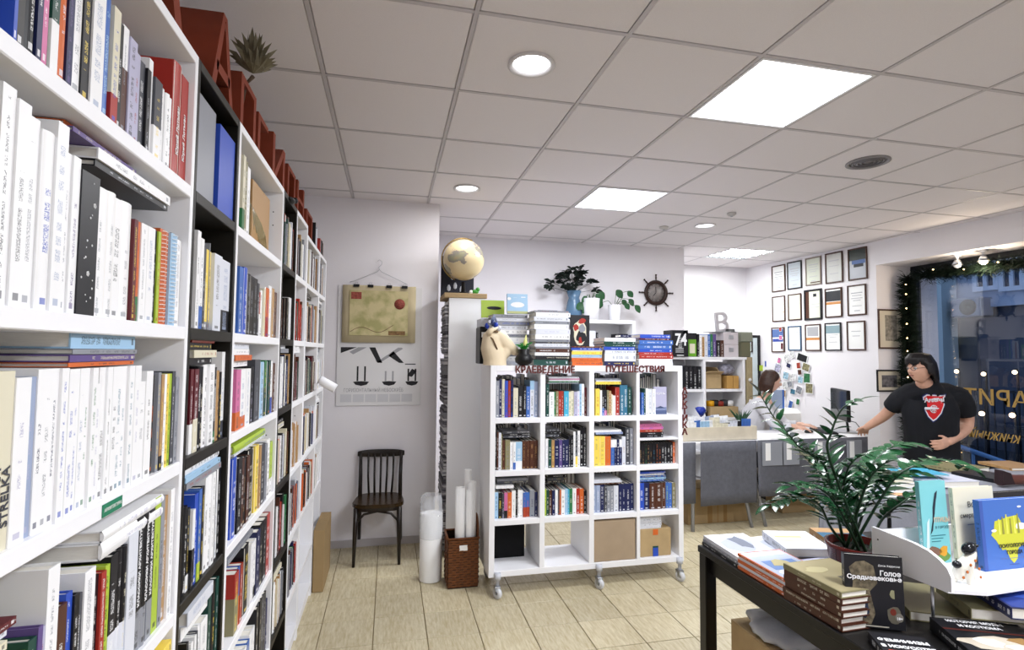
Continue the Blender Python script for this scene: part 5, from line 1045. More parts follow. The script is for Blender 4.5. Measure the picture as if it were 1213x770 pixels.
for a_, b_ in (((GXw-.03, .8, .34), (GXw+.05, 4.98, .40)), ((GXw-.03, .8, 2.595), (GXw+.05, 4.98, 2.655)), ((GXw-.03, 4.92, .40), (GXw+.05, 4.98, 2.595)), ((GXw-.03, .8, .40), (GXw+.05, .86, 2.595))): wpart('window_frame', a_, b_, wf)
MB().add([(GXw, .86, .40), (GXw, 4.92, .40), (GXw, 4.92, 2.595), (GXw, .86, 2.595)], [(0, 1, 2, 3)]).build('window_glass', pane_glass(), wo)
MB().bbox((5.36, .8, .341), (5.89, 4.97, .37), .004).build('window_sill', M_white, wo)
fir = mat('fir_green', '#0d1f14', .6, noise=.5, nscale=40)
def garland(name, pts, n, r, lb):
    o = thing(name, lb, 'garland', tuple(pts[0])); P0 = Vector(pts[0]); b = MB()
    seg = [(Vector(pts[i]), Vector(pts[i+1])) for i in range(len(pts)-1)]; tot = sum((q-p).length for p, q in seg)
    for k in range(n):
        s = rnd.random()*tot
        for p, q in seg:
            if s <= (q-p).length: c = p+(q-p)*(s/(q-p).length); break
            s -= (q-p).length
        d = Vector((rnd.gauss(0, 1), rnd.gauss(0, 1), rnd.gauss(0, 1))).normalized(); L = r*rnd.uniform(.5, 1.1); e = d.orthogonal().normalized()*.008; c = c-P0
        if (c+P0+d*L).y > 4.965: d.y = -abs(d.y)
        if (c+P0+d*L).z > 2.64: d.z = -abs(d.z)
        b.add([c-e, c+e, c+d*L], [(0, 1, 2)]); 
        for j in range(3):
            f_ = (d+Vector((rnd.gauss(0, .5), rnd.gauss(0, .5), rnd.gauss(0, .5)))).normalized(); m_ = c+d*L*(.3+.2*j); g = f_.orthogonal().normalized()*.004
            if (m_+P0+f_*L*.5).z < 2.64 and (m_+P0+f_*L*.5).y < 4.97 and (m_+P0+f_*L*.5).x < GXw-.01: b.add([m_-g, m_+g, m_+f_*L*.5], [(0, 1, 2)])
    q = b.build('needles', fir, o); q['kind'] = 'stuff'
    MB().tube([Vector(p)-P0 for p in pts], .018, 6).build('stem', mat('fir_stem', '#20160e', .8), o)
    return o, seg, P0, tot
bulb = mat('fairy_bulb', '#ffd9a0', emit='#ffce8a', es=10)
# the garland hangs at the recess corner and along the head of the window
gA = garland('fir_garland', [(5.66, 4.84, 2.5), (5.67, 4.85, 1.9), (5.65, 4.84, 1.3), (5.64, 4.82, .5)], 4500, .125, 'dark fir garland with tiny lights hanging down the left side of window')
gB = garland('fir_garland', [(5.74, 4.75, 2.52), (5.74, 3.9, 2.5), (5.74, 3.0, 2.52), (5.74, 1.8, 2.51), (5.74, 1.0, 2.52)], 6500, .13, 'dark fir garland running along the top of the window')
for (o, seg, P0, tot), n in ((gA, 14), (gB, 12)):
    for k in range(n):
        s = (k+.5)/n*tot
        for p, q in seg:
            if s <= (q-p).length: c = p+(q-p)*(s/(q-p).length); break
            s -= (q-p).length
        MB().ball(c-P0+Vector((-.09, -.06, rnd.uniform(-.04, .04))), .0065, 8).build('fairy_light', bulb, o)
for k, (px, py, on) in enumerate(((1165, 308, 1), (1134, 311, 0))):
    P = onX(px, py, 5.6); o = thing('spot_lamp', ['lit spotlight under the window head', 'unlit small spotlight left of the lit one'][k], 'lamp', (P.x, P.y, 2.655))
    MB().lathe([(.03, 0), (.03, -.02), (.01, -.022), (.01, -.05)], n=14).build('mount', M_white, o)
    MB().lathe([(.02, -.05), (.03, -.07), (.05, -.11), (.044, -.108), (.018, -.06)], n=20).build('shade', M_metal, o)
    MB().ball((0, 0, -.105), .034, 14).build('bulb', mat('warm_bulb', '#fff', emit='#ffd9a8', es=25) if on else M_paper, o)
    if on:
        l = D.lights.new('spot_glow', 'POINT'); l.energy = 9; l.color = (1, .82, .6); l.shadow_soft_size = .04; lo = D.objects.new('spot_glow', l); COL.objects.link(lo); lo.location = (P.x-.02, P.y, 2.655-.16)
# lettering on the pane, read from the street
gold = mat('gold_vinyl', '#a3854a', .45)
def pane_text(s, pxl, pxr, py, h, lb, sh=0):
    o = flat_text('window_lettering', s, 1, gold, None, None, .001, bold=.012); xs = [v.co.x for v in o.data.vertices]; ys = [v.co.y for v in o.data.vertices]
    A = onX(pxl, py, GXw-.004); B = onX(pxr, py, GXw-.004)
    for v in o.data.vertices:
        u_ = (v.co.x-min(xs))/(max(xs)-min(xs)); z = v.co.y*h/.72; v.co = Vector((GXw-.004-(.002 if v.co.z > 0 else 0), B.y+(A.y-B.y)*u_-sh*z, A.z+z))
    tag(o, lb, 'lettering')
pane_text('АРИТ', 1142, 1220, 477, .155, 'gold reversed capital letters on the window right of the man')
pane_text('книжный', 1148, 1206, 517, .1, 'gold reversed slanted lettering, lower line on the window', .3)

# ------------------------------------------------------------------ outside: dusk street
g = MB().box((6.3, -6, -.5), (24, 16, -.4)).build('ground', mat('wet_asphalt', '#2a2f38', .35, noise=.3, nscale=6)); struct(g)
BXx = 13.0
o = thing('building', 'pale apartment building across the street seen through the window', 'building', (BXx, 4, -.4)); bw_ = mat('render_pale', '#a3acbd', .8, noise=.08, nscale=3)
def bp(px, py): return onX(px, py, BXx)-Vector((BXx, 4, -.4))
MB().box((0, -8, 3.2), (3, 14, 9)).build('wall', bw_, o); MB().box((.02, -8, 0), (3, 14, 3.2)).build('shopfront_wall', mat('shopfront_dark', '#39404f', .5), o)
MB().box((-.12, -8, 3.12), (0, 14, 3.3)).build('ledge', bw_, o)
A, B = bp(1116, 430), bp(1138, 430); MB().box((-.5, B.y, 0), (-.05, A.y, 6.5)).build('pillar', mat('pillar_pale', '#b9c4c4', .7), o)
for (x0, x1, y0, y1) in ((1085, 1108, 318, 360), (1155, 1184, 300, 346), (1186, 1216, 300, 346), (1218, 1245, 300, 346), (1084, 1112, 372, 415)):
    A = bp(x0, y1); B = bp(x1, y0); f = MB()
    for a_, b_ in (((B.y, A.z), (A.y, A.z+.1)), ((B.y, B.z-.1), (A.y, B.z)), ((B.y, A.z+.1), (B.y+.1, B.z-.1)), ((A.y-.1, A.z+.1), (A.y, B.z-.1)), (((A.y+B.y)/2-.04, A.z+.1), ((A.y+B.y)/2+.04, B.z-.1))): f.box((-.08, a_[0], a_[1]), (-.001, b_[0], b_[1]))
    f = f.build('window', mat('far_frame', '#c3c9d4', .5), o); MB().box((-.03, B.y+.1, A.z+.1), (-.005, A.y-.1, B.z-.1)).build('pane', mat('far_pane', '#2a3448', .08), f)
for k in range(5):
    y = 1.2-1.5*k+3; MB().box((-.04, y, .5), (.01, y+1.2, 2.9)).build('shop_window', mat('far_pane', ''), o)
A, B = bp(1143, 377), bp(1178, 352)
o = thing('air_conditioner', 'dark air conditioner unit on the building across the street', 'air conditioner', (BXx-.42, 4+B.y, A.z-.4)); w_ = A.y-B.y; h = B.z-A.z
MB().bbox((0, 0, 0), (.4, w_, h), .03).build('case', mat('ac_grey', '#6b7484', .6), o); MB().lathe([(h*.1, 0), (h*.4, -.02), (h*.42, 0)], n=20, M=TR(0, w_*.4, h*.5) @ Matrix.Rotation(PI/2, 4, 'Y')).build('fan_grille', M_dark, o)
# railing and fence close outside
o = thing('handrail', 'pale blue handrail sloping down just outside the window', 'railing', (7.2, 2, -.4)); A = onX(1120, 523, 7.2); B = onX(1230, 562, 7.2); O_ = Vector((7.2, 2, -.4)); rb_ = mat('rail_blue', '#5a86b8', .35)
MB().tube([A-O_, B-O_], .03, 8).build('rail', rb_, o)
for t in (0, .33, .66, 1): P = A+(B-A)*t-O_; MB().tube([P, (P.x, P.y, 0)], .018, 6).build('post', rb_, o)
o = thing('street_fence', 'dark vertical-bar street fence beyond the window lettering', 'fence', (11.3, 0, -.4)); fm_ = mat('fence_dark', '#10151f', .5)
for z in (.55, 1.35): MB().box((-.02, -1, z), (.02, 9, z+.04)).build('fence_rail', fm_, o)
for k in range(60): MB().box((-.01, -1+.166*k, .1), (.01, -.98+.166*k, 1.4)).build('bar', fm_, o)
lamp = mat('street_bulb', '#ffdca0', emit='#ffdcae', es=5)  # glowing balls on added poles stand in for reflections in the glass
for k, (px, py, X_) in enumerate(((1133, 440, 10.5), (1165, 443, 10.5), (1202, 441, 10.5), (1163, 490, 8.8), (1199, 492, 8.8))):
    P = onX(px, py, X_); o = thing('street_light', 'glowing dot standing in for a window reflection, %s' % ['upper row, nearest the man', 'upper row, middle', 'upper row, right', 'lower row, left', 'lower row, right'][k], 'light', (P.x, P.y, -.4), 0, 'stand-ins for window reflections')
    MB().ball((0, 0, P.z+.4), .036, 12).build('bulb', lamp, o); MB().tube([(.06, 0, P.z+.4), (.06, 0, 0)], .02, 6).build('pole', fm_, o); MB().tube([(0, 0, P.z+.45), (.06, 0, P.z+.45), (.06, 0, P.z+.38)], .015, 6).build('bracket', fm_, o)
o = thing('parked_car', 'dark blue parked car beyond the sloping handrail', 'car', (8.6, 2.6, -.4)); cb = mat('car_blue', '#16294a', .2, spec=.7)
MB().prism([(-.9, .25), (-.9, .75), (-.6, .85), (-.1, .9), (.35, 1.35), (1.5, 1.38), (2.1, .95), (2.6, .85), (2.65, .3), (2.3, .22), (-.6, .22)], -.0, 1.6, 'x', M=TR(0, -2, 0)).build('body', cb, o)
for y in (-2.3, -.1):
    for x in (.0, 1.45): MB().lathe([(.1, 0), (.33, .0), (.34, .05), (.34, .15), (.1, .18)], n=20, M=TR(x-.02, y, .34) @ Matrix.Rotation(PI/2, 4, 'Y')).build('wheel', M_dark, o)
MB().prism([(.3, .92), (.5, 1.28), (1.4, 1.3), (1.8, .95)], -.01, 1.61, 'x', M=TR(0, -2, 0)).build('window', mat('car_glass', '#0a1018', .05), o)
# ------------------------------------------------------------------ people
def remesh(b, name, m, parent, vox=.006, sm=4, noise=0, ns=8):
    o = b.build(name, m, parent); bake(o, [('REMESH', dict(mode='VOXEL', voxel_size=vox)), ('SMOOTH', dict(iterations=sm, factor=.5))])
    if noise:
        nn = [v.normal.copy() for v in o.data.vertices]
        for v, n_ in zip(o.data.vertices, nn): v.co += n_*noise*mnoise(Vector((v.co.x*ns, v.co.y*ns, v.co.z*ns*.6)))
    return o
def smoothpath(pts, rads, n=5):
    P = [Vector(p) for p in pts]; out = []; ro = []
    for i in range(len(P)-1):
        p0, p1, p2, p3 = P[max(i-1, 0)], P[i], P[i+1], P[min(i+2, len(P)-1)]
        for k in range(n):
            t = k/n; out.append(.5*((2*p1)+(p2-p0)*t+(2*p0-5*p1+4*p2-p3)*t*t+(3*p1-p0-3*p2+p3)*t**3)); ro.append(rads[i]*(1-t)+rads[i+1]*t)
    return out+[P[-1]], ro+[rads[-1]]
def limb(b, pts, rads, flat=1, up=None, n=14):
    p, r = smoothpath(pts, rads); b.tube(p, r, n, flat=flat, up=up); b.ball(pts[0], rads[0]*.98, 14); b.ball(pts[-1], rads[-1]*.98, 14)
def head(b, c, fwd, up, s=1.0, lean=0):
    f = Vector(fwd).normalized(); u = Vector(up); u = (u-f*u.dot(f)).normalized(); r = f.cross(u); Mx = basis(r, f, u, (0, 0, 0)).to_3x3(); n = 40; k = 30; vs = []; fs = []
    def g(x, z, x0, z0, w_): return math.exp(-((x-x0)**2+(z-z0)**2)/(w_*w_))
    for j in range(k+1):
        a = PI*j/k
        for i in range(n):
            q = 2*PI*i/n; d = Vector((math.sin(a)*math.cos(q), math.sin(a)*math.sin(q), -math.cos(a))); x, y, z = d.x*.076, d.y*.098, d.z*.118
            if z < 0: t = -z/.118; x *= 1-.32*t*t; y = y*(1-.12*t) if y > 0 else y*(1-.35*t)
            if d.y > 0:
                y += .030*g(x, z, 0, -.022, .013)*(1 if z > -.035 else .6)+.016*g(x, z, 0, -.002, .012)              # nose
                y += .006*g(x, z, 0, -.052, .018)+.010*g(x, z, 0, -.092, .022)+.006*g(abs(x), z, .03, .026, .02)      # lips, chin, brow
                y -= .012*g(abs(x), z, .031, .006, .015); y += .004*g(abs(x), z, .04, -.025, .02); y -= .004*g(x, z, 0, -.068, .012)
            vs.append(Vector(c)+Mx @ Vector((x, y, z))*s)
    for j in range(k):
        for i in range(n): fs.append((j*n+i, j*n+(i+1) % n, (j+1)*n+(i+1) % n, (j+1)*n+i))
    b.add(vs, fs)
    for sg in (-1, 1): b.ball(Vector(c)+Mx @ Vector((sg*.077, -.008, -.008))*s, (.012*s, .022*s, .03*s), 12, M=Mx.to_4x4())
    return Mx
def hand(b, wr, dirv, palmn, side, curl=.4, s=1.0, spread=.12, thumb_up=1):
    d = Vector(dirv).normalized(); n = Vector(palmn); n = (n-d*n.dot(d)).normalized(); x = d.cross(n)*side; w = Vector(wr)
    pl = w+d*.045*s
    b.tube([w-d*.01*s, w+d*.03*s, w+d*.085*s], [.026*s, .038*s, .040*s], 12, flat=.42, up=n); b.ball(pl, (.03*s, .03*s, .018*s), 12, M=basis(x, d, n, (0, 0, 0)))
    for k, (off, L) in enumerate(((-.03, .07), (-.010, .08), (.011, .075), (.030, .058))):
        p = w+d*.078*s+x*off*s; dd = (d+x*(off*spread*25)).normalized(); pts = [p-d*.02*s, p]; a = 0
        for t in (.45, .33, .22):
            a += curl*.8; q = (dd*math.cos(a)+n*math.sin(a)); pts.append(pts[-1]+q*L*t*s)
        b.tube(pts, [.0095*s, .0095*s, .0088*s, .008*s, .006*s], 8); b.ball(pts[-1], .006*s, 8)
    p = w+d*.018*s-x*.028*s; q = (d*.75-x*.75+n*.25).normalized(); pts = [p-q*.01*s, p, p+q*.035*s, p+q*.035*s+(d*.9-x*.3+n*.3).normalized()*.028*s]
    b.tube(pts, [.013*s, .012*s, .0105*s, .008*s], 8); b.ball(pts[-1], .008*s, 8)
def hair_locks(o, c, Mx, s, m, n, fn, rad=.012):
    b = MB()
    for k in range(n):
        pts = fn(k)
        if not pts: continue
        P = [Vector(c)+Mx @ (Vector(p)*s) for p in pts]; r = rad*s*rnd.uniform(.8, 1.25); b.tube(P, [r*.7]+[r]*(len(P)-2)+[r*.15], 6, flat=.6)
    return b
skin_m = mat('skin_man', '#cfa18b', .5, noise=.06, nscale=20); skin_w = mat('skin_woman', '#d6ab96', .5, noise=.05, nscale=20)
M_hd = mat('hair_dark', '#141012', .45, noise=.4, nscale=60); M_hb = mat('hair_brown', '#3a241a', .45, noise=.4, nscale=60)
# --- the man
mo = thing('person', 'dark-haired man in a black t-shirt with a red football crest, leaning on the desk', 'person', (0, 0, 0))
mb_ = atd(1105, 540, 4.72); mo.location = (mb_.x, mb_.y, 0); OM = Vector(mo.location)
def mp(px, py, d): return atd(px, py, d)-OM
px2 = 4.68/633
b = MB()
pel = mp(1104, 548, 4.74); wai = mp(1103, 526, 4.72); che = mp(1102, 487, 4.7); ntop = mp(1094, 452, 4.66); nb = mp(1099, 462, 4.7)
limb(b, [pel, wai, che, mp(1101, 474, 4.72)], [.16, .165, .17, .11], .62, CF)
limb(b, [nb, ntop], [.066, .062])
rs, re_, rw = mp(1071, 470, 4.78), mp(1048, 492, 4.97), mp(1027, 506, 5.10)
ls, le, lw = mp(1136, 471, 4.7), mp(1145, 504, 4.74), mp(1124, 523, 4.56)
limb(b, [mp(1095, 472, 4.74), rs, re_, rw], [.06, .06, .047, .031]); limb(b, [mp(1110, 472, 4.74), ls, le, lw], [.06, .062, .052, .034])
deskP = Vector((xr-.045, DY+.06, DZ+.045))-OM
hand(b, rw, (deskP-rw).normalized()+Vector((0, 0, -.1)), (0, 0, -1), -1, .45, 1.12)
hand(b, lw, mp(1104, 531, 4.5)-lw, CF, 1, .55, 1.1)
for s_x, k_ in ((1095, 1), (1115, 1)):
    hip = mp(s_x, 553, 4.74); kn = mp(s_x-2, 596, 4.7); an = Vector((kn.x+.01, kn.y+.06, .09)); limb(b, [hip, kn, an], [.095, .065, .045])
hc = mp(1090, 436.5, 4.62); fd = -CR*.97-CF*.2-Vector((0, 0, .03))
HMx = head(b, hc, fd, (0, 0, 1), 1.04)
body = remesh(b, 'body', skin_m, mo, .0065, 3)
# t-shirt
b = MB(); limb(b, [mp(1104, 553, 4.74), mp(1104, 528, 4.72), mp(1103, 490, 4.7), mp(1101, 471, 4.72), mp(1099, 463, 4.71)], [.225, .222, .23, .205, .125], .68, CF, 24); limb(b, [mp(1098, 463, 4.71), mp(1083, 465, 4.74), mp(1070, 470, 4.78)], [.085, .09, .085]); limb(b, [mp(1103, 463, 4.71), mp(1120, 466, 4.72), mp(1134, 472, 4.7)], [.085, .09, .085])
def cut(pts, rads): p, r = smoothpath(pts, rads); b.tube(p, r, 16); b.ball(pts[0], rads[0], 14)
cut([mp(1095, 470, 4.72), mp(1072, 470, 4.78), mp(1057, 483, 4.88)], [.09, .088, .078]); cut([mp(1110, 470, 4.72), mp(1136, 471, 4.7), mp(1143, 491, 4.73)], [.09, .088, .082])
sh = remesh(b, 't_shirt', mat('tshirt_black', '#0f1118', .85, noise=.1, nscale=30), mo, .009, 5, .012, 9); sh['label'] = 'black t-shirt with a red crest'
b = MB()
for s_x in (1095, 1116):
    hip = mp(s_x, 556, 4.74); kn = mp(s_x-2, 598, 4.7); limb(b, [mp(1105, 550, 4.74), hip, kn, Vector((kn.x+.01, kn.y+.06, .07))], [.15, .125, .088, .07])
remesh(b, 'trousers', mat('jeans_dark', '#14161f', .85, noise=.15, nscale=40), mo, .01, 4)
for s_x in (1095, 1116):
    kn = mp(s_x-2, 598, 4.7); MB().ball((kn.x-.04, kn.y-.02, .045), (.13, .055, .045), 14, M=RZ(.9)).build('shoe', M_dark, mo)
# crest: shield, lettering and cannon on the chest
A = mp(1107, 483, 4.7); zc0 = (1093, 1121, 466, 502)
ce = mp(1106.5, 481, 4.52); ps = 4.53/633
hits = {}
def front(px, py):                                                    # on the shirt surface along the sight line, slightly proud
    d_ = ray(px, py); 
    bad, loc, nor, idx = sh.ray_cast(CAMP-OM, d_)
    return loc-d_*.003 if bad else ce
def shield(sc, name, m, lift):
    pts = [(-13.5, -12), (-9, -15), (0, -14.5), (9, -14), (13.5, -14.5), (12.5, -2), (9, 8), (3, 15), (-1, 17.5), (-7, 12), (-11.5, 3)]
    b = MB(); n = 8; C0 = front(1106.5, 482)-ray(1106.5, 482)*lift; b.v.append(tuple(C0))
    for j in range(1, n+1):
        for x, y in pts: p = front(1106.5+x*sc*j/n, 482+y*sc*j/n); b.v.append(tuple(p-ray(1106, 482)*lift))
    K = len(pts); b.f = [(0, 1+i, 1+(i+1) % K) for i in range(K)]+[(1+(j-1)*K+i, 1+j*K+i, 1+j*K+(i+1) % K, 1+(j-1)*K+(i+1) % K) for j in range(1, n) for i in range(K)]
    b.fm = [0]*len(b.f); b.sm = [False]*len(b.f); return b.build(name, m, mo)
bpy.context.view_layer.update()
shield(1.06, 'crest_border', mat('crest_navy', '#1d2c66', .6), .0); shield(.98, 'crest_rim', mat('crest_white', '#d8d8de', .6), .0015); c_ = shield(.88, 'crest', mat('crest_red', '#c4161c', .6), .003); c_['label'] = 'red shield crest on the t-shirt'
def chest_M(px, py): p = front(px, py)-ray(px, py)*.007; x_ = (CR+CF*.0).normalized(); return basis(x_, Vector((0, 0, 1)).cross(x_), (0, 0, 1), p) @ Matrix.Rotation(PI/2, 4, 'X')
flat_text('crest_lettering', 'Arsenal', .055, mat('crest_white', ''), mo, chest_M(1107, 476) @ Matrix.Rotation(.05, 4, 'Z'), .001, 'CENTER', .0015)
CM = chest_M(1106, 484)
MB().tube([(-.07, .0, 0), (.03, 0, 0), (.085, .008, 0)], [.012, .009, .008], 8).build('crest_cannon', mat('crest_white', ''), mo, M=CM)
MB().lathe([(.028, -.001), (.034, -.001), (.034, .001), (.028, .001), (.028, -.001)], n=20, M=TR(0, -.004, .003)).build('crest_wheel', mat('crest_white', ''), mo, M=CM)
for k in range(4): MB().box((-.032, -.003, 0), (.032, .003, .002), M=TR(0, -.004, .003) @ RZ(k*PI/4)).build('crest_spoke', mat('crest_white', ''), mo, M=CM)
# hair, eyes, glasses
def man_lock(k):
    a = rnd.uniform(-PI, PI); back = math.cos(a); L = rnd.uniform(.75, 1.05)
    # a=0 at the back of the head, +-pi at the forehead
    x, y = math.sin(a), -math.cos(a); p0 = (x*.012, y*.015-.005, .125)
    if y > .25:  return [p0, (x*.05, y*.075, .12), (x*.075, y*.105, .085), (x*.082+.01*rnd.uniform(-1, 1), y*.11, .045-.02*rnd.random())]
    return [p0, (x*.06, y*.075-.005, .108), (x*.09, y*.105-.01, .04), (x*.095, y*.11-.014, -.03*L), (x*.088+.012*rnd.uniform(-1, 1), y*.112-.024, (-.115 if y < -.0 else -.055)*L)]
b = hair_locks(mo, hc, HMx, 1.04, M_hd, 120, man_lock, .016)
b.ball(Vector(hc)+HMx @ Vector((0, -.018, .03)), (.086, .1, .1), 20, M=HMx.to_4x4())
remesh(b, 'hair', M_hd, mo, .007, 2)
def eyes(parent, hc, Mx, s):
    for sg in (-1, 1):
        e = MB().ball(Vector(hc)+Mx @ Vector((sg*.031, .083, .006))*s, .0125*s, 12).build('eye', mat('eye_white', '#d9d4d0', .3), parent)
        MB().ball(Vector(hc)+Mx @ Vector((sg*.031, .0925, .006))*s, .0055*s, 10).build('pupil', M_dark, e)
        MB().tube([Vector(hc)+Mx @ Vector((sg*(.018+.011*t), .1-.006*t*t*.6, .026+.003*math.sin(t*1.5)))*s for t in (0, 1, 2)], .0035*s, 6).build('eyebrow', M_hd, parent)
    MB().tube([Vector(hc)+Mx @ Vector((x, .101-abs(x)*.25, -.052))*s for x in (-.022, -.01, 0, .01, .022)], .0035*s, 6).build('lips', mat('lips', '#8c5148', .5), parent)
eyes(mo, hc, HMx, 1.04)
gl = MB()
for sg in (-1, 1): gl.tube([hc+HMx @ Vector((sg*.033+.022*math.cos(t), .106, .005+.016*math.sin(t)))*1.04 for t in [2*PI*i/16 for i in range(17)]], .0018, 5); gl.tube([hc+HMx @ Vector((sg*.056, .104, .008))*1.04, hc+HMx @ Vector((sg*.082, 0, .012))*1.04], .0018, 5)
gl.tube([hc+HMx @ Vector((-.011, .108, .008))*1.04, hc+HMx @ Vector((.011, .108, .008))*1.04], .0018, 5); gl.build('glasses', M_dark, mo)
# --- the woman
fo = thing('person', 'woman with brown bobbed hair in a white shirt seated at the desk', 'person', (0, 0, 0)); p_ = atd(893, 530, 6.0); fo.location = (p_.x, p_.y, 0); OF = Vector(fo.location)
def fp(px, py, d): return atd(px, py, d)-OF
b = MB(); fh = fp(913.5, 451.5, 5.9)
limb(b, [fp(890, 545, 6.0), fp(891, 520, 6.0), fp(897, 492, 5.98), fp(904, 478, 5.95)], [.15, .13, .14, .1], .8, CF); limb(b, [fp(905, 476, 5.95), fp(911, 462, 5.92)], [.055, .05])
s1, e1, w1 = fp(904, 482, 5.78), fp(921, 504, 5.68), fp(943, 505.5, 5.6)
s2, e2, w2 = fp(908, 482, 6.1), fp(930, 502, 6.0), fp(950, 503, 5.8)
limb(b, [s1, e1, w1], [.055, .042, .028]); limb(b, [s2, e2, w2], [.055, .042, .028])
hand(b, w1, fp(958, 508, 5.55)-w1, (0, 0, -1), 1, .3, 1.0); hand(b, w2, fp(962, 504.5, 5.72)-w2, (0, 0, -1), -1, .25, 1.0)
for sd in (-.11, .11): hp = fp(892, 545, 6.0+sd); kn = hp+Vector((.42, -.06, .0)); kn.z = .5; an = kn+Vector((.03, 0, 0)); an.z = .06; limb(b, [hp, kn, an], [.085, .06, .04])
FMx = head(b, fh, CR*.95-CF*.3-Vector((0, 0, .2)), (0, 0, 1), .97)
remesh(b, 'body', skin_w, fo, .0065, 3)
b = MB(); limb(b, [fp(889, 548, 6.0), fp(890, 520, 6.0), fp(896, 493, 5.98), fp(903, 480, 5.95), fp(906, 474, 5.95)], [.19, .165, .17, .13, .07], .85, CF, 20)
for a3, b3, c3 in ((s1, e1, w1), (s2, e2, w2)): q = b3+(c3-b3)*.75; p, r = smoothpath([a3, b3, q], [.078, .058, .045]); b.tube(p, r, 14); b.ball(a3, .078, 12)
sh2 = remesh(b, 'shirt', mat('shirt_white', '#c9c8ce', .8, noise=.05, nscale=20), fo, .009, 4, .012, 10); sh2['label'] = 'white shirt'
b = MB()
for sd in (-.11, .11): hp = fp(892, 545, 6.0+sd); kn = hp+Vector((.42, -.06, .0)); kn.z = .5; an = kn+Vector((.03, 0, 0)); an.z = .1; limb(b, [fp(890, 545, 6.0), hp, kn, an], [.14, .105, .078, .06])
remesh(b, 'trousers', mat('jeans_dark', ''), fo, .011, 4)
for sd in (-.11, .11): hp = fp(892, 545, 6.0+sd); MB().ball((hp.x+.49, hp.y-.06, .04), (.12, .045, .04), 12).build('shoe', M_dark, fo)
def wlock(k):
    a = rnd.uniform(-1.75, 1.75); x, y = math.sin(a), -math.cos(a)
    return [(x*.01, y*.02, .124), (x*.065, y*.075, .108), (x*.092, y*.108-.005, .03), (x*.1, y*.11-.01, -.05), (x*.095, y*.1-.005+.02*rnd.random(), -.125-.02*rnd.random())]
b = hair_locks(fo, fh, FMx, .97, M_hb, 130, wlock, .016); b.ball(fh+FMx @ Vector((0, -.016, .028)), (.084, .1, .1), 20, M=FMx.to_4x4()); remesh(b, 'hair', M_hb, fo, .007, 2)
eyes(fo, fh, FMx, .97)
o = thing('office_chair', 'chair under the seated woman, hidden behind the desk', 'chair', (fo.location.x-.02, fo.location.y+.0, 0))
sz = fp(890, 545, 6.0).z-.15
MB().bbox((-.1, -.22, sz-.07), (.24, .22, sz-.005), .02).build('seat', M_dark, o); MB().tube([(0, 0, .08), (0, 0, sz-.07)], .025, 10).build('column', M_metal, o)
for k in range(5): a = k*2*PI/5; MB().tube([(0, 0, .09), (.28*math.cos(a), .28*math.sin(a), .03)], [.022, .014], 8).build('leg', M_dark, o)

# ------------------------------------------------------------------ the black book table in front
TZ = .75; TX0, TX1, TY0, TY1 = 1.39, 3.2, 1.02, 2.24
o = thing('display_table', 'black table in the right foreground covered with books', 'table', (TX0, TY0, 0)); W, L = TX1-TX0, TY1-TY0
MB().bbox((0, 0, TZ-.03), (W, L, TZ), .003).build('tabletop', M_blackwood, o)
MB().box((.03, .03, TZ-.11), (W-.03, .05, TZ-.031)).build('apron', M_blackwood, o); MB().box((.03, L-.05, TZ-.11), (W-.03, L-.03, TZ-.031)).build('apron', M_blackwood, o)
for x in (.03, W-.05): MB().box((x, .051, TZ-.11), (x+.02, L-.051, TZ-.031)).build('apron', M_blackwood, o)
for x in (.0, W-.06):
    for y in (0, L-.06): MB().bbox((x+.005, y+.005, 0), (x+.06, y+.055, TZ-.031), .003).build('leg', M_blackwood, o)
def flat_book(x, y, w_, h, z, t, rz, col, ink, lb, extra=None, nm='book', grp='books lying on the black table', dep=None):
    # lying with the front cover up; local x of the page to the right, y away from the camera
    M = TR(x, y, z) @ RZ(rz) @ basis((0, 0, 1), (1, 0, 0), (0, 1, 0), (0, 0, 0))
    book(M, t, h, w_, col, ink, None, 0, lb, grp, nm, 'magazine' if nm == 'magazine' else 'book', True, False, extra)
# three magazine stacks along the left edge, spines to the aisle
z = TZ+.001
mg = 'magazines on the black table'
for k, (c, t) in enumerate((('k', .012), ('g', .012), ('i', .014))):
    flat_book(1.40+.004*k, 1.97, .2, .27, z, t, -.05, c, 'w', '%s magazine, %s up, far left corner of the black table' % (NAME[c], ORD[k]), 'magcover' if k == 2 else None, 'magazine', mg); z += t+.0008
z = TZ+.001
for k, (c, t) in enumerate((('o', .012), ('i', .012), ('o', .012), ('i', .012), ('o', .010))):
    flat_book(1.405+.003*(k % 2), 1.70, .2, .262, z, t, .02, c, 'w', '%s-spined magazine, %s up, beside the brown book stack' % (NAME[c], ORD[k]), 'magcover2' if k == 4 else None, 'magazine', mg); z += t+.0008
z = TZ+.001
for k in range(6):
    flat_book(1.402+rnd.uniform(0, .005), 1.452+rnd.uniform(-.003, .003), .205, .245, z, .0195, .03+rnd.uniform(-.01, .01), 'B' if k < 5 else 'O', 'c', 'brown-spined hardback, %s from bottom of the six-book stack' % ORD[k], 'oldcover' if k == 5 else None, grp='stack of six brown hardbacks'); z += .0203
flat_book(1.63, 1.98, .2, .26, TZ+.001, .012, .1, 'w', 'k', 'white magazine with grey photo behind the orange-spined stack', 'magcover3', 'magazine', mg)
flat_book(1.66, 2.0, .2, .23, TZ+.0138, .035, -.25, 'i', 'k', 'thick white book with a pale yellow cover left of the plant pot', 'palecover')
flat_book(1.90, 2.0, .2, .22, TZ+.001, .05, -.3, 't', 'w', 'tan and teal book just behind the plant pot', 'tealcover')
flat_book(1.64, 1.72, .2, .24, TZ+.001, .012, .05, 'v', 'w', 'lilac magazine between the orange-spined stack and plant pot', 'magcover3', 'magazine', mg)
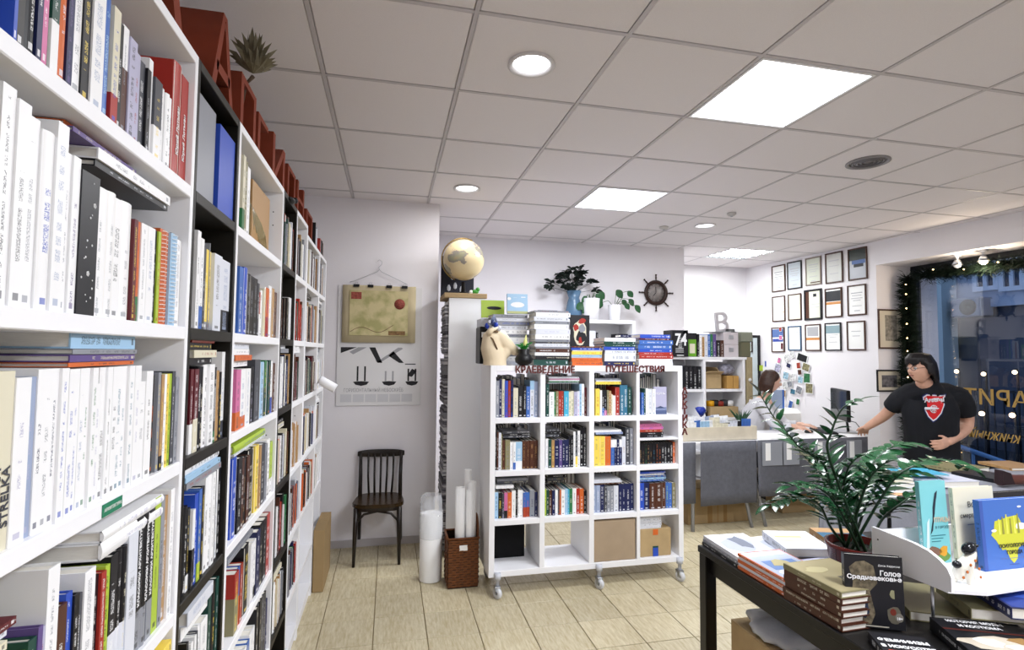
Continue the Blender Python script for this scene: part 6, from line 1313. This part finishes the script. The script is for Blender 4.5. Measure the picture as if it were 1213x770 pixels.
# upright black book in front
A = onZ(1003, 742, TZ); B = onZ(1073, 749, TZ); dv = (B-A); dv.z = 0; wd = dv.length; ang = math.atan2(dv.y, dv.x)
M = TR(A.x, A.y+.0, TZ+.004) @ RZ(ang) @ Matrix.Rotation(-.06, 4, 'X') @ basis((0, -1, 0), (1, 0, 0), (0, 0, 1), (0, .02, 0))
book(M, .022, .222, wd, 'k', 'w', None, 0, 'black book with white title and grotesque etching standing at the table corner', 'standing books on the black table', force=True, rounded=False, extra='medieval')
# white display riser
RZs = .9; o = thing('display_riser', 'white display shelf with a rounded side panel raised on thin metal posts', 'shelf', (1.7, 1.33, 0))
sp = [(0, .9), (0, .945), (.012, .968), (.035, .985), (.07, 1.0), (.12, 1.008), (.275, 1.012), (.275, .888), (.06, .893), (.02, .895)]
MB().prism(sp, -.012, .0, 'x').build('side_panel', M_white, o)
MB().prism([(.0, .02), (.0, .275), (.56, .275), (.56, -.0), (.1, -.02)], .888, .9, 'z').build('shelf_board', M_white, o)
MB().box((.0, .264, .9), (.56, .275, 1.0)).build('back_panel', M_white, o)
for x, y in ((.012, .08), (.5, .08), (.012, .25), (.5, .25)): MB().tube([(x, y, TZ+.001), (x, y, .8875)], .005, 8).build('post', M_metal, o)
for y in (.25,): MB().lathe([(0, 0), (.003, 0), (.003, .001), (0, .001)], n=8, M=TR(-.0125, y, .975) @ Matrix.Rotation(-PI/2, 4, 'Y')).build('screw', M_dark, o)
def riser_book(px0, px1, pyb, pyt, z, col, lb, extra, t=.02, yaw=0, ink='w', y=None):
    A = onY(px0, pyb, y); B = onY(px1, pyb, y); T_ = onY((px0+px1)/2, pyt, y); h = T_.z-z
    M = TR(A.x, y, z) @ RZ(yaw) @ Matrix.Rotation(-.06, 4, 'X') @ basis((0, -1, 0), (1, 0, 0), (0, 0, 1), (0, t, 0))
    book(M, t, h, (B.x-A.x)/math.cos(yaw), col, ink, None, 0, lb, 'standing books on the white display shelf', force=True, rounded=False, extra=extra)
riser_book(1096, 1127, 650, 571, .901, 'Q', 'turquoise book with a bird above a hill on its cover', 'bird', .016, 0, 'w', 1.52)
riser_book(1136, 1184, 665, 578, .901, 'c', 'cream book with a serif title behind the animal figurine', 'serif', .015, .0, 'k', 1.50)
riser_book(1167, 1232, 672, 592, .901, 'u', 'blue book with a yellow tree-like emblem, large at the right edge', 'gorod', .02, 0, 'k', 1.43)
riser_book(1182, 1230, 665, 583, .901, 'k', 'black book behind the large blue book', 'lines', .02, 0, 'w', 1.56)
# figurine: small spotted dalmatian-like creature
P = onY(1146, 672, 1.38); o = thing('figurine', 'white ceramic animal with orange spots and dark head on the display shelf', 'figurine', (P.x, 1.38, .901)); o.scale = (1.4, 1.4, 1.3); cw = mat('glazed_white', '#dcd8cc', .2)
b = MB()
limb(b, [(-.022, 0, .012), (-.02, 0, .035), (0, 0, .05), (.014, 0, .068)], [.008, .013, .014, .010]); limb(b, [(-.002, -.006, .045), (-.01, -.012, .0)], [.010, .006]); limb(b, [(.004, .006, .05), (.022, .01, .02), (.03, .01, .002)], [.011, .007, .006]); limb(b, [(-.02, .008, .03), (-.028, .01, 0)], [.008, .006])
body_ = remesh(b, 'body', cw, o, .002, 2)
b = MB(); b.ball((.006, 0, .08), (.019, .012, .014), 14, M=Matrix.Rotation(-.5, 4, 'Y')); b.ball((.026, 0, .085), (.006, .006, .005), 8); b.build('head', mat('glaze_dark', '#14161c', .15), o)
MB().ball((-.03, 0, .044), (.011, .009, .009), 10).build('tail_tuft', mat('glaze_dark', ''), o)
for k, (x, z_) in enumerate(((-.018, .03), (-.008, .046), (.006, .055), (-.012, .012), (.016, .035), (.026, .012), (-.024, .016), (.002, .04))): MB().ball((x, -.0135 if z_ > .025 else -.009, z_), (.0035, .002, .004), 8).build('spot', mat('glaze_orange', '#b5652f', .2), o)
# lying books at the very front
def fz2(px, py, zz): return onZ(px, py, zz)
A = fz2(1030, 768, TZ+.03)
flat_book(A.x-.01, A.y-.10, .15, .2, TZ+.001, .03, -.45, 'k', 'w', 'black book with white title lying flat before the upright black book', 'isk')
A = fz2(1092, 742, TZ+.04)
flat_book(A.x-.0, A.y-.14, .24, .2, TZ+.001, .04, -.42, 'k', 'w', 'black hardback with white title and pale drapery photo at bottom right', 'drapery')
flat_book(1.69, 1.47, .24, .26, TZ+.001, .03, -.5, 'O', 'k', 'large olive book lying under the display shelf, left one', None)
flat_book(1.80, 1.36, .22, .2, TZ+.045, .035, -.45, 'O', 'k', 'large olive book lying under the display shelf, right one', None)
A = fz2(1150, 708, TZ+.09)
flat_book(A.x-.02, A.y-.13, .3, .24, TZ+.085, .035, -.4, 'n', 'w', 'thick glossy dark blue book lying at the right frame edge', 'bluegloss')

# potted zamioculcas
PX_, PY_ = 1.78, 1.76
o = thing('potted_plant', 'big glossy feather-leaved green plant in a dark red pot on the black table', 'plant', (PX_, PY_, TZ+.001))
MB().lathe([(.076, 0), (.084, .006), (.104, .128), (.11, .131), (.11, .145), (.1, .145), (.095, .12), (0, .118)], n=32).build('pot', mat('pot_dark_red', '#5e1c18', .25), o)
MB().lathe([(.0, .128), (.05, .126), (.086, .122)], n=20).build('soil', mat('soil', '#1a120d', .9), o)
zl = leafmesh(.072, .018, .25, 'leaf', mat('zz_leaf', '#224f30', .17, spec=.7, noise=.3, nscale=20)); stm = mat('zz_stem', '#17301c', .4)
PO = Vector((PX_, PY_, TZ+.001)); dp = (PO-CAMP).dot(CF)
STEMS = [[(998, 642, 0), (987, 580, .05), (954, 541, .1), (918, 496, .12), (900, 466, .12)], [(1003, 640, 0), (980, 560, .0), (962, 540, -.05), (945, 528, -.08), (927, 505, -.1)], [(1006, 640, 0), (983, 545, -.1), (985, 512, -.12), (998, 484, -.12), (1018, 474, -.14)],
 [(1008, 640, 0), (1019, 573, .1), (1049, 535, .2), (1070, 526, .22), (1093, 529, .25)], [(1012, 638, 0), (1043, 591, -.05), (1067, 561, -.1), (1109, 544, -.1), (1150, 556, -.1)], [(1014, 642, 0), (1043, 618, .05), (1067, 597, .06), (1080, 588, .06), (1093, 582, .06)],
 [(998, 645, 0), (984, 625, -.08), (969, 597, -.14), (940, 589, -.18), (912, 598, -.2)], [(1002, 642, 0), (992, 600, -.12), (970, 578, -.2), (952, 574, -.24), (936, 576, -.26)], [(1004, 638, 0), (1000, 590, -.05), (1003, 560, -.1), (1012, 545, -.13), (1025, 538, -.15)],
 [(1009, 638, 0), (1024, 580, -.08), (1040, 555, -.12), (1058, 545, -.14), (1080, 548, -.15)], [(1001, 640, 0), (985, 590, .1), (972, 560, .14), (963, 540, .16), (955, 528, .17)], [(1010, 640, 0), (1030, 590, .12), (1052, 565, .16), (1080, 560, .2), (1100, 562, .2)],
 [(1006, 640, 0), (1013, 600, .1), (1020, 570, .15), (1035, 556, .18), (1050, 552, .2)], [(1000, 642, 0), (990, 610, .1), (965, 585, .15), (955, 580, .16), (945, 583, .18)]]
for k, S in enumerate(STEMS):
    pts = [atd(px, py, dp+dd)-PO for px, py, dd in S]; a = k*2.4; pts[0] = Vector((.04*math.cos(a), .04*math.sin(a), .115)); P, R_ = smoothpath(pts, [.006, .005, .004, .003, .0015], 8)
    st = MB().tube(P, R_, 7).build('stem', stm, o); N_ = len(P); Ltot = sum((P[i+1]-P[i]).length for i in range(N_-1)); nl = max(10, int(Ltot/.0195)); acc = 0; j = 0
    start = .3*Ltot if k not in (6, 5) else .42*Ltot
    for i in range(N_-1):
        sl = (P[i+1]-P[i]).length
        while j < nl and start+(Ltot-start)*j/nl <= acc+sl:
            t = (start+(Ltot-start)*j/nl-acc)/sl; p = P[i]+(P[i+1]-P[i])*t; tn = (P[i+1]-P[i]).normalized(); fr = j/nl
            side = tn.cross(Vector((0, 0, 1)) if abs(tn.z) < .8 else CF); side.normalize(); sg = 1 if j % 2 else -1; upv = side.cross(tn)
            d_ = (side*sg*.9+tn*.65+upv*rnd.uniform(.0, .35)).normalized()
            put('leaf', zl, st, M=aim(p, d_, rnd.uniform(-.35, .35)+sg*.15, rnd.uniform(.85, 1.1)*(1.25-.45*fr)*(.8 if fr < .15 else 1))); j += 1
        acc += sl
    put('leaf', zl, st, M=aim(P[-1], P[-1]-P[-2], 0, .9))

q = carton('cardboard_box', 'flat brown cartons leaning low against the last white bookcase', (-.476, 3.87, .001), (-.405, 4.3, .41), mat('card_brown', ''))
# under the black table
q = carton('cardboard_box', 'open-topped cardboard box with a plastic bag under the black table, left', (1.46, 1.78, .001), (1.68, 2.1, .48), M_card)
q = MB().ball((0, 0, 0), (.14, .16, .05), 24).build('plastic_bag', mat('bag_white', '#cfd2da', .2, alpha=.85, bump=1, bscale=15)); q.location = (1.6, 1.93, .505); tag(q, 'crumpled white plastic bag on the box under the table', 'bag')
for v in q.data.vertices: v.co *= 1+.22*mnoise(v.co*22); v.co.z = max(v.co.z, -.02)
q = carton('cardboard_box', 'yellowish cardboard box nearest the camera under the black table', (1.47, 1.3, .001), (1.78, 1.74, .43), mat('card_yellow', '#b79c66', .8, noise=.06, nscale=10))
flat_book(1.5, 1.36, .2, .33, .432, .022, 0, 'n', 'w', 'navy and white catalogue lying on the yellowish box under the table', None, grp='catalogues under the black table')
o = thing('carton', 'dark carton farther back under the black table', 'box', (2.2, 1.5, 0)); MB().bbox((-.3, -.2, .001), (.3, .3, .45), .004).build('body', M_dark, o)

# ------------------------------------------------------------------ the cloth-covered table behind
SZ = .79; S0, S1 = Vector((2.45, 2.72)), Vector((4.6, 3.1))
o = thing('cloth_table', 'table under a pale grey cloth behind the plant, with books', 'table', (2.86, 2.6, 0)); W, L = 1.7, .5
MB().bbox((0, 0, SZ-.03), (W, L, SZ), .003).build('tabletop', M_white, o); mc = mat('cloth_pale_grey', '#8d8f99', .85, noise=.1, nscale=8, bump=.3, bscale=60)
for s in range(4):
    b = MB(); n = 40; A, B = [((0, -.006), (W, -.006)), ((W+.006, 0), (W+.006, L)), ((W, L+.006), (0, L+.006)), ((-.006, L), (-.006, 0))][s]; dx, dy = B[0]-A[0], B[1]-A[1]; LL = math.hypot(dx, dy); nx, ny = dy/LL, -dx/LL
    for i in range(n+1):
        for j in range(6): t = j/5; wv = (.003+.02*t*(1+math.sin(i*1.1+s)))*1; b.v.append((A[0]+dx*i/n+nx*wv, A[1]+dy*i/n+ny*wv, SZ+.003-.55*t))
    b.f = [(6*i+j, 6*i+6+j, 6*i+7+j, 6*i+1+j) for i in range(n) for j in range(5)]; b.fm = [0]*len(b.f); b.sm = [True]*len(b.f); b.build('cloth_skirt', mc, o)
MB().box((-.004, -.004, SZ+.0005), (W+.004, L+.004, SZ+.004)).build('cloth_top', mc, o)
for x in (.05, W-.1):
    for y in (.05, L-.1): MB().box((x, y, 0), (x+.05, y+.05, SZ-.031)).build('leg', M_metal, o)
g2 = 'books on the cloth-covered table'; z0 = SZ+.005
def tb(px, y, w_, h, z, t, rz, c, lb, ex=None, ink='k'): flat_book(onY(px, 590, y).x, y, w_, h, z, t, rz, c, ink, lb, ex, grp=g2)
tb(1112, 2.72, .3, .22, z0, .008, 0, 'L', 'lime folder under the navy-spined book on the cloth table'); tb(1104, 2.7, .34, .24, z0+.009, .035, -.1, 'i', 'wide white book with navy edge on the cloth table', 'navyedge'); 
tb(1062, 2.68, .17, .22, z0, .022, .1, 'i', 'white book, bottom of the small stack behind plant leaves'); tb(1063, 2.69, .17, .21, z0+.0228, .022, .0, 'w', 'white book with orange edge, second in the small stack', 'orangeedge'); tb(1062, 2.69, .165, .21, z0+.0456, .02, .15, 'c', 'cream book, third in the small stack behind plant leaves'); tb(1078, 2.78, .26, .2, z0+.0664, .01, -.2, 'C', 'light blue thin book on top behind the turquoise book')
tb(1052, 2.60, .2, .12, z0, .006, -.3, 'w', 'white brochure with an orange picture on the near table corner', 'orangepic')
tb(1180, 2.75, .25, .25, z0, .025, .2, 'k', 'dark book on the cloth table beside the leather shoe'); tb(1140, 3.0, .3, .25, z0, .03, .1, 'O', 'dull green book at the back of the cloth table'); tb(1200, 3.02, .28, .25, z0, .02, -.1, 't', 'tan book at the back right of the cloth table')
P = onY(1195, 572, 2.68)
o = thing('leather_holder', 'dark brown leather shoe-like object on the cloth table at the right edge', 'holder', (P.x, 2.72, z0+.001))
b = MB(); limb(b, [(-.09, -.05, .035), (-.02, -.05, .04), (.1, -.05, .035), (.25, -.05, .035)], [.03, .034, .032, .03]); q = remesh(b, 'body', mat('leather_brown', '#5b3226', .4), o, .008, 3)
MB().prism([(-.12, .02), (-.02, .02), (-.05, .09), (-.115, .11)], -.09, -.04, 'y').build('cuff', mat('leather_dark', '#241318', .5), o)
# ------------------------------------------------------------------ turn the book records into objects
def prints(kind, o, t, h, d):
    # artwork on the front cover: local +x cover when standing (x = thickness), u along the depth (0 spine .. d), v up
    X = t+.0002
    # standing_out covers face -x of the record when mirrored; every caller puts the visible cover at local x = t or x = 0
    def poly(pts, c, lift=0, nm='print'):
        m = mat('ink_'+c, PAL.get(c, c) if len(c) == 1 else c, .5)
        x0 = X+lift; b = MB(); b.prism([(p[0]*d, p[1]*h) for p in pts], x0, x0+.0004, 'x'); return b.build(nm, m, o)
    def rect(a, b_, c_, e, c, lift=0): poly([(a, b_), (c_, b_), (c_, e), (a, e)], c, lift)
    def blob(cx_, cy_, rx, ry, c, n=14, j=.12, lift=0): poly([(cx_+rx*math.cos(2*PI*i/n)*(1+rnd.uniform(-j, j)), cy_+ry*math.sin(2*PI*i/n)*(1+rnd.uniform(-j, j))) for i in range(n)], c, lift)
    def text(s, u, v, size, c, al='LEFT', sx=1, bold=0, it=0):
        m = mat('ink_'+c, PAL.get(c, c) if len(c) == 1 else c, .5); M = basis((0, 1, 0), (0, 0, 1), (1, 0, 0), (X+.0024, u*d, v*h)); return flat_text('title', s, size, m, o, M, .0002, al, bold, sx)
    if kind == 'sea': rect(.0, .0, 1, .14, '#4d5a7d'); rect(0, .14, 1, .26, '#7b86a8'); poly([(.1, .22), (.5, .3), (.9, .22)], '#3a4566', .0006); text('ПЕРМЬ', .5, .72, .022, 'w', 'CENTER')
    elif kind == 'rooster':
        blob(.5, .45, .36, .4, 'c', 16, .15); blob(.55, .3, .25, .2, 'k', 12, .2, .0006); blob(.28, .6, .14, .1, 'r', 12, .2, .0012); blob(.6, .8, .22, .1, 'r', 12, .3, .0006); poly([(.42, .1), (.62, .1), (.55, .3), (.45, .28)], 'r', .0012); blob(.6, .58, .16, .14, 'g', 12, .2, .0012)
    elif kind == 'cloud': blob(.5, .45, .33, .14, 'w', 14, .04); rect(0, 0, 1, .13, '#b9bd86'); text('......', .3, .8, .02, 'w'); blob(.1, .75, .09, .08, 'w', 10, .05); rect(.68, .82, .9, .86, 'w')
    elif kind == 'oval': blob(.55, .55, .32, .1, 'k', 18, .0)
    elif kind == '74': pass
    elif kind == 'greenbox': pass
    elif kind in ('magcover', 'magcover3'):
        blob(.45, .5, .35, .3, '#aeb4c4', 12, .3); blob(.6, .6, .2, .25, '#6f7688', 10, .35, .0006); rect(.1, .82, .9, .95, '#d5d9e4'); rect(.08, .06, .5, .12, '#7f8698', .0006)
    elif kind == 'magcover2': rect(.03, .03, .97, .97, '#b8c2dc'); rect(.15, .3, .85, .62, '#6f8fc9', .0006); blob(.5, .5, .22, .14, '#c9bd8a', 12, .3, .0012); rect(.1, .8, .9, .92, '#e4e7ef', .0006); blob(.25, .2, .12, .08, '#e7eaf2', 10, .2, .0006)
    elif kind == 'oldcover': rect(.02, .02, .98, .98, '#a89c78'); rect(.45, .1, .9, .42, '#5d5a50', .0006); rect(.48, .13, .87, .39, '#a5a39a', .0012); blob(.67, .25, .13, .08, '#7a776d', 10, .25, .0018); blob(.32, .68, .2, .1, '#c3b98f', 12, .3, .0006)
    elif kind == 'palecover': rect(.1, .6, .7, .7, '#d8d98f'); rect(.1, .4, .8, .5, '#dfe0b8')
    elif kind == 'tealcover': rect(.0, .0, 1, .7, '#2f5f7c')
    elif kind == 'medieval':
        m1 = mat('etching_tan', '#6d6350', .5, noise=.7, nscale=60)
        b = MB(); b.prism([(q*d, w_*h) for q, w_ in ((.1, .04), (.42, .05), (.5, .2), (.42, .5), (.56, .62), (.5, .86), (.35, .92), (.2, .9), (.08, .82), (.14, .62), (.1, .4))], X, X+.0003, 'x'); b.build('etching', m1, o)
        blob(.3, .3, .1, .18, '#26324a', 10, .2, .0006); blob(.12, .35, .05, .1, '#5a221a', 8, .2, .0006); blob(.82, .2, .12, .12, '#5f5a4d', 12, .1); blob(.8, .24, .05, .05, '#6e2a1c', 8, .1, .0006); blob(.8, .48, .04, .07, '#8c8a6a', 8, .4); blob(.9, .17, .07, .06, '#77736a', 12, .0, .0008); rect(.1, .02, .72, .035, '#b9b4a6')
        text('Голое', .96, .735, .021, 'w', 'RIGHT', 1.0, .0006); text('Средневековье', .97, .665, .0185, 'w', 'RIGHT', 1.12, .0006); text('Джон Харрисон', .95, .86, .008, 'w', 'RIGHT'); text('18+', .9, .145, .011, 'w', 'CENTER', 1, .0003)
    elif kind == 'bird':
        blob(.5, .08, .42, .09, '#6b8f4a', 12, .2); blob(.35, .14, .25, .06, '#7a5a4a', 10, .3, .0006); blob(.72, .14, .18, .07, '#d59a35', 8, .3, .0006); poly([(.28, .35), (.38, .4), (.44, .68), (.56, .85), (.66, .88), (.62, .8), (.56, .74), (.5, .6)], '#2b3440', .0006)
        poly([(.06, .1), (.2, .2), (.28, .55), (.18, .5)], '#c9dbe0', .0006); text('ПТИЦЫ', .42, .5, .021, '#c9b8a0', 'LEFT', .9, .0006); text('В ГОРОДЕ', .46, .42, .012, '#20424a'); 
        for k in range(3): rect(.3, .33-.035*k, .85-.1*k, .34-.035*k, '#2b6f78', .0002)
    elif kind == 'serif': text('Всё', .32, .74, .026, 'k', 'LEFT', .9); text('смертное', .12, .6, .022, 'k', 'LEFT', .9); rect(.3, .5, .6, .51, 'g')
    elif kind == 'gorod':
        blob(.52, .5, .3, .26, '#c4c43a', 18, .18); poly([(.4, .3), (.64, .3), (.6, .14), (.53, .08), (.47, .14)], '#c4c43a', .0001); 
        for k in range(6): poly([(.3+.07*k, .5), (.34+.07*k, .5), (.33+.07*k, .72+.03*(k % 3)), (.31+.07*k, .72+.03*(k % 3))], '#8f8f3a' if k % 2 else '#d9d95a', .0008)
        blob(.72, .6, .1, .05, 'w', 10, .15, .0006); blob(.22, .56, .05, .02, 'w', 8, .1, .0006); blob(.72, .88, .04, .015, 'w', 8, .1, .0006)
        text('ПСИХОЛОГИЯ', .52, .31, .0165, 'k', 'CENTER', 1, .0004); text('ГОРОДА', .55, .215, .0165, 'k', 'CENTER', 1, .0004); rect(.3, .15, .8, .157, '#5f6a9a', .0002); rect(.45, .06, .62, .068, '#3d4a8a', .0002); rect(0, 0, .06, 1, '#3a559f')
    elif kind == 'lines': rect(.05, .88, .95, .9, 'g'); text('АРХЕОЛОГИЯ', .5, .84, .011, 'w', 'CENTER')
    elif kind == 'isk': text('ФЕМИНИЗМ', .5, .72, .022, 'w', 'CENTER', 1, .0008); text('В ИСКУССТВЕ', .5, .55, .02, 'w', 'CENTER', 1, .0008); rect(.1, .46, .95, .49, '#c4472a', .0002); blob(.3, .28, .1, .08, '#b4b84a', 10, .3); blob(.65, .28, .14, .08, '#c98a3a', 10, .3)
    elif kind == 'drapery': rect(.0, .62, .98, .66, '#4f1d16'); text('ИСТОРИЯ МОДЫ', .46, .86, .02, 'w', 'CENTER', .9, .0008); text('И КОСТЮМА', .46, .72, .02, 'w', 'CENTER', .9, .0008); blob(.5, .28, .45, .22, '#b4a99a', 16, .2, .0003); blob(.35, .3, .15, .12, '#dcd6cc', 12, .3, .0009); blob(.75, .42, .14, .1, '#8a6a3f', 10, .2, .0009); blob(.6, .2, .12, .1, '#cfc6ba', 12, .3, .0012)
    elif kind == 'bluegloss': rect(.02, .02, .98, .98, '#22357a'); blob(.5, .5, .35, .3, '#324da0', 14, .2, .0006); blob(.85, .4, .05, .03, '#c9a07a', 8, .2, .0012)
    elif kind == 'navyedge': rect(0, 0, 1, .98, '#c4c6d6')
    elif kind == 'orangeedge': pass
    elif kind == 'orangepic': rect(.15, .2, .75, .8, '#c9743a'); rect(.25, .35, .65, .6, '#e2b08a', .0006)
def area_px(r):
    M, t, h, d = r['M'], r['t'], r['h'], r['d']; ps = [proj(M @ Vector((x, y, z))) for x in (0, t) for y in (0, d) for z in (0, h)]
    if min(p[2] for p in ps) < .1: return 0
    x0, x1 = min(p[0] for p in ps), max(p[0] for p in ps); y0, y1 = min(p[1] for p in ps), max(p[1] for p in ps); f = [proj(M @ Vector((x, 0, z))) for x in (0, t) for z in (0, h)]
    w_ = max(abs(f[0][0]-f[2][0]), abs(f[0][1]-f[2][1])); l_ = max(abs(f[0][1]-f[1][1]), abs(f[0][0]-f[1][0]))
    return 0 if (x1 < 2 or x0 > 1211 or y1 < 2 or y0 > 768) else w_*l_
for r in BOOKS:
    n_ = len(r['label'].split())
    if n_ > 16: r['label'] = r['label'].replace(' lying flat', '').replace(' white bookcase', ' bookcase').replace('pale blue', 'blue').replace('with white capitals along its spine', 'white capitals')
    if len(r['label'].split()) > 16: print('LONG', r['label'])
for r in BOOKS: r['a'] = 0 if r['label'] == 'x' else area_px(r)
order = sorted([r for r in BOOKS if not r['force'] and r['a'] > 18], key=lambda r: -r['a'])
LIM = 325
keep = set(id(r) for r in order[:LIM])
seen = {}
def unique(lb, r):
    seen[lb] = seen.get(lb, 0)+1
    return lb
stuff = BookMesh(); spg = MB(); ns = 0
for r in BOOKS:
    col, ink = (*PC[r['col']], 1), (*PC[r['ink']], 1); bd = (*PC[r['band']], r['bf']) if r['band'] else (0, 0, 0, 0)
    if r['force'] or id(r) in keep:
        bm_ = BookMesh(); bm_.add(Matrix(), r['t'], r['h'], r['d'], col, col if isinstance(r['extra'], tuple) else ink, bd, r['seed'], r['rounded'])
        o = thing(r['name'], r['label'], r['cat'], M=r['M'], group=r['group'])
        me = bm_.finish('cover', [M_cover]); put('cover', me, o)
        pg = MB(); bm_.pages(pg, None, r['t'], r['h'], r['d']); pg.build('pages', M_page, o)
        if r['extra'] == '74':
            flat_text('number', '74', .19, mat('ink_w', PAL['w'], .5), o, TR(r['t']*.15, -.003, .13) @ RX, .0005, bold=.004, sx=.8); MB().lathe([(.015, 0), (.03, 0)], n=16, M=TR(r['t']*.82, -.002, .27) @ RX).build('emblem', mat('ink_w', ''), o)
            for k in range(3): MB().box((r['t']*.2, -.002, .05+.02*k), (r['t']*.7, -.001, .055+.02*k)).build('print', mat('ink_w', ''), o)
        elif r['extra'] == 'greenbox':
            MB().box((r['t']*.05, -.002, .005), (r['t']*.95, -.0005, .2)).build('front', mat('ink_L2', '#6aa52f', .5), o); MB().box((r['t']*.2, -.003, .04), (r['t']*.8, -.0021, .15)).build('print', mat('ink_c', PAL['c'], .5), o)
        elif isinstance(r['extra'], tuple):
            s_, t_, h_ = r['extra'][1], r['t'], r['h']; fr = basis((0, 0, 1), (-1, 0, 0), (0, -1, 0), (t_/2, -.0012, 0))
            if s_ == 'flowers':
                for k in range(16):
                    x_, z_ = t_*rnd.uniform(.15, .85), h_*rnd.uniform(.06, .95); rr = rnd.choice((.0013, .002, .004)); fl_ = MB()
                    if rr > .003:
                        for q_ in range(5): a = q_*2*PI/5; fl_.lathe([(0, .0004), (rr*.55, .0004), (rr*.55, 0)], n=8, M=TR(x_+rr*.6*math.cos(a), -.0003, z_+rr*.6*math.sin(a)) @ RX)
                    else: fl_.lathe([(0, .0004), (rr, .0004), (rr, 0)], n=8, M=TR(x_, -.0003, z_) @ RX)
                    fl_.build('flower_print', mat('ink_w', PAL['w'], .5), o)
            elif s_ == 'spiral':
                for k in range(int(h_/.009)): MB().tube([(t_/2+t_*.3*math.cos(a), -.001+.005*math.sin(a), .006+.009*k+.003*a/6.3) for a in [2*PI*i/8 for i in range(9)]], .0009, 4).build('ring', mat('ink_w', PAL['w'], .5), o)
            else: flat_text('spine_title', s_, {'STRELKA': .02, 'Юрий Лотман': .017}.get(s_, .0125), mat('ink_a', PAL['a'], .5) if s_ == 'STRELKA' else mat('ink_w', PAL['w'], .5), o, TR(({'STRELKA': .007}.get(s_, .005)), 0, {'STRELKA': .03, 'Юрий Лотман': .05}.get(s_, .09)) @ fr, .0003, bold=.0003)
        elif r['extra']: prints(r['extra'], o, r['t'], r['h'], r['d'])
    else:
        stuff.add(r['M'], r['t'], r['h'], r['d'], col, ink, bd, r['seed'], False); stuff.pages(spg, r['M'], r['t'], r['h'], r['d']); ns += 1
me = stuff.finish('more_books', [M_cover, M_page], spg); o = put('books', me); o['kind'] = 'stuff'; o['label'] = 'remaining small far books on the shelves'; o['category'] = 'books'
print('books', len(BOOKS), 'kept', len(keep), 'stuff', ns, 'min area', order[min(LIM, len(order)-1)]['a'])
